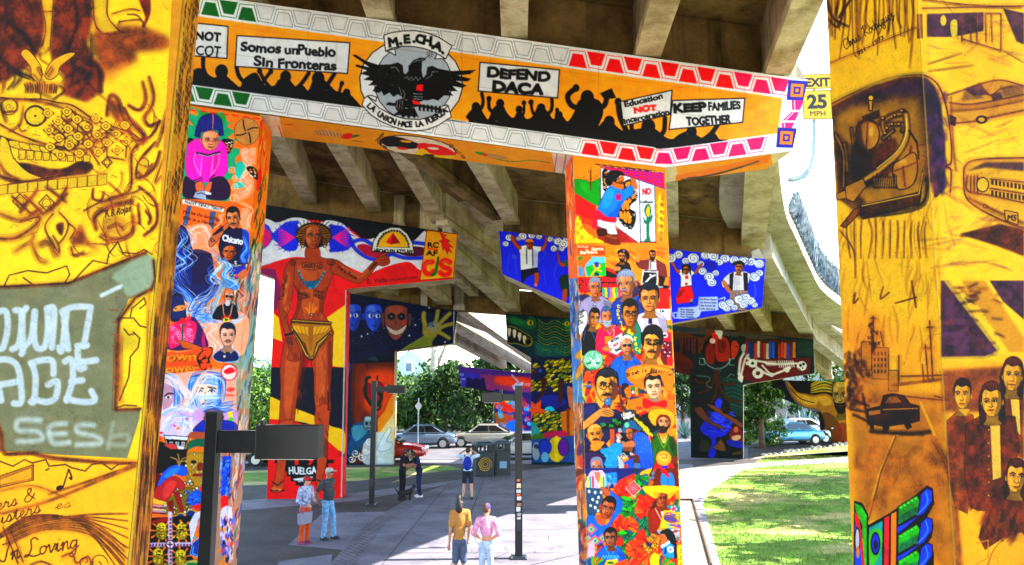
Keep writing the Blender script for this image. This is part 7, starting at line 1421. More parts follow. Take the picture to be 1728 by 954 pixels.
    c.p('#2aa8a0','112,800 170,770 165,1400 112,1400',sm=0,ol=K,ow=1.4); c.p('#7ac83c','115,820 165,815 160,900 130,960 115,940',sm=1,op=.8); c.e(K,140,866,20,48); c.e('#2a3cc0',140,866,15,40); c.e(K,140,872,7,20)
    c.p('#d82c40','175,760 198,750 192,1400 168,1400',ol=K,ow=1.4); c.p('#f09a24','202,745 228,730 218,1400 197,1400',ol=K,ow=1.4)
    for dy in (0,118,222,330):
        c.p('#3fae3c',f'232,{715+dy} 310,{668+dy} 322,{690+dy} 312,{745+dy} 232,{790+dy}',ol=K,ow=1.6); c.p('#1a7a6c',f'240,{755+dy} 310,{715+dy} 305,{745+dy} 240,{780+dy}',sm=1,op=.7)
        c.p('#2450e0',f'325,{664+dy} 350,{640+dy} 372,{650+dy} 372,{692+dy} 340,{740+dy} 300,{770+dy} 228,{830+dy} 228,{800+dy} 314,{752+dy}',sm=0,ol=K,ow=1.8); c.l('#6ab0f8',f'345,{655+dy} 352,{700+dy} 310,{748+dy}',2.2,sm=1,op=.8)
        for k in range(5): c.e('#7ad85c',244+k*15,718+dy-k*9,6,5)
    # corner edge and joint
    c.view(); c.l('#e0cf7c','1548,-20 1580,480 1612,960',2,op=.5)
    return front_finish(c,42)
# ---------------------------------------------------------------- large structure: piers and bridge decks
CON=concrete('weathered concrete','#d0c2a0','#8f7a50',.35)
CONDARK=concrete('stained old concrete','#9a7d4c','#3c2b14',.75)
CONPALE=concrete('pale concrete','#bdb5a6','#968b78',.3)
class Wall:
    def __init__(s,px,Y,az):
        a=R(az); s.n=Vector((math.sin(a),-math.cos(a),0)); s.u=Vector((math.cos(a),math.sin(a),0)); s.v=-s.n
        s.o=at_y(px,HORIZ,Y)
    def P(s,px,py): return at_plane(px,py,s.o,s.n)
    def Ps(s,L): return [s.P(a,b) for a,b in pts(L)]
def to_z(T,B,z): return T+(B-T)*((z-T.z)/(B.z-T.z))
def slab_from(front,v,t,mb,mi=0,back=None):
    n=len(front); B=back or [p+v*t for p in front]
    mb.add(list(front)+B,[tuple(range(n)),tuple(range(n,2*n))[::-1]]+[(i,n+i,n+(i+1)%n,(i+1)%n) for i in range(n)],mi)
def pier(label,wall,cap,cap_t,cols,col_t,capmat=None,group='painted bridge piers'):
    """cap: outline of the cap beam's front; cols: list of (TL TR BR BL) front corners. returns thing, cap object, column objects+quads"""
    o=wall.P(*( pts(cap)[len(pts(cap))//2])); base=Vector((o.x,o.y,0)); T=empty('bridge_pier',(0,0,0),0,label,'bridge pier',group)
    mb=MB(); F=wall.Ps(cap); slab_from(F,wall.v,cap_t,mb); c=mb.build('cap_beam',capmat or CON,T,bevel=.02)
    out=[]
    for q in cols:
        TL,TR,BR,BL=wall.Ps(q); BR=to_z(TR,BR,-.15); BL=to_z(TL,BL,-.15)
        m=MB(); dv=wall.v*col_t; off=wall.v*.012
        f=[p+off for p in (BL,BR,TR,TL)]; slab_from(f,wall.v,col_t-.03,m); k=m.build('column',CON,T,bevel=.015)
        out.append((k,[p+off for p in (TL,TR,BR,BL)]))
    return T,c,F,out
def girder(mb,A,B,w,h,flange=.06,mi=0):
    A,B=Vector(A),Vector(B); d=(B-A); s=Vector((d.y,-d.x,0)).normalized(); up=Vector((0,0,1))
    def ring(P): return [P+s*a+up*b for a,b in ((-w/2,0),(w/2,0),(w/2,.22),(w/2-flange,.34),(w/2-flange,h),(-w/2+flange,h),(-w/2+flange,.34),(-w/2,.22))]
    r0,r1=ring(A),ring(B); n=8
    mb.add(r0+r1,[tuple(range(n))[::-1],tuple(range(n,2*n))]+[(i,(i+1)%n,n+(i+1)%n,n+i) for i in range(n)],mi)
GH=1.32
# --- front portal: two battered columns close to the camera and the cap above the frame
wL=Wall(262,7.0,12)
wRl=None
frontT=empty('bridge_pier',(0,0,0),0,'nearest pier, two yellow columns with brown airbrushed pictures framing the view','bridge pier','painted bridge piers')
cT,cB=wL.P(308,0),wL.P(215,954)
def ext(a,b,z): return to_z(a,b,z)
cT0,cB0=ext(cT,cB,9.0),ext(cT,cB,-.15)
lw=2.6
oT=at_plane(335,0,cT,wL.u); oB=at_plane(249,954,cB,wL.u)   # side edge
dT,dB=(oT-cT),(oB-cB)
sT=Vector((0,0,0))+wL.v*max(.5,min(1.4,dT.dot(wL.v))); sB=wL.v*max(.5,min(1.4,dB.dot(wL.v)))
LQ=[cT0-wL.u*lw,cT0,cB0,cB0-wL.u*lw]
LS=[cT0,cT0+sT,cB0+sB,cB0]
mb=MB(); i=wL.v*.012
mb.hexa([LQ[3]+i,LQ[2]+i,cB0+sB,LQ[3]+sB],[LQ[0]+i,LQ[1]+i,cT0+sT,LQ[0]+sT])
colL=mb.build('column',CON,frontT,bevel=.02)
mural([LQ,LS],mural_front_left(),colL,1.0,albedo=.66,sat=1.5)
# right front column, an octagon: two faces seen
pc=at_y(1580,HORIZ,7.0); pc.z=CAMZ
dl=Vector((-.57,.82,0)).normalized(); dr=Vector((.985,-.175,0)).normalized()
def planeN(d): return Vector((d.y,-d.x,0))
nL,nR=planeN(dl),planeN(dr)
qT,qB=at_plane(1548,0,pc,nR),at_plane(1612,954,pc,nR)
qT=at_plane(1548,0,pc,Vector((0,1,0))); qB=at_plane(1612,954,pc,Vector((0,1,0)))
eT=at_plane(1395,0,qT,nL); eB=at_plane(1440,954,qB,nL)
wT=(eT-qT).length; wB=(eB-qB).length
qT0,qB0=ext(qT,qB,9.0),ext(qT,qB,-.15); eT0,eB0=ext(eT,eB,9.0),ext(eT,eB,-.15)
wr=1.7
RL=[eT0,qT0,qB0,eB0]; RR=[qT0,qT0+dr*wr,qB0+dr*wr,qB0]
mb=MB(); bk=Vector((.62,.9,0)); ins=Vector((.0,.0,0))
def octo(e,q): return [e+ins,q+ins,q+dr*wr+ins,q+dr*wr+bk,e+bk]
b,t=octo(eB0,qB0),octo(eT0,qT0)
mb.add(b+t,[(4,3,2,1,0),(5,6,7,8,9)]+[(k,(k+1)%5,5+(k+1)%5,5+k) for k in range(5)])
colR=mb.build('column',CON,frontT,bevel=.01)
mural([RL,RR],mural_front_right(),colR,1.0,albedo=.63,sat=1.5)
mb=MB(); zc=9.0
mb.hexa([(-6.2,6.7,zc),(5.2,7.3,zc-.15),(5.1,8.6,zc-.15),(-6.2,8.0,zc)],[(-6.2,6.7,zc+1.25),(5.2,7.3,zc+.9),(5.1,8.6,zc+.9),(-6.2,8.0,zc+1.25)])
mb.build('cap_beam',CON,frontT,bevel=.03)
# --- portal pier with the long banner mural
w1=Wall(1050,13.5,5)
cap1='150 -35 1363 135 1337 255 1122 283 150 152'
P1,c1,F1,k1=pier('wide portal pier carrying the long yellow protest banner mural with the black eagle',w1,cap1,1.2,
   ['268 170 440 196 376 954 205 954','966 262 1122.5 283 1153 954 992 954'],.9)
mb=MB()
cv=mural_banner()
d=w1.v
TLb,TRb,BRb,Kb,BLb=F1
mid=w1.P(1122,101.3)
mural([[TLb,mid,Kb,BLb],[mid,TRb,BRb,Kb]],cv,c1,.95)
cs=mural_soffit(); A,B=w1.P(438,197.5),w1.P(966,267)
mural([[Kb,BRb,BRb+d*1.2,Kb+d*1.2],[w1.P(300,174.5),w1.P(1100,279.9),w1.P(1100,279.9)+d*1.2,w1.P(300,174.5)+d*1.2]],cs,c1,1.0)
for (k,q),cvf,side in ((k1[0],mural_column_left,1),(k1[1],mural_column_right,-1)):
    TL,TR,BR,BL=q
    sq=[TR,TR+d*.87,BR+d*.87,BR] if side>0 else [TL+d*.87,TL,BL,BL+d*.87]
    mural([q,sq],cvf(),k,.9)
# --- left ramp pier with the tall standing figure
w2=Wall(520,26.4,4)
P2,c2,F2,k2=pier('pier painted with a tall standing figure on red and yellow rays',w2,'350 331 772 395 766 471 584 488 463 470 350 430',1.3,['463 470 584 488 576 840 450 840'],1.0)
cv=mural_figure(); f=F2
a,b_=w2.P(463,348.2),w2.P(584,366.5)
mural([[f[0],a,f[4],f[5]],[a,b_,f[3],f[4]],[b_,f[1],f[2],f[3]]],cv,c2,.9)
mural([k2[0][1],[k2[0][1][1],k2[0][1][1]+w2.v*.97,k2[0][1][2]+w2.v*.97,k2[0][1][2]]],cv,k2[0][0],.9)
# --- blue pier of the right ramp
w3=Wall(1070,24,-4)
P3,c3,F3,k3=pier('hammerhead pier with a blue mural of dancers under white swirling clouds',w3,'842 390 1292 438 1286 518 1133 545 963 514 848 463',1.3,['1000 520 1110 540 1114 860 1004 860'],1.0)
cv=mural_blue(); f=F3
t1,t2=w3.P(963,402.8),w3.P(1133,421)
mural([[f[0],t1,f[4],f[5]],[t1,t2,f[3],f[4]],[t2,f[1],f[2],f[3]]],cv,c3,.9)
mural([[f[3],f[2],f[2]+w3.v*.9,f[3]+w3.v*.9]],cv,c3,1.0)
# --- night sky pier with painted faces
w4=Wall(625,37.5,4)
P4,c4,F4,k4=pier('pier painted with blue faces and an open hand on a night sky',w4,'500 480 772 526 766 580 668 593 585 585 500 560',1.2,['583 585 668 593 664 781 583 781'],1.2)
cv=mural_night(); f=F4
a,b_=w4.P(585,494.4),w4.P(668,508.4)
mural([[f[0],a,f[4],f[5]],[a,b_,f[3],f[4]],[b_,f[1],f[2],f[3]]],cv,c4,.9)
mural([k4[0][1]],cv,k4[0][0],.9)
# --- green serpent pier
w5=Wall(930,37.5,-4)
P5,c5,F5,k5=pier('pier painted with a dark green serpent head above yellow leaves',w5,'853 529 1018 542 1014 620 968 622 896 604 856 580',1.2,['896 604 968 622 969 781 897 781'],1.2)
cv=mural_serpent(); f=F5
a,b_=w5.P(896,532.4),w5.P(968,538)
mural([[f[0],a,f[4],f[5]],[a,b_,f[3],f[4]],[b_,f[1],f[2],f[3]]],cv,c5,.9)
mural([k5[0][1]],cv,k5[0][0],.9)
# --- dark skeleton pier
w6=Wall(1214,40.6,-19)
P6,c6,F6,k6=pier('dark pier with a white skeleton painted lying along its beam',w6,'1060 543 1373 573 1376 630 1256 650 1164 634 1060 610',1.2,['1164 634 1254 649 1254 771 1166 771'],1.2)
cv=mural_skeleton(); f=F6
a,b_=w6.P(1164,553),w6.P(1254,561.6)
mural([[f[0],a,f[4],f[5]],[a,b_,f[3],f[4]],[b_,f[1],f[2],f[3]]],cv,c6,.9)
mural([k6[0][1]],cv,k6[0][0],.9)
# --- giant with raised arm
w7=Wall(1400,51,-24)
P7,c7,F7,k7=pier('far pier with a bearded man raising one arm in ochre on black',w7,'1298 641 1470 646 1470 712 1381 698 1301 665',1.2,['1381 696 1462 711 1462 746 1386 746'],1.2)
cv=mural_giant(); f=F7
a=w7.P(1381,643.4)
mural([[f[0],a,f[3],f[4]],[a,f[1],f[2],f[3]]],cv,c7,.9)
mural([k7[0][1]],cv,k7[0][0],.9)
# --- far purple pier
w8=Wall(840,57,4)
P8,c8,F8,k8=pier('farthest pier with a purple sunset mural and blue swirls on its stem',w8,'773 618 934 634 934 662 835 664 778 652',1.2,['834 660 897 664 897 737 834 737'],1.2)
cv=mural_purple(); f=F8
a=w8.P(835,624.5)
mural([[f[0],a,f[3],f[4]],[a,f[1],f[2],f[3]]],cv,c8,.9)
mural([k8[0][1]],cv,k8[0][0],.9)
# ---------------------------------------------------------------- decks
def lift(p,dz): return Vector((p[0],p[1],p[2]+dz))
deck=empty('bridge_deck',(0,0,0),0,'stained concrete ramp deck on girders overhead, splitting beyond the banner pier','bridge deck')
def sheet(parent,name,quads,t,m):
    mb=MB()
    for q in quads:
        b=[Vector(p) for p in q]; mb.hexa(b,[lift(p,t) for p in b])
    return mb.build(name,m,parent)
def one_girder(A,B,w=.5,h=GH,m=None):
    mb=MB(); girder(mb,A,B,w,h); return mb.build('girder',m or CON,deck)
def top1(px): return w1.P(px,14.04+(px-500)*.1402)+w1.v*.6
# near span over the camera
for px,tx in ((420,840),(645,850),(873,872),(1100,900),(1326,1073)):
    A=top1(px); g=ray(tx,715); g=g/g.y; B=A-g*16; A=A+g*.55
    one_girder(lift(A,.02),lift(B,.02),.5)
z1L=top1(200).z+GH+.03; z1R=top1(1340).z+GH+.03
near=[(-9.5,-2.2,z1L+.8),(3.2,-2.2,z1R+.8),(5.95,15.0,z1R-.1),(-8.6,13.8,z1L+.1)]  # unseen near end cut short so sky light reaches the camera-facing sides
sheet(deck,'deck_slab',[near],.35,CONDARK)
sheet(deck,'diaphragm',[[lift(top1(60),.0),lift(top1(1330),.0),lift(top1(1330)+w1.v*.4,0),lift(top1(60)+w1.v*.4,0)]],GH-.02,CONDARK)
# left ramp: portal pier to figure pier
def on_line(x0,y0,x1,y1,t): return x0+(x1-x0)*t,y0+(y1-y0)*t
def trace(x0,y0,x1,y1,Y1,Y0,z0):
    """girder bottom: through picture line (x0,y0)-(x1,y1), far end at depth Y1, near end where the line reaches height z0 at depth Y0"""
    B=at_y(x1,y1,Y1); n=ray(x0,y0).cross(ray(x1,y1)); # plane through eye
    # near point: intersection of plane with (y=Y0,z=z0)
    q=Vector((0,Y0,z0))-EYE; x=-(n.y*q.y+n.z*q.z)/n.x
    return Vector((x,Y0,z0)),B
z1=top1(600).z
for x0,y0,x1,y1 in ((465,235,524,345),(569,248,632,358),(677,264,742,379)):
    A,B=trace(x0,y0,x1,y1,27.2,14.9,z1-.0); one_girder(A,B,.52)
A,B=trace(807,281,865,380,24.8,14.9,top1(900).z); one_girder(A,B,.5)
A,B=trace(1131,312,1135,404,24.8,14.9,top1(1150).z); one_girder(A,B,.42)
A,B=trace(1283,285,1270,421,24.8,14.9,top1(1290).z); one_girder(A,B,.75)
A,B=trace(742,300,840,372,24.8,14.9,top1(820).z+.15); one_girder(A,B,.4,1.1,CONDARK)
t2l,t2r=w2.P(300,324)+w2.v*.7,w2.P(768,394.6)+w2.v*.7
t3l,t3r=w3.P(842,390)+w3.v*.7,w3.P(1292,438)+w3.v*.7
z=GH+.03
b1l,b1m,b1r=lift(top1(-30),z),lift(top1(850),z),lift(top1(1363),z)
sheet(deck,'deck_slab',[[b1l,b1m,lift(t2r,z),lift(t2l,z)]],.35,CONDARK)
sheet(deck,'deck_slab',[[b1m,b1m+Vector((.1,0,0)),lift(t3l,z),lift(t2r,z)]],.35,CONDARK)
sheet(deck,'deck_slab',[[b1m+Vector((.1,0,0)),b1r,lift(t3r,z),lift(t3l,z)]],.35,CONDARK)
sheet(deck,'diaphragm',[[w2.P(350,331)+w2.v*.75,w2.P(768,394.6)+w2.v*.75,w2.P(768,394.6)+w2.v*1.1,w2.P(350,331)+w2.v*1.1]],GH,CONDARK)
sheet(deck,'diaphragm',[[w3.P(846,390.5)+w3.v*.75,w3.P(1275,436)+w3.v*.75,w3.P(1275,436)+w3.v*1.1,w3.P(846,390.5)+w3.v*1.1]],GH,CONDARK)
# white bearing blocks at the beam ends
for w,px,py in ((w1,1344,132.5),(w2,757,393),(w3,1281,437)):
    p=w.P(px,py); mb=MB(); s=.9 if w is w1 else .8
    mb.hexa([p-w.u*.28*s,p+w.u*.2*s,p+w.u*.2*s+w.v*.6,p-w.u*.28*s+w.v*.6],[p-w.u*.28*s+Vector((0,0,.26)),p+w.u*.02*s+Vector((0,0,.34)),p+w.u*.02*s+w.v*.6+Vector((0,0,.34)),p-w.u*.28*s+w.v*.6+Vector((0,0,.26))])
    mb.build('bearing_block',CONPALE,deck)
# left ramp beyond: figure pier to night pier, then to the purple pier
deck2=deck
for x0,y0,x1,y1 in ((604,385,752,515),(530,380,662,500)):
    A,B=trace(x0,y0,x1,y1,38.2,27.6,w2.P(640,375).z); one_girder(A,B,.7)
t4l,t4r=w4.P(480,478)+w4.v*.6,w4.P(770,526)+w4.v*.6
t5l,t5r=w5.P(853,529)+w5.v*.6,w5.P(1018,542)+w5.v*.6
t6l,t6r=w6.P(1060,543)+w6.v*.6,w6.P(1374,573)+w6.v*.6
t7l,t7r=w7.P(1298,641)+w7.v*.6,w7.P(1470,646)+w7.v*.6
t8l,t8r=w8.P(720,612)+w8.v*.6,w8.P(899,631)+w8.v*.6
sheet(deck,'deck_slab',[[lift(t2l,z),lift(t2r,z),lift(t4r,z),lift(t4l,z)]],.35,CON)
sheet(deck,'deck_slab',[[lift(t2r,z),lift(t3l,z),lift(t5l,z),lift(t4r,z)],[lift(t3l,z),lift((t3l+t3r)/2,z),lift(t5r,z),lift(t5l,z)]],.35,CON)
sheet(deck,'deck_slab',[[lift((t3l+t3r)/2,z),lift(t3r,z),lift(t6r,z),lift(t6l,z)]],.35,CON)
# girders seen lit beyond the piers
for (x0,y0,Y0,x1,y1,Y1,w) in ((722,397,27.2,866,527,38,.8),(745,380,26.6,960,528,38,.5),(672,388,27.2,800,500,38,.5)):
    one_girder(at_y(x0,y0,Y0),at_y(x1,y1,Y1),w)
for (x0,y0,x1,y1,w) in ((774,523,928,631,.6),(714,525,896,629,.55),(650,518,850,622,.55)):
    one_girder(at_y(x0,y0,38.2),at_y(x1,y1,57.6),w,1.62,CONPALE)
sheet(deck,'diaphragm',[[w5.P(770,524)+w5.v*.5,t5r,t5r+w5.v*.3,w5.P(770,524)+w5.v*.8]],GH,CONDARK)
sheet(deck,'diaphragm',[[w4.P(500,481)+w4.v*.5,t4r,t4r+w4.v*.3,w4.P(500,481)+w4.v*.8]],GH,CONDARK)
sheet(deck,'deck_slab',[[lift(t4l,1.55),lift(t4r,1.55),lift(t8r,1.55),lift(t8l,1.55)]],.3,CON)
# right ramp: blue pier to skeleton pier, then to the giant pier
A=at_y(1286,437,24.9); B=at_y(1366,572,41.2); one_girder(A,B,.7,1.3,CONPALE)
A=at_y(1215,430,24.9); B=at_y(1300,566,41.2); one_girder(A,B,.5)
A=at_y(1140,422,24.9); B=at_y(1235,560,41.2); one_girder(A,B,.5)
sheet(deck,'diaphragm',[[lift(t6l,0),lift(t6r,0),lift(t6r+w6.v*.3,0),lift(t6l+w6.v*.3,0)]],1.25,CONDARK)
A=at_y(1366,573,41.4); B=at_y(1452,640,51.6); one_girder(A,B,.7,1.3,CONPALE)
A=at_y(1320,569,41.4); B=at_y(1400,640,51.6); one_girder(A,B,.5,1.3)
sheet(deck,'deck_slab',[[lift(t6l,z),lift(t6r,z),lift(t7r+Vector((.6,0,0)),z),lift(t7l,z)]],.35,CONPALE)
# curved overhang on the outer edge of the right ramp, with its parapet
edge=[(5.7,14.6),(6.5,17),(7.25,19.5),(8.6,22.8),(10.0,25.6),(11.8,29),(13.9,33),(16.3,36.5),(19.5,40.5),(23.5,45),(29,51)]
ezz=[z1R+.02,10.75,10.25,9.32,9.0,8.5,8.15,7.8,7.3,6.7,6.0]
mb=MB(); pm=MB(); e3=[Vector((x,y,zz)) for (x,y),zz in zip(edge,ezz)]
ec=crom(np.array([tuple(v) for v in e3]),False,5); e3=[Vector(v) for v in ec]
inn=[]
for i_,p in enumerate(e3):
    tdir=(e3[min(i_+1,len(e3)-1)]-e3[max(i_-1,0)]); s=Vector((-tdir.y,tdir.x,0)).normalized(); inn.append(p+s*min(1.9,.25+i_*.12)+Vector((0,0,-.06)))
for i_ in range(len(e3)-1):
    a,b_,c_,d_=inn[i_],e3[i_],e3[i_+1],inn[i_+1]
    mb.hexa([a,b_,c_,d_],[lift(v,.4) for v in (a,b_,c_,d_)])
    pv=[b_,c_]; s0=(b_-a).normalized()*.16; s1=(c_-d_).normalized()*.16
    if i_>3: pm.hexa([b_+Vector((0,0,.40))-s0,b_+Vector((0,0,.40)),c_+Vector((0,0,.40)),c_+Vector((0,0,.40))-s1],[b_+Vector((0,0,.55))-s0,b_+Vector((0,0,.55)),c_+Vector((0,0,.55)),c_+Vector((0,0,.55))-s1])
mb.build('overhang_slab',CONPALE,deck); pm.build('kerb',CON,deck)
# silvery debris netting hung along the parapet, with vertical folds
MESH=mat('silver debris netting','#202c36',.75,0,.5,5,var='#76848c')
fv=[];ff=[]; L=0; k=0; prev=None
seg=e3[17:36]; fine=crom(np.array([tuple(v) for v in seg]),False,14)
for i_,p in enumerate(fine):
    h=.15+1.1*min(1,i_/45)+.1*math.sin(i_*.9)+.06*math.sin(i_*2.3); off=.13*math.sin(i_*1.7)+.05*math.sin(i_*.61)
    fv+= [(p[0]+off,p[1]-off*.4,p[2]+.42),(p[0]+off*1.4+.05,p[1],p[2]+.42+h*.5),(p[0]+off*.6+.1,p[1],p[2]+.42+h)]
    if i_: b0=(i_-1)*3; ff+=[(b0,b0+3,b0+4,b0+1),(b0+1,b0+4,b0+5,b0+2)]
no=mesh_obj('debris_netting',fv,ff,MESH,None); sm=no.modifiers.new('solid','SOLIDIFY'); sm.thickness=.01
tag(no,'silvery wavy debris netting hung along the curved ramp edge','netting')
# ---------------------------------------------------------------- ground, paths, lawn, street
def gpoly(name,P,z,m,kind='structure',smooth=0,sub=0):
    q=pts(P); q=crom(q,True,5) if smooth else q
    vs=[at_z(a,b) for a,b in q]; vs=[(v.x,v.y,z) for v in vs]
    o=mesh_obj(name,vs,[tuple(range(len(vs)))],m); o['kind']=kind; bm=bmesh.new(); bm.from_mesh(o.data)
    bmesh.ops.recalc_face_normals(bm,faces=bm.faces)
    if bm.faces[0].normal.z<0: bmesh.ops.reverse_faces(bm,faces=bm.faces)
    bmesh.ops.triangulate(bm,faces=bm.faces); bm.to_mesh(o.data); bm.free(); return o
DIRT=concrete('packed dirt','#504a48','#383331',.6,False); PATH=concrete('path concrete','#817d89','#5c5964',.5,False); PALEP=concrete('pale kerb concrete','#9c9299','#82797f',.3,False)
SAND=concrete('sandy gravel','#b5a88e','#93866c',.5,False); ROADM=concrete('street asphalt','#6a686e','#545258',.4,False); SOIL=concrete('dark planting soil','#453c33','#2c2620',.6,False)
def brick_mat():
    m=PATH.copy(); m.name='stamped paving band'; t=m.node_tree; b=t.nodes['Principled BSDF']; l=b.inputs['Base Color'].links[0].from_socket
    g=t.nodes.new('ShaderNodeNewGeometry'); br=t.nodes.new('ShaderNodeTexBrick'); br.inputs['Scale'].default_value=1.6
    br.inputs['Color1'].default_value=(1,.97,.95,1); br.inputs['Color2'].default_value=(.86,.84,.84,1); br.inputs['Mortar'].default_value=(.45,.43,.43,1); br.inputs['Mortar Size'].default_value=.025
    x=t.nodes.new('ShaderNodeMix'); x.data_type='RGBA'; x.blend_type='MULTIPLY'; x.inputs[0].default_value=1
    mp=t.nodes.new('ShaderNodeMapping'); mp.inputs['Rotation'].default_value=(0,0,.9); t.links.new(g.outputs['Position'],mp.inputs[0]); t.links.new(mp.outputs[0],br.inputs['Vector']); t.links.new(l,x.inputs[6]); t.links.new(br.outputs[0],x.inputs[7]); t.links.new(x.outputs[2],b.inputs['Base Color']); return m
BRICK=brick_mat()
def grass_mat():
    m=mat('lawn grass','#66842f',.9,0,.35,1.2,.5,60,.2); t=m.node_tree; b=t.nodes['Principled BSDF']; l=b.inputs['Base Color'].links[0].from_socket
    g=t.nodes.new('ShaderNodeNewGeometry'); n=t.nodes.new('ShaderNodeTexNoise'); n.inputs['Scale'].default_value=.42; n.inputs['Detail'].default_value=7; n.inputs['Roughness'].default_value=.62
    mp=t.nodes.new('ShaderNodeMapping'); mp.inputs['Scale'].default_value=(.7,1.3,1); t.links.new(g.outputs['Position'],mp.inputs[0]); t.links.new(mp.outputs[0],n.inputs['Vector'])
    r=t.nodes.new('ShaderNodeValToRGB'); r.color_ramp.elements[0].position=.5; r.color_ramp.elements[1].position=.62; t.links.new(n.outputs['Fac'],r.inputs[0])
    x=t.nodes.new('ShaderNodeMix'); x.data_type='RGBA'; t.links.new(r.outputs[0],x.inputs[0]); t.links.new(l,x.inputs[6]); x.inputs[7].default_value=(*lin('#b8a86c'),1); t.links.new(x.outputs[2],b.inputs['Base Color']); return m
GRASS=grass_mat()
g=mesh_obj('ground',[(-400,-40,0),(400,-40,0),(400,900,0),(-400,900,0)],[(0,1,2,3)],DIRT); g['kind']='structure'
o=mesh_obj('bounce_plaza',[(-40,-38,.004),(40,-38,.004),(40,9,.004),(-40,9,.004)],[(0,1,2,3)],concrete('pale plaza concrete','#938b80','#787066',.3,False)); o['kind']='structure'  # pale ground added out of frame to bounce sunlight onto the front columns
gpoly('path','545 1300 575 954 640 880 710 842 790 812 870 796 985 784 1170 784 1160 830 1148 860 1150 954 1150 1300',.006,PATH)
gpoly('paving_band','545 1300 556 954 618 884 690 842 770 812 850 795 872 796 795 813 722 842 652 882 598 954 600 1300',.010,BRICK)
gpoly('walkway','486 920 545 866 652 864 592 930',.006,PATH); gpoly('walkway','380 1300 470 948 560 936 545 1300',.006,PATH); gpoly('walkway','330 850 600 832 770 811 800 805 792 812 600 846 330 868',.006,PATH)
gpoly('lawn','280 800 560 790 755 786 780 792 600 812 280 826',.005,GRASS)
gpoly('street','-3000 776 4200 776 4200 736 -3000 736',.006,ROADM)
gpoly('pavement','-3000 786 900 783 1000 781 1000 777 -3000 779',.010,PALEP)
JO=mat('dark joint','#3a3638',.95)
mb=MB()
for a,b in (((600,900),(985,893)),((690,862),(985,858)),((700,1000),(985,934)),((585,934),(985,934)),((820,800),(760,960)),((760,812),(640,960))):
    A,B=at_z(*a),at_z(*b); d=(B-A).normalized(); s=Vector((-d.y,d.x,0))*.012; mb.add([(p.x,p.y,.0135) for p in (A-s,B-s,B+s,A+s)],[(0,1,2,3)])
o=mb.build('path_joints',JO); o['kind']='structure'
lawnP='1214 954 1184 852 1195 829 1253 793 1290 772 1445 761 2600 745 2600 1300 1320 1300'
lawn=gpoly('lawn',lawnP,.006,GRASS); gpoly('lawn','1268 774 1290 770 1440 750 2200 735 2200 742 1445 760 1290 772',.007,GRASS)
gpoly('path','1148 792 1300 780 1445 770 2600 752 2600 762 1445 780 1300 787 1250 794 1148 800',.012,PALEP)
gpoly('gravel','1140 800 1250 794 1190 828 1140 832',.014,SAND); gpoly('gravel','1140 846 1169 846 1200 954 1290 1300 1140 1300',.010,SAND)
gpoly('kerb_strip','1200 954 1169 845 1140 845 1140 831 1189 827 1246 793 1256 793 1197 829 1186 852 1216 954 1330 1300 1300 1300',.022,PALEP)
gpoly('planting_bed','1262 776 1290 768 1440 748 2200 733 2200 726 1440 738 1262 755',.009,SOIL)
mb=MB(); a=[at_z(1139,845),at_z(1169,845),at_z(1200,954),at_z(1240,1094)]
for p,q in zip(a,a[1:]):
    d=(q-p).normalized(); s=Vector((-d.y,d.x,0))*.02; mb.hexa([p-s,p+s,q+s,q-s],[lift(v,.07) for v in (p-s,p+s,q+s,q-s)])
tag(mb.build('edging',mat('rusty steel','#5a3a28',.8)),'rusty steel edging strip between dirt and pale kerb','edging')
# grass blades
def inpoly(x,y,P):
    n=len(P); c=np.zeros(len(x),bool); j=n-1
    for i in range(n):
        a,b=P[i],P[j]; t=((a[1]>y)!=(b[1]>y))&(x<(b[0]-a[0])*(y-a[1])/(b[1]-a[1]+1e-12)+a[0]); c^=t; j=i
    return c
def blades(name,P,n,ymin,ymax,h,label):
    Q=[tuple(at_z(*v)[:2]) for v in pts(P)]; X=rng.uniform(1,22,n*3); Y=ymin+(ymax-ymin)*rng.random(n*3)**1.6
    k=inpoly(X,Y,Q); X,Y=X[k][:n],Y[k][:n]; n=len(X); a=rng.random(n)*6.28; hh=h*(.5+rng.random(n)); w=.006+.008*rng.random(n)
    dx,dy=np.cos(a)*w,np.sin(a)*w; lx,ly=rng.normal(0,.03,n),rng.normal(0,.03,n); z=np.full(n,.006)
    V=np.stack([np.stack([X-dx,Y-dy,z],1),np.stack([X+dx,Y+dy,z],1),np.stack([X+lx,Y+ly,z+hh],1)],1).reshape(-1,3)
    me=bpy.data.meshes.new(name); me.vertices.add(n*3); me.vertices.foreach_set('co',V.astype(np.float32).ravel()); me.loops.add(n*3); me.loops.foreach_set('vertex_index',np.arange(n*3,dtype=np.int32))
    me.polygons.add(n); me.polygons.foreach_set('loop_start',np.arange(0,n*3,3,dtype=np.int32)); me.update(calc_edges=True); me.materials.append(GRASS)
    o=bpy.data.objects.new(name,me); COL.objects.link(o); tag(o,None,None,None,'stuff'); return o
blades('grass',lawnP,90000,13,42,.055,'')
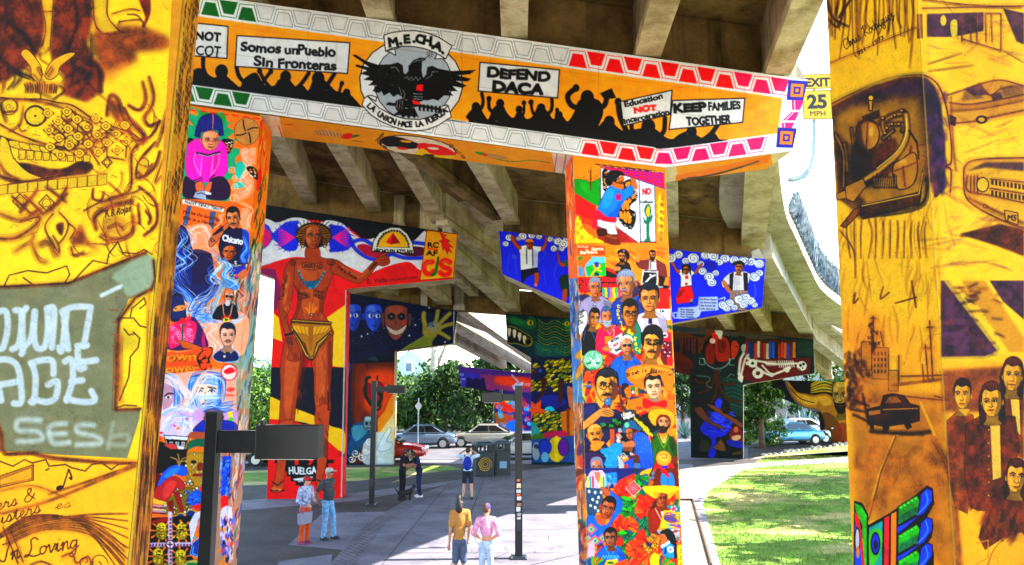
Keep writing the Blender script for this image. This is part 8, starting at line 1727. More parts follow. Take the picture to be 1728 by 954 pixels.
# ---------------------------------------------------------------- lamp posts
GALV=mat('galvanised steel','#8fa4b4',.35,.6,.2,5); BLK=mat('black painted steel','#15171c',.35,.3,.25,6,0,30,.5); BLK2=mat('dark blue grey steel','#2c303c',.4,.3)
def lamp_post(label,px,Y,H,dirx,L,w,stick=False,head=.2):
    b=at_y(px,HORIZ,Y); t=empty('lamp_post',(b.x,b.y,0),0,label,'lamp post','square lamp posts in the park')
    m=MB(); m.box((0,0,H/2),(w,w,H)); m.build('post',BLK,t,bevel=.008)
    m=MB(); m.box((0,0,.02),(w*2.2,w*2.2,.04)); m.box((0,0,.05),(w*1.7,w*1.7,.03)); m.build('base_plate',BLK2,t,bevel=.006)
    for x in (-1,1):
        for y in (-1,1): m=MB(); m.tube([(x*w*.92,y*w*.92,.03),(x*w*.92,y*w*.92,.075)],.016,6); m.build('bolt',GALV,t)
    m=MB(); m.box((0,-w/2-.004,.75),(w*.6,.008,.26)); m.build('access_panel',BLK2,t,bevel=.003)
    m=MB(); m.box((0,0,H+.012),(w*1.06,w*1.06,.03)); m.build('post_cap',BLK2,t,bevel=.005)
    z=H-.1-head*.6; m=MB(); m.box((dirx*(w/2+L*.19),0,z),(L*.38,w*.75,head*.66)); m.build('arm',BLK,t,bevel=.006)
    m=MB(); m.box((dirx*(w/2+L*.38+L*.31),0,z),(L*.62,w*1.5,head)); h=m.build('lamp_head',BLK,t,bevel=.012)
    m=MB(); m.box((dirx*(w/2+L*.69),0,z-head/2-.004),(L*.5,w*1.2,.008)); m.build('lens',mat('frosted lens','#c8c8c0',.3),h)
    m=MB(); m.tube([(dirx*(w/2+L*.42),0,z+head/2-.01),(dirx*(w/2+L*.42),0,z+head/2+.055)],.035,10); m.build('light_sensor',BLK,t)
    if stick:
        for k,(zz,c_,hh) in enumerate(((1.62,'#e0c8a0',.1),(1.5,'#c8d0d8',.07),(1.42,'#d05a30',.05),(1.34,'#e8e4e0',.08),(1.2,'#b87a50',.06),(1.1,'#d8d4dc',.1),(.98,'#9aa0a8',.07),(.86,'#e6e2d8',.12),(1.74,'#c86a3c',.05))):
            m=MB(); m.box((rng.normal(0,.006),-w/2-.003,zz),(w*.62*(.7+.3*rng.random()),.003,hh)); m.build('sticker',mat('sticker',c_,.5,0,.4,40),t)
    return t
lamp_post('nearest lamp post, black and cut by the foot of the frame, before the collage column',364,9.4,3.55,1,1.28,.155,head=.41)
lamp_post('slim black lamp post beside the couple in dark clothes',632,25,4.02,1,.95,.16,head=.26)
lamp_post('sticker covered black lamp post on the path with its head pointing left',875,17.5,3.86,-1,.76,.17,True,.24)
# ---------------------------------------------------------------- signs
YEL=mat('yellow sign sheeting','#cfa400',.45,0,.05,3); SGK=mat('sign black','#14120e',.5)
def text_part(body,size,parent,loc,m,scale_x=1,bold=.012,rot=(R(90),0,0)):
    cu=bpy.data.curves.new('t','FONT'); cu.body=body; cu.size=size; cu.align_x='CENTER'; cu.extrude=.004; cu.offset=bold; ob=bpy.data.objects.new('t',cu); me=bpy.data.meshes.new_from_object(ob); bpy.data.objects.remove(ob)
    me.materials.append(m); o=bpy.data.objects.new('lettering',me); COL.objects.link(o); o.parent=parent; o.location=loc; o.rotation_euler=rot; o.scale=(scale_x,1,1); return o
Ys=19.0; c0=at_y(1373,163,Ys); t=empty('traffic_sign',(c0.x,Ys,0),R(-4),'yellow exit speed sign on a bent galvanised pole beyond the banner beam','traffic sign')
pp=lambda x,y:(at_y(x,y,Ys).x-c0.x,at_y(x,y,Ys).z)
for y0,y1 in ((125,151),(152.2,202)):
    x0,z1=pp(1353,y0); x1,z0=pp(1405,y1)
    m=MB(); m.box(((x0+x1)/2,0,(z0+z1)/2),(x1-x0,.02,z1-z0)); p=m.build('panel',YEL,t,bevel=.008)
    m=MB(); e=.018
    for a,b,c,d in ((x0+e,x1-e,z1-e*1.6,z1-e),(x0+e,x1-e,z0+e,z0+e*1.6),(x0+e,x0+e*1.6,z0+e,z1-e),(x1-e*1.6,x1-e,z0+e,z1-e)): m.box(((a+b)/2,-.0115,(c+d)/2),(b-a,.004,d-c))
    m.build('border',SGK,p)
    cx=(x0+x1)/2
    if y0<140: text_part('EXIT',.33,p,(cx,-.012,z0+.08),SGK,.95)
    else: text_part('25',.52,p,(cx,-.012,z0+.32),SGK,1.0,.02); text_part('MPH',.21,p,(cx,-.012,z0+.09),SGK,1.0,.0)
m=MB(); P3=[at_y(x,y,Ys+.04) for x,y in ((1375,140),(1375.5,230),(1374,262),(1368,284),(1356,297),(1342,302),(1332,302))]; m.tube([(v.x-c0.x,.09,v.z) for v in P3],.06,10); m.build('pole',GALV,t,True)
b=at_y(707,HORIZ,46); t=empty('traffic_sign',(b.x,46,0),0,'diamond shaped sign seen from behind on a thin post by the street','traffic sign')
m=MB(); m.tube([(0,0,0),(0,0,3.1)],.04,8); m.build('post',GALV,t)
m=MB(); m.prism([(0,-.31),(.22,0),(0,.31),(-.22,0)],Vector((0,-.06,2.62)),Vector((1,0,0)),Vector((0,0,1)),Vector((0,1,0)),.015); m.build('panel',mat('bare sign back','#c4ccd0',.4,.4),t)
# box light on the stained wall between the girders
p=at_y(1196,338,25.0); t=empty('wall_light',(p.x,24.55,p.z),0,'dark box light fixed high on the stained wall behind the beam','wall light')
m=MB(); m.box((0,0,0),(.34,.24,.32)); m.build('housing',BLK,t,bevel=.01); m=MB(); m.box((0,-.02,-.165),(.26,.16,.012)); m.build('lens',mat('dull lens','#9a948a',.4),t); m=MB(); m.tube([(0,.1,-.16),(0,.13,-1.3)],.02,6); m.build('conduit',BLK2,t)
# ---------------------------------------------------------------- bins
BIN=mat('dark bin metal','#20303c',.45,.3,.3,4); BINT=mat('bin lid','#31485a',.4,.3)
def litter_bin(px,Y,w,rz,label,emblem):
    b=at_y(px,HORIZ,Y); t=empty('litter_bin',(b.x,Y,0),rz,label,'litter bin','bins by the path'); h=1.05; H=1.42
    m=MB(); m.box((0,0,h/2),(w,w,h)); m.build('body',BIN,t,bevel=.02)
    for x,y in ((-1,-1),(1,-1),(1,1),(-1,1),(0,-1),(0,1),(-1,0),(1,0)):
        m=MB(); m.box((x*(w/2-.05),y*(w/2-.05),h+.13),(.08,.08,.26)); m.build('lid_support',BIN,t)
    m=MB(); m.box((0,0,H-.05),(w+.04,w+.04,.12)); m.box((0,0,H+.03),(w*.8,w*.8,.05)); m.build('lid',BINT,t,bevel=.02)
    m=MB(); m.box((0,-w/2-.012,h*.5),(w*.8,.02,h*.8)); d=m.build('door',mat('bin door','#26323a',.5,.2),t,bevel=.006)
    if emblem:
        m=MB(); n=28
        for r in (.27,.19,.10): m.tube([(r*math.cos(6.2832*k/n)*(1+.1*math.sin(k*1.5)),-w/2-.03,h*.5+r*math.sin(6.2832*k/n)) for k in range(n+1)],.02,5)
        m.build('emblem',mat('gold emblem','#b8922c',.5,.2),d)
    else:
        m=MB(); m.box((0,-w/2-.026,h*.42),(w*.45,.01,.3)); m.build('notice',mat('blue notice','#6fa0c8',.5),d)
litter_bin(815,33,.78,R(18),'dark square litter bin with a gold emblem by the path','e'); litter_bin(845,33.6,.72,R(18),'plainer dark litter bin standing right of the emblem bin',None)
# ---------------------------------------------------------------- cars
GLS=mat('car glass','#0e1216',.06,0,0,8,0,30,.8); TYR=mat('tyre rubber','#16161a',.85); RIM=mat('alloy rim','#b8bcc2',.3,.8); LMP=mat('lamp lens','#dfe4e8',.15); TL=mat('tail lamp','#9c1014',.2); TRIM=mat('black trim','#101114',.6)
def car(px,Y,L,rz,col,label,H=1.45,suv=0):
    b=at_y(px,HORIZ,Y); t=empty('parked_car',(b.x,Y,0),rz,label,'car','cars parked along the street')
    P=mat('car paint',col,.25,.25,0,8,0,30,.6,.8); h=L/2; W=.88
    st=[(-h,.34,.62,.62),(-h+.12,.26,.80,.80),(-h+.7,.22,.90,.87),(-h+1.2,.2,.96,.88),(0,.2,.97,.88),(h-1.3,.2,.97,.88),(h-.5,.22,.98 if not suv else 1.02,.86),(h-.1,.28,.88,.80),(h,.36,.70,.62)]
    m=MB(); n=10
    for x,zl,zt,w in st:
        r=[(-w*.86,zl),(-w,zl+.12),(-w*1.01,(zl+zt)/2),(-w*.97,zt-.1),(-w*.84,zt),(w*.84,zt),(w*.97,zt-.1),(w*1.01,(zl+zt)/2),(w,zl+.12),(w*.86,zl)]; m.v+=[(x,y,z) for y,z in r]
    for i in range(len(st)-1):
        for k in range(n): m.f.append((i*n+k,i*n+(k+1)%n,(i+1)*n+(k+1)%n,(i+1)*n+k)); m.m.append(0)
    m.f+= [tuple(range(n))[::-1],tuple(range((len(st)-1)*n,len(st)*n))]; m.m+=[0,0]
    body=m.build('body',P,t,True); s=body.modifiers.new('s','SUBSURF'); s.levels=s.render_levels=2
    x0,x1,x2,x3=(-h+1.15,-h+1.95,h-1.55,h-.55) if not suv else (-h+1.05,-h+1.75,h-.9,h-.2)
    a,c=.80,.60; zb=.93; m=MB(); rail=lambda x,w,z:[(x,-w,z),(x,w,z)]
    B=[(x0,-a,zb),(x3,-a,zb),(x3,a,zb),(x0,a,zb)]; T=[(x1,-c,H),(x2,-c,H),(x2,c,H),(x1,c,H)]
    m.hexa(B,T); cab=m.build('roof',P,t,bevel=.09)
    lp=lambda p,q,f:tuple(p[i]*(1-f)+q[i]*f for i in range(3))
    def pane(name,q,off):
        m=MB(); f=[Vector(v)+Vector(off) for v in q]; n_=(f[1]-f[0]).cross(f[3]-f[0]).normalized()*.012; m.hexa(f,[v+n_ for v in f]); m.build(name,GLS,t)
    pane('windscreen',[lp(B[0],T[0],.08),lp(B[3],T[3],.08),lp(B[3],T[3],.88),lp(B[0],T[0],.88)],(-.02,0,.01)); pane('rear_window',[lp(B[2],T[2],.12),lp(B[1],T[1],.12),lp(B[1],T[1],.86),lp(B[2],T[2],.86)],(.02,0,.01))
    for s_ in (-1,1):
        e=[(v[0],s_*abs(v[1]),v[2]) for v in (B[0],B[1],T[1],T[0])]
        for f0,f1 in ((.1,.50),(.53,.88)):
            q=[lp(lp(e[0],e[1],f0),lp(e[3],e[2],f0),.14),lp(lp(e[0],e[1],f1),lp(e[3],e[2],f1),.14),lp(lp(e[0],e[1],min(f1,.9)),lp(e[3],e[2],f1),.84),lp(lp(e[0],e[1],f0),lp(e[3],e[2],f0),.84)]
            pane('side_window',q,(0,s_*.012,0))
        m=MB(); m.ball((x0+.25,s_*(W+.08),1.0),(.09,.1,.07)); m.build('mirror',P,t,True)
        m=MB(); m.ball((-h+.12,s_*.6,.68),(.13,.2,.09)); m.build('headlight',LMP,t,True); m=MB(); m.ball((h-.06,s_*.62,.78),(.08,.17,.09)); m.build('tail_light',TL,t,True)
        m=MB(); m.box((0,s_*(W-.005),.3),(L-2.4,.05,.1)); m.build('sill',TRIM,t)
        for x in (-h+.85,h-.85):
            m=MB(); m.tube([(x,s_*(W-.2),.32),(x,s_*(W+.015),.32)],.325,22); w=m.build('wheel',TYR,t,bevel=.03)
            m=MB(); m.tube([(x,s_*(W+.012),.32),(x,s_*(W+.022),.32)],.215,20)
            for k in range(5): an=k*1.2566; m.box((x+.11*math.cos(an),s_*(W+.024),.32+.11*math.sin(an)),(.05,.012,.05))
            m.build('rim',RIM,w)
            m=MB(); m.tube([(x,s_*(W-.06),.34),(x,s_*(W-.004),.34)],.375,22); m.build('wheel_arch',TRIM,t)
    m=MB(); m.box((-h+.06,0,.46),(.08,1.1,.14)); m.build('grille',TRIM,t); m=MB(); m.box((h-.02,0,.55),(.03,.4,.12)); m.build('number_plate',LMP,t)
    return t
car(655,39,4.2,R(180),'#b01818','red hatchback half hidden behind the night sky pier')
car(712,47.5,4.6,0,'#64768c','blue grey sedan parked behind the red car'); car(818,48.3,4.6,0,'#908e84','beige sedan parked beyond the litter bins')
car(886,40.5,4.5,R(4),'#d0d4da','white sedan in front of the beige sedan, half hidden by the serpent pier'); car(1328,50.5,4.4,R(8),'#4aa8d8','light blue car parked behind the planting bed'); car(1343,56,4.6,R(5),'#eef0f2','white car parked behind the light blue car')
car(1412,52,4.6,R(4),'#d8dce0','silver car mostly hidden behind the bearded man pier',1.7,1); car(400,37.5,4.5,0,'#14161a','black car left of the standing figure pier',1.5)
# ---------------------------------------------------------------- vegetation
LV=[mat('leaf '+n,c,.55,0,.3,3,0,30,.3) for n,c in (('deep','#1f3a12'),('mid','#34561a'),('bright','#557a22'),('pale','#7d9a3c'))]
BARK=mat('bark','#5a4836',.9,0,.4,6,.6,12); PALEBARK=mat('pale bark','#a89c8c',.9,0,.35,4,.4,8)
def leafmesh(name,blobs,n,size,mats,parent,seed=1,w=(.3,.35,.25,.1),droop=0):
    g=np.random.default_rng(seed); B=np.array(blobs,float); vol=(B[:,3]*B[:,4]*B[:,5])**.7; k=g.choice(len(B),n,p=vol/vol.sum())
    d=g.normal(size=(n,3)); d/=np.linalg.norm(d,axis=1)[:,None]; r=g.random(n)**.45
    P=B[k,:3]+d*r[:,None]*B[k,3:6]*(1+.16*g.normal(size=(n,1)))
    cl=np.round(P/(size*5)); hsh=np.sin(cl@np.array([12.9,78.2,37.7]))*43758.5; hsh-=np.floor(hsh); keep=hsh>.22; P=P[keep]; n=len(P)
    a=g.normal(size=(n,3)); a[:,2]-=droop; a/=np.linalg.norm(a,axis=1)[:,None]; b=np.cross(a,g.normal(size=(n,3))); b/=np.linalg.norm(b,axis=1)[:,None]
    s=(size*(.4+1.2*g.random(n)**1.7))[:,None]; V=np.stack([P-a*s,P+b*s*.42,P+a*s,P-b*s*.42],1).reshape(-1,3)
    me=bpy.data.meshes.new(name); me.vertices.add(n*4); me.vertices.foreach_set('co',V.astype(np.float32).ravel()); me.loops.add(n*4); me.loops.foreach_set('vertex_index',np.arange(n*4,dtype=np.int32))
    me.polygons.add(n); me.polygons.foreach_set('loop_start',np.arange(0,n*4,4,dtype=np.int32)); me.update(calc_edges=True)
    for m in mats: me.materials.append(m)
    me.polygons.foreach_set('material_index',g.choice(len(mats),n,p=np.array(w[:len(mats)])/sum(w[:len(mats)])).astype(np.int32))
    o=bpy.data.objects.new(name,me); COL.objects.link(o); o.parent=parent; return o
def tree(x,y,h,spread,seed,label,n=7000,size=.22,trunk=.18,mats=LV,w=(.3,.35,.25,.1),low=.3,bark=None,name='tree',cat='tree',lean=0):
    g=np.random.default_rng(seed); t=empty(name,(x,y,0),0,label,cat,'trees around the park'); m=MB(); blobs=[]
    top=(lean,0,h*.62); m.tube([(0,0,-.1),(lean*.3,0,h*.2),(lean*.7,g.normal(0,.1),h*.42),top],[trunk*1.25,trunk,trunk*.8,trunk*.5],8)
    for k in range(9):
        a=k*2.4+g.random(); zz=h*(low+(.92-low)*((k+.5)/9)); rr=spread*(.35+.6*g.random())*(1-.5*abs((k+.5)/9-.4)); e=(lean+rr*math.cos(a),rr*math.sin(a),zz)
        s=(lean*.6,0,h*(.25+.3*k/9)); m.tube([s,((s[0]+e[0])/2,(s[1]+e[1])/2,(s[2]+e[2])/2+.2),e],[trunk*.45,trunk*.3,trunk*.1],6)
        q=spread*(.34+.26*g.random()); blobs.append((*e,q,q,q*.8))
        for j in range(3): blobs.append((e[0]+g.normal(0,q*.7),e[1]+g.normal(0,q*.7),e[2]+g.normal(0,q*.5),q*.45,q*.45,q*.35))
    m.build('trunk',bark or BARK,t,True); leafmesh('crown',blobs,n,size,mats,t,seed,w); return t
X=lambda px,Y:(px-W0/2)/FPX*Y
tree(X(415,60),60,5.2,3.6,1,'bright green bushy tree left of the standing figure pier',11000,.2,w=(.12,.3,.38,.2),low=.12)
tree(X(345,66),66,6.0,4,2,'broad tree partly behind the collage column at left',6000,.25)
tree(X(690,62),62,4.3,3.0,3,'sunlit tree in front of the pale house',9000,.18,w=(.2,.3,.3,.2),low=.15)
tree(X(752,60),60,5.6,3.0,4,'dark dense tree right of the pale trunk',12000,.19,w=(.5,.35,.15),mats=LV[:3],low=.1)
tree(X(800,70),70,6.4,4,5,'tall hedge like tree behind the beige sedan',8000,.24,w=(.4,.4,.2),mats=LV[:3],low=.1)
tree(X(880,74),74,6,4,6,'far tree behind the serpent pier',6000,.26,low=.1); tree(X(640,74),74,5,3,15,'tree at the edge of the night sky pier',6000,.26,low=.1)
tree(X(1148,58),58,6.0,2.2,7,'dark tree glimpsed between collage column and skeleton pier',7000,.18,w=(.5,.35,.15),mats=LV[:3],low=.3)
tree(X(1277,47),47,5.0,1.15,8,'leafy tree just right of the skeleton pier',9000,.15,w=(.3,.4,.3),mats=LV[:3],low=.28)
tree(X(1275,50),50,1.7,1.5,16,'bright shrub at the foot of the skeleton pier',4000,.12,w=(.1,.3,.4,.2),low=.05,trunk=.06,name='shrub',cat='shrub')
tree(X(1420,90),90,8,5,9,'far tree above the parked white car',5000,.35,low=.1); tree(X(1230,95),95,7,6,17,'far tree behind the skeleton pier',5000,.35,low=.05)
tree(X(540,90),90,8,6,18,'far tree behind the standing figure pier',5000,.35,low=.05)
# lawn trees at right, outside the frame, whose shade falls on the lawn
for i,(x,y,h,s) in enumerate(((15.2,17.2,9,2.6),(17.8,24,10,3.0),(21.5,31,10,3.6))): tree(x,y,h,s,20+i,('nearest','second','third','foremost','last')[i]+' lawn tree beyond the right front column',3900,.34,.22,low=.6)
lamp_post('tall lamp post behind the right front column, its shadow crossing the lawn',1717,17.0,8.6,1,1.2,.16,head=.2)
# pale eucalyptus trunk
t=empty('tree',(X(733,64),64,0),0,'tall pale bare trunk rising behind the cars','tree','trees around the park'); m=MB(); m.tube([(0,0,0),(-.1,0,3),(.05,0,6),(-.1,0,9.5)],[.42,.36,.33,.22],10); m.tube([(0,0,5),(.9,0,7),(1.6,0,9)],[.2,.14,.08],8); m.build('trunk',PALEBARK,t,True); leafmesh('crown',[(0,0,9.5,2,2,1.4),(1.6,0,9,1.4,1.4,1)],1500,.2,LV,t,31)
for i,px in enumerate((838,852)):
    t=empty('palm_tree',(X(px,66),66,0),0,('thin palm trunk behind the sticker covered lamp post','second thin palm trunk, closer to the serpent pier')[i],'palm tree','trees around the park'); m=MB(); m.tube([(0,0,0),(.1,0,3),(.05,0,5.6)],[.3,.24,.2],9); m.build('trunk',BARK,t,True); leafmesh('crown',[(0,0,6,1.8,1.8,.9)],1200,.35,LV[:2],t,40+i,w=(.6,.4))
AGV=mat('agave leaf','#6c8a86',.5,0,.3,4)
def agave(px,Y,s,label):
    t=empty('agave',(X(px,Y),Y,0),0,label,'agave','agaves by the planting bed'); m=MB(); g=np.random.default_rng(int(px))
    for k in range(34):
        a=k*2.4; e=.25+1.15*(k/34); L=s*(.7+.4*g.random()); d=Vector((math.cos(a)*math.cos(e),math.sin(a)*math.cos(e),math.sin(e))); sd=Vector((-math.sin(a),math.cos(a),0))*s*.07
        p0=d*.05; p1=d*L*.5+Vector((0,0,-.02)); p2=d*L+Vector((0,0,-.1*s*(1-k/34))); m.add([p0-sd*.6,p0+sd*.6,p1+sd,p1-sd,p2],[(0,1,2,3),(3,2,4)])
    o=m.build('leaves',AGV,t); o.modifiers.new('s','SOLIDIFY').thickness=.02
for i,(px,Y,s) in enumerate(((1312,60,2.0),(1352,62,2.2),(1388,60,1.9),(1150,56,1.4))): agave(px,Y,s,('leftmost of the three big agaves behind the parked cars','middle of the three big agaves behind the parked cars','rightmost of the three big agaves behind the parked cars','agave between collage column and skeleton pier')[i])
RK=mat('pale rock','#b4aca2',.9,0,.3,5,.5,20)
for k in range(16):
    px=1290+k*9.2; py=770-(px-1290)*.139; p=at_z(px,py); m=MB(); g=np.random.default_rng(k); r=.08+.09*g.random(); m.ball((0,0,r*.4),(r*1.3,r,r*.8),0,8,6); m.v=[tuple(np.array(v)*(1+.14*g.normal())) for v in m.v]
    o=m.build('rock',RK,None,False); o.location=(p.x,p.y,0); tag(o,'pale rock in the row edging the planting bed','rock','rocks edging the planting bed')
# ---------------------------------------------------------------- buildings beyond the street
def building(px,Y,w,d,h,col,label,win,roof=None,rz=0,seed=1):
    t=empty('house' if roof else 'building',(X(px,Y),Y,0),rz,label,'house' if roof else 'building'); wm=mat('wall paint',col,.8,0,.12,2)
    m=MB(); m.box((0,d/2,h/2),(w,d,h)); wl=m.build('wall',wm,t)
    for x,z,a,b in win:
        m=MB(); m.box((x,-.03,z),(a,.06,b)); f=m.build('window',mat('window frame','#e6e6e2',.6),t); m=MB(); m.box((x,-.065,z),(a-.16,.02,b-.16)); m.build('pane',mat('dark pane','#2c3844',.1),f)
    if roof:
        m=MB(); m.prism([(-w/2-.4,h),(w/2+.4,h),(0,h+roof)],Vector((0,-.4,0)),Vector((1,0,0)),Vector((0,0,1)),Vector((0,1,0)),d+.8); m.build('roof',mat('shingles','#8a908c',.9,0,.3,6),t)
        m=MB(); m.prism([(-w/2-.1,h),(w/2+.1,h),(0,h+roof-.15)],Vector((0,-.44,0)),Vector((1,0,0)),Vector((0,0,1)),Vector((0,1,0)),.06); g=m.build('gable',wm,t); m=MB(); m.box((0,-.5,h+roof*.38),(.9,.08,1.2)); f=m.build('window',mat('attic frame','#f0f0ec',.6),t); m=MB(); m.box((0,-.55,h+roof*.38),(.66,.03,.95)); m.build('pane',mat('attic pane','#3c6c8c',.1),f)
    else: m=MB(); m.box((0,d/2,h+.1),(w+.3,d+.3,.25)); m.build('parapet',mat('coping','#d0ccc4',.8),t)
building(692,86,7,9,4.7,'#b9cfc0','pale green gabled house behind the trees',[(-2,2.8,1,1.5),(1.8,2.8,1,1.5)],3.2)
building(405,100,30,10,7.2,'#dcdcd8','long white building left of the standing figure pier',[(x,5.2,1.6,1.3) for x in (-10,-6,-2,2,6,10)])
building(1345,95,22,12,6.0,'#d4ccc6','cream building behind the agaves',[(x,3.6,1.5,1.6) for x in (-8,-4.5,-1,2.5,6,9)])
building(880,125,46,14,5.2,'#b8b4b0','low grey building far beyond the beige sedan',[(x,3,2,1.6) for x in (-18,-12,-6,0,6,12,18)]); building(1140,120,26,14,6,'#c8c4c0','far pale building right of the serpent pier',[(x,3.4,2,1.6) for x in (-8,-2,4,10)])

def litter(n,seed):
    g=np.random.default_rng(seed); m=MB(); k=0
    while k<n:
        P=at_z(g.uniform(390,1440),770+185*g.random()**.8)
        a=g.random()*6.28; s=.02+.035*g.random(); c,d=math.cos(a)*s,math.sin(a)*s; z=.02+.012*g.random(); m.add([(P.x-c,P.y-d,z),(P.x+d*.4,P.y-c*.4,z+.01*g.random()),(P.x+c,P.y+d,z+.012),(P.x-d*.4,P.y+c*.4,z)],[(0,1,2,3)]); k+=1
    o=mesh_obj('leaf_litter',m.v,m.f,mat('dry fallen leaves','#6a4e2a',.8,0,.5,2)); tag(o,None,None,None,'stuff')
litter(700,3)
mb=MB(); g=np.random.default_rng(8)
for k in range(9):
    P=at_z(g.uniform(600,960),g.uniform(830,950)); a=g.random()*3.14
    for j in range(12):
        a+=g.normal(0,.35); Q=P+Vector((math.cos(a),math.sin(a),0))*.25; s=Vector((-math.sin(a),math.cos(a),0))*.006; mb.add([(v.x,v.y,.0145) for v in (P-s,Q-s,Q+s,P+s)],[(0,1,2,3)]); P=Q
o=mb.build('path_cracks',JO); o['kind']='structure'
# ---------------------------------------------------------------- people
def limb(m,P,rr):
    P=[Vector(p) for p in P]; m.tube(P,rr,12)
    for p,r in zip(P,rr): m.ball(p,r,0,12,8)
def fuse(m,name,mt,parent,vox=.014,sm=6):
    o=m.build(name,mt,parent,True); r=o.modifiers.new('fuse','REMESH'); r.mode='VOXEL'; r.voxel_size=vox; r.use_smooth_shade=True
    s=o.modifiers.new('soft','SMOOTH'); s.iterations=sm; s.factor=.5; return o
def cloth(name,col,var=None,sc=14): return mat(name,col,.85,0,.22,sc,.45,45,.2,var=var)
def person(px,py,height,rz,label,skin,J,shirt,legs,hair,shoe='#1c1c20',sleeve=.5,leglen=1.0,hairlong=False,extra=None,female=0,shirtvar=None,crop=0,belly=0,legvar=None,wid=1):
    """J: overrides of joints in a 1.7 m figure facing -Y: elbowL,handL,elbowR,handR,kneeL,footL,kneeR,footR,head,tilt"""
    b=at_z(px,py); S=height/1.7; t=empty('person',(b.x,b.y,0),rz,label,'person','visitors in the park'); t.scale=(S*wid,S*(.5+.5*wid),S)
    j=dict(hip=(0,0,.92),chest=(0,.0,1.27),neck=(0,.01,1.46),head=(0,-.015,1.6),shL=(.185,0,1.40),shR=(-.185,0,1.40),elbowL=(.25,.03,1.13),handL=(.26,-.06,.87),elbowR=(-.25,.03,1.13),handR=(-.26,-.06,.87),hipL=(.09,0,.9),hipR=(-.09,0,.9),kneeL=(.1,-.02,.5),kneeR=(-.1,-.02,.5),footL=(.11,.02,.085),footR=(-.11,.02,.085),look=0)
    j.update(J); V={k:Vector(v) for k,v in j.items() if k!='look'}; SK=mat('skin',skin,.55,0,.12,9); hd=V['head']; up=(hd-V['neck']).normalized()
    m=MB(); fw=Matrix.Rotation(j['look'],3,'Z')@Vector((0,-1,0))
    rot=up.to_track_quat('Z','Y').to_matrix(); H3=Matrix.Rotation(j['look'],3,'Z')
    m.ball(hd+Vector((0,0,.005)),(.075,.095,.115),0,14,10,M=H3); m.ball(hd+fw*.03-up*.055,(.055,.06,.06),0,12,8,M=H3)
    limb(m,[V['neck']-up*.04,hd-up*.05],[.058,.054]); m.ball(hd+fw*.098-up*.01,(.014,.018,.02),0,8,6); m.ball(hd+fw*.088-up*.05,(.026,.012,.012),0,8,6,M=H3)
    sd=Vector((-fw.y,fw.x,0))
    for s_ in (-1,1): m.ball(hd+sd*s_*.078-up*.01,(.014,.022,.032),0,8,6)
    m.ball(V['chest'],(.155-.01*female,.105,.19),0,14,10); m.ball((V['chest']+V['hip'])/2,(.135-.015*female,.1,.17),0,14,10); m.ball(V['hip'],(.15,.11,.12),0,14,10)
    limb(m,[V['shL'],V['chest']+Vector((0,0,.12)),V['shR']],[.058,.09,.058])
    for s_ in 'LR':
        e,h,sh_=V['elbow'+s_],V['hand'+s_],V['sh'+s_]; limb(m,[sh_,(sh_+e)/2,e,(e*.6+h*.4),h],[.056,.049,.04,.038,.026])
        d=(h-e).normalized(); sx=d.cross(Vector((0,1,.2))).normalized(); m.ball(h+d*.05,(.034,.034,.045),0,10,8)
        for k in range(4): q=h+d*.075+sx*(k-1.5)*.019; limb(m,[q,q+d*(.036-.006*abs(k-1.4))+Vector((0,-.008,0)),q+d*(.062-.009*abs(k-1.4))+Vector((0,-.022,0))],[.0105,.0098,.0085])
        q=h+d*.025+sx*.032; limb(m,[q,q+d*.03+sx*.016,q+d*.052+sx*.012],[.0125,.011,.0095])
        k_,f_,hp=V['knee'+s_],V['foot'+s_],V['hip'+s_]; limb(m,[hp,(hp+k_)/2,k_,k_*.62+f_*.38,f_],[.083,.073,.054,.054,.036]); limb(m,[f_+Vector((0,.03,-.03)),f_+Vector((0,-.1,-.045))],[.036,.03])
    fuse(m,'body',SK,t,.0125,4)
    # eyes and brows
    m=MB(); 
    for s_ in (-1,1): m.ball(hd+fw*.089+sd*s_*.03+up*.012,(.012,.007,.007),0,8,6)
    m.build('eyes',TRIM,t)
    if shirt:
        m=MB(); m.ball(V['chest'],(.172-.01*female,.122,.2),0,14,10); lo=(V['chest']*.5+V['hip']*.5)+Vector((0,0,.1*crop))
        m.ball(lo+Vector((0,-belly*.05,0)),(.15+.01*belly,.118+.05*belly,.17),0,14,10); 
        if not crop: m.ball(V['hip']+Vector((0,0,.03)),(.162,.122,.1),0,14,10)
        limb(m,[V['shL'],V['chest']+Vector((0,0,.12)),V['shR']],[.07,.102,.07]); limb(m,[V['neck']-Vector((0,0,.05)),V['neck']-Vector((0,0,.03))],[.075,.068])
        for s_ in 'LR':
            e,h,sh_=V['elbow'+s_],V['hand'+s_],V['sh'+s_]; 
            if sleeve<=1: limb(m,[sh_,sh_.lerp(e,sleeve)],[.072,.066])
            else: limb(m,[sh_,e,e.lerp(h,min(1,sleeve-1))],[.07,.055,.045])
        fuse(m,'shirt',cloth('shirt cloth',shirt,shirtvar),t,.014,5)
    m=MB(); m.ball(V['hip'],(.163,.124,.13),0,14,10); 
    for s_ in 'LR':
        k_,f_,hp=V['knee'+s_],V['foot'+s_],V['hip'+s_]
        if leglen<1: limb(m,[hp,hp.lerp(k_,.5),hp.lerp(k_,leglen+.32)],[.094,.09,.088])
        else: limb(m,[hp,hp.lerp(k_,.5),k_,k_.lerp(f_,.5),f_+Vector((0,.005,.0))],[.094,.085,.068,.064,.06])
    fuse(m,'trousers' if leglen>=1 else 'shorts',cloth('trouser cloth',legs,legvar),t,.014,5)
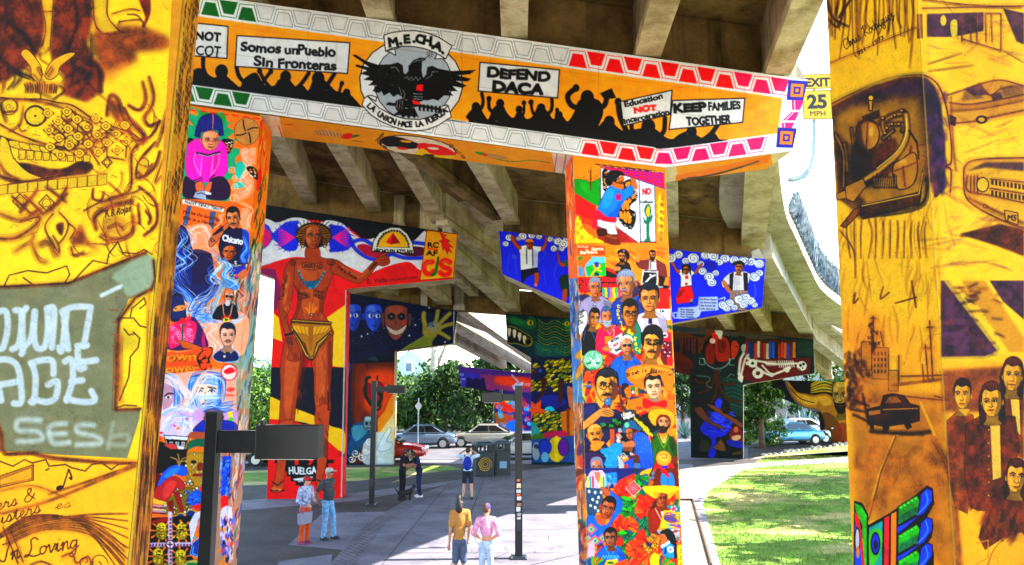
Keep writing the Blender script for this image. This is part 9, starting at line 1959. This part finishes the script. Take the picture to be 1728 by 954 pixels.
    for s_ in 'LR':
        f_=V['foot'+s_]; m=MB(); limb(m,[f_+Vector((0,.045,-.035)),f_+Vector((0,-.05,-.04)),f_+Vector((0,-.135,-.05))],[.05,.047,.036]); m.box(f_+Vector((0,-.045,-.075)),(.09,.25,.024)); fuse(m,'shoe',mat('shoe',shoe,.6),t,.012,3)
    if hair:
        m=MB(); m.ball(hd+Vector((0,0,.025))-fw*.018,(.084,.1,.108),0,14,10,M=H3)
        if hairlong: m.ball(hd-fw*.05-up*.1,(.1,.075,.12),0,12,8,M=H3); m.ball(hd-fw*.04-up*.04,(.1,.09,.1),0,12,8,M=H3)
        o=fuse(m,'hair',mat('hair',hair,.6,0,.5,40),t,.014,2)
    if extra: extra(t,V,hd,fw,up,sd,H3)
    return t
def cap(col,brim=True,pattern=None,back=False):
    def f(t,V,hd,fw,up,sd,H3):
        m=MB(); m.ball(hd+Vector((0,0,.045)),(.09,.108,.085),0,14,8,M=H3); fuse(m,'cap',cloth('cap cloth',col,pattern,30),t,.012,2)
        if brim: m=MB(); d=-fw if back else fw; m.ball(hd+d*.12+Vector((0,0,.045)),(.075,.075,.012),0,12,6,M=H3); m.build('cap_brim',cloth('brim cloth',col,pattern,30),t,True)
    return f
def mix_(*fs):
    def f(*a):
        for q in fs: q(*a)
    return f
def shades(t,V,hd,fw,up,sd,H3):
    m=MB(); 
    for s_ in (-1,1): m.ball(hd+fw*.094+sd*s_*.034+up*.012,(.03,.014,.02),0,10,6,M=H3); m.tube([hd+fw*.09+sd*s_*.06+up*.015,hd+sd*s_*.083+up*.012],.006,6)
    m.build('sunglasses',BLK,t,True)
def handbag(t,V,hd,fw,up,sd,H3): 
    h=V['handR']; m=MB(); c=h+Vector((-.06,-.02,-.32)); m.hexa([c+Vector(v) for v in ((-.2,-.06,-.14),(.2,-.06,-.14),(.2,.06,-.14),(-.2,.06,-.14))],[c+Vector(v) for v in ((-.24,-.05,.15),(.24,-.05,.15),(.24,.05,.15),(-.24,.05,.15))]); 
    b=m.build('handbag',mat('grey bag cloth','#777a92',.8,0,.08,10),None,bevel=.02); b.matrix_world=WM(t); tag(b,'grey tote bag carried by the woman in orange trousers','bag')
    m=MB(); 
    for y in (-.055,.055): m.tube([c+Vector((-.13,y,.13)),c+Vector((-.1,y*.6,.3)),c+Vector((.0,y*.4,.34)),c+Vector((.1,y*.6,.3)),c+Vector((.13,y,.13))],.01,6)
    m.build('strap',cloth('strap','#5c6078'),b,True)
def backpack(t,V,hd,fw,up,sd,H3):
    m=MB(); m.ball((0,.19,1.2),(.15,.1,.24),0,14,10); m.ball((0,.25,1.1),(.11,.07,.13),0,12,8); b=fuse(m,'backpack',cloth('blue pack cloth','#1c2c9c'),None,.016,3); b.matrix_world=WM(t); tag(b,'bright blue backpack worn by the person taking a picture','backpack')
    for s_ in (-1,1):
        m=MB(); m.tube([(s_*.1,.16,1.42),(s_*.12,.02,1.47),(s_*.13,-.11,1.36),(s_*.14,-.1,1.15),(s_*.13,.12,1.02)],.017,6); m.build('strap',BLK2,b,True)
def phone(at,lab,size=(.08,.012,.15)):
    def f(t,V,hd,fw,up,sd,H3):
        m=MB(); m.box(at,size); o=m.build('phone',BLK,None,bevel=.004); o.matrix_world=WM(t); tag(o,lab,'phone')
        m=MB(); m.box((at[0],at[1]+.008,at[2]),(size[0]*.9,.003,size[2]*.9)); m.build('screen',mat('phone glass','#0c1420',.05),o)
    return f
person(513,918,1.62,R(62),'woman in red cap, blue shirt and orange trousers beside the lamp head','#c98e70',dict(head=(0,-.03,1.6),handR=(-.2,-.22,1.02),elbowR=(-.27,.02,1.1),handL=(.08,-.24,1.12),elbowL=(.25,-.02,1.14),look=R(18)),'#3f5f9c','#c4481c','#4a2c20','#7a1c4c',1.8,extra=mix_(cap('#b02430'),shades,handbag),female=1,shirtvar='#c8cce0')
person(551,911,1.76,R(68),'man in grey cap, charcoal tee and blue jeans looking up','#a86c50',dict(head=(0,-.03,1.61),elbowL=(.25,.16,1.15),handL=(.08,.2,.9),elbowR=(-.25,.16,1.15),handR=(-.06,.21,.89),footL=(.13,-.12,.085),kneeL=(.12,-.1,.5),look=R(5)),'#3d4148','#4a7ab0','#8a8680','#1c2028',.75,extra=mix_(cap('#a8a6a0'),shades),belly=.6,legvar='#7fb0dc')
person(678,843,1.76,R(78),'taller person in black bending over a phone with a friend','#8c5c44',dict(neck=(0,-.1,1.42),head=(0,-.2,1.52),chest=(0,-.04,1.25),shL=(.185,-.06,1.38),shR=(-.185,-.06,1.38),elbowL=(.23,-.14,1.12),handL=(.1,-.36,1.12),elbowR=(-.23,-.14,1.12),handR=(-.1,-.34,1.14)),'#15171f','#13141a','#121014','#1c1c20',.6,1.0)
person(707,839,1.68,R(-72),'friend in navy tee and jeans leaning in towards the phone','#9c6c54',dict(neck=(0,-.2,1.38),head=(0,-.32,1.46),chest=(0,-.1,1.22),shL=(.185,-.14,1.34),shR=(-.185,-.14,1.34),elbowL=(.24,-.2,1.08),handL=(.12,-.42,1.05),elbowR=(-.24,-.16,1.08),handR=(-.16,-.36,.98)),'#1a2140','#1b2444','#14100e','#dcdce0',.55,extra=phone((0.02,-.48,1.12),'dark phone held between the two people in dark clothes'),legvar='#26305c')
person(789,843,1.74,R(180),'person with blue backpack raising both arms to take a picture','#c49478',dict(elbowL=(.36,-.12,1.44),handL=(.1,-.26,1.6),elbowR=(-.36,-.12,1.44),handR=(-.1,-.26,1.6),kneeL=(.12,-.01,.5),footL=(.15,.02,.085),kneeR=(-.12,-.01,.5),footR=(-.15,.02,.085)),'#b8cfe6','#262a3c','#2a1c16','#3a2c28',.9,.45,extra=mix_(backpack,phone((0,-.33,1.64),'dark camera phone held up by the person with the backpack',(.15,.012,.08))))
person(775,1000,1.77,R(184),'person with long dark hair, black cap, tan tee and grey shorts','#b87e5c',dict(handL=(.25,-.02,.85),elbowL=(.23,.04,1.12),handR=(-.2,-.14,.9),elbowR=(-.23,.05,1.13),hip=(.02,0,.92),head=(.015,-.02,1.6),kneeL=(.1,-.05,.5),footL=(.12,-.05,.085),look=R(-25)),'#a06c34','#444c62','#181210','#1c1c20',.72,.5,True,cap('#131318',True,None,False),0,'#b27c40',legvar='#525e78',wid=.76)
person(820,1003,1.64,R(176),'person with violet bandana, cropped pink tie dye tee and pale jeans','#c48a68',dict(elbowL=(.31,.03,1.14),handL=(.12,-.2,1.0),elbowR=(-.31,.03,1.14),handR=(-.1,-.22,1.0),hip=(-.025,0,.92),kneeR=(-.1,-.04,.5),footR=(-.13,-.02,.085),head=(-.01,-.02,1.6),look=R(-35)),'#c86a9c','#8ea2c0','#5a3020','#c8c4c0',.95,1.0,False,cap('#33265c',False,'#5c4c90'),1,'#e4b0c8',crop=1,legvar='#c4d4ea',wid=.82)
# small black dog
b=at_z(684,845); t=empty('dog',(b.x,b.y,0),R(20),'small black dog standing at the feet of the couple','dog'); m=MB(); limb(m,[(-.2,0,.27),(0,0,.26),(.16,0,.29)],[.085,.09,.1]); limb(m,[(.2,0,.33),(.27,0,.42)],[.065,.06]); m.ball((.3,0,.45),(.075,.06,.06)); limb(m,[(.34,0,.44),(.41,0,.425)],[.034,.026])
for s_ in (-1,1):
    m.ball((.27,s_*.05,.5),(.022,.014,.04)); limb(m,[(.15,s_*.06,.25),(.16,s_*.06,.13),(.155,s_*.06,.02)],[.042,.026,.024]); limb(m,[(-.18,s_*.06,.26),(-.13,s_*.065,.17),(-.22,s_*.065,.11),(-.2,s_*.065,.02)],[.06,.036,.024,.024])
limb(m,[(-.26,0,.3),(-.34,0,.38),(-.36,0,.46)],[.026,.02,.012]); fuse(m,'body',mat('black fur','#0e0d0f',.8,0,.5,60),t,.013,3); m=MB(); m.ball((.42,0,.435),.013); m.build('nose',TRIM,t); m=MB(); m.tube([(.24+.0*k,.075*math.cos(k*.628),.37+.075*math.sin(k*.628)) for k in range(11)],.01,6); m.build('collar',mat('red collar','#8c2028',.6),t)
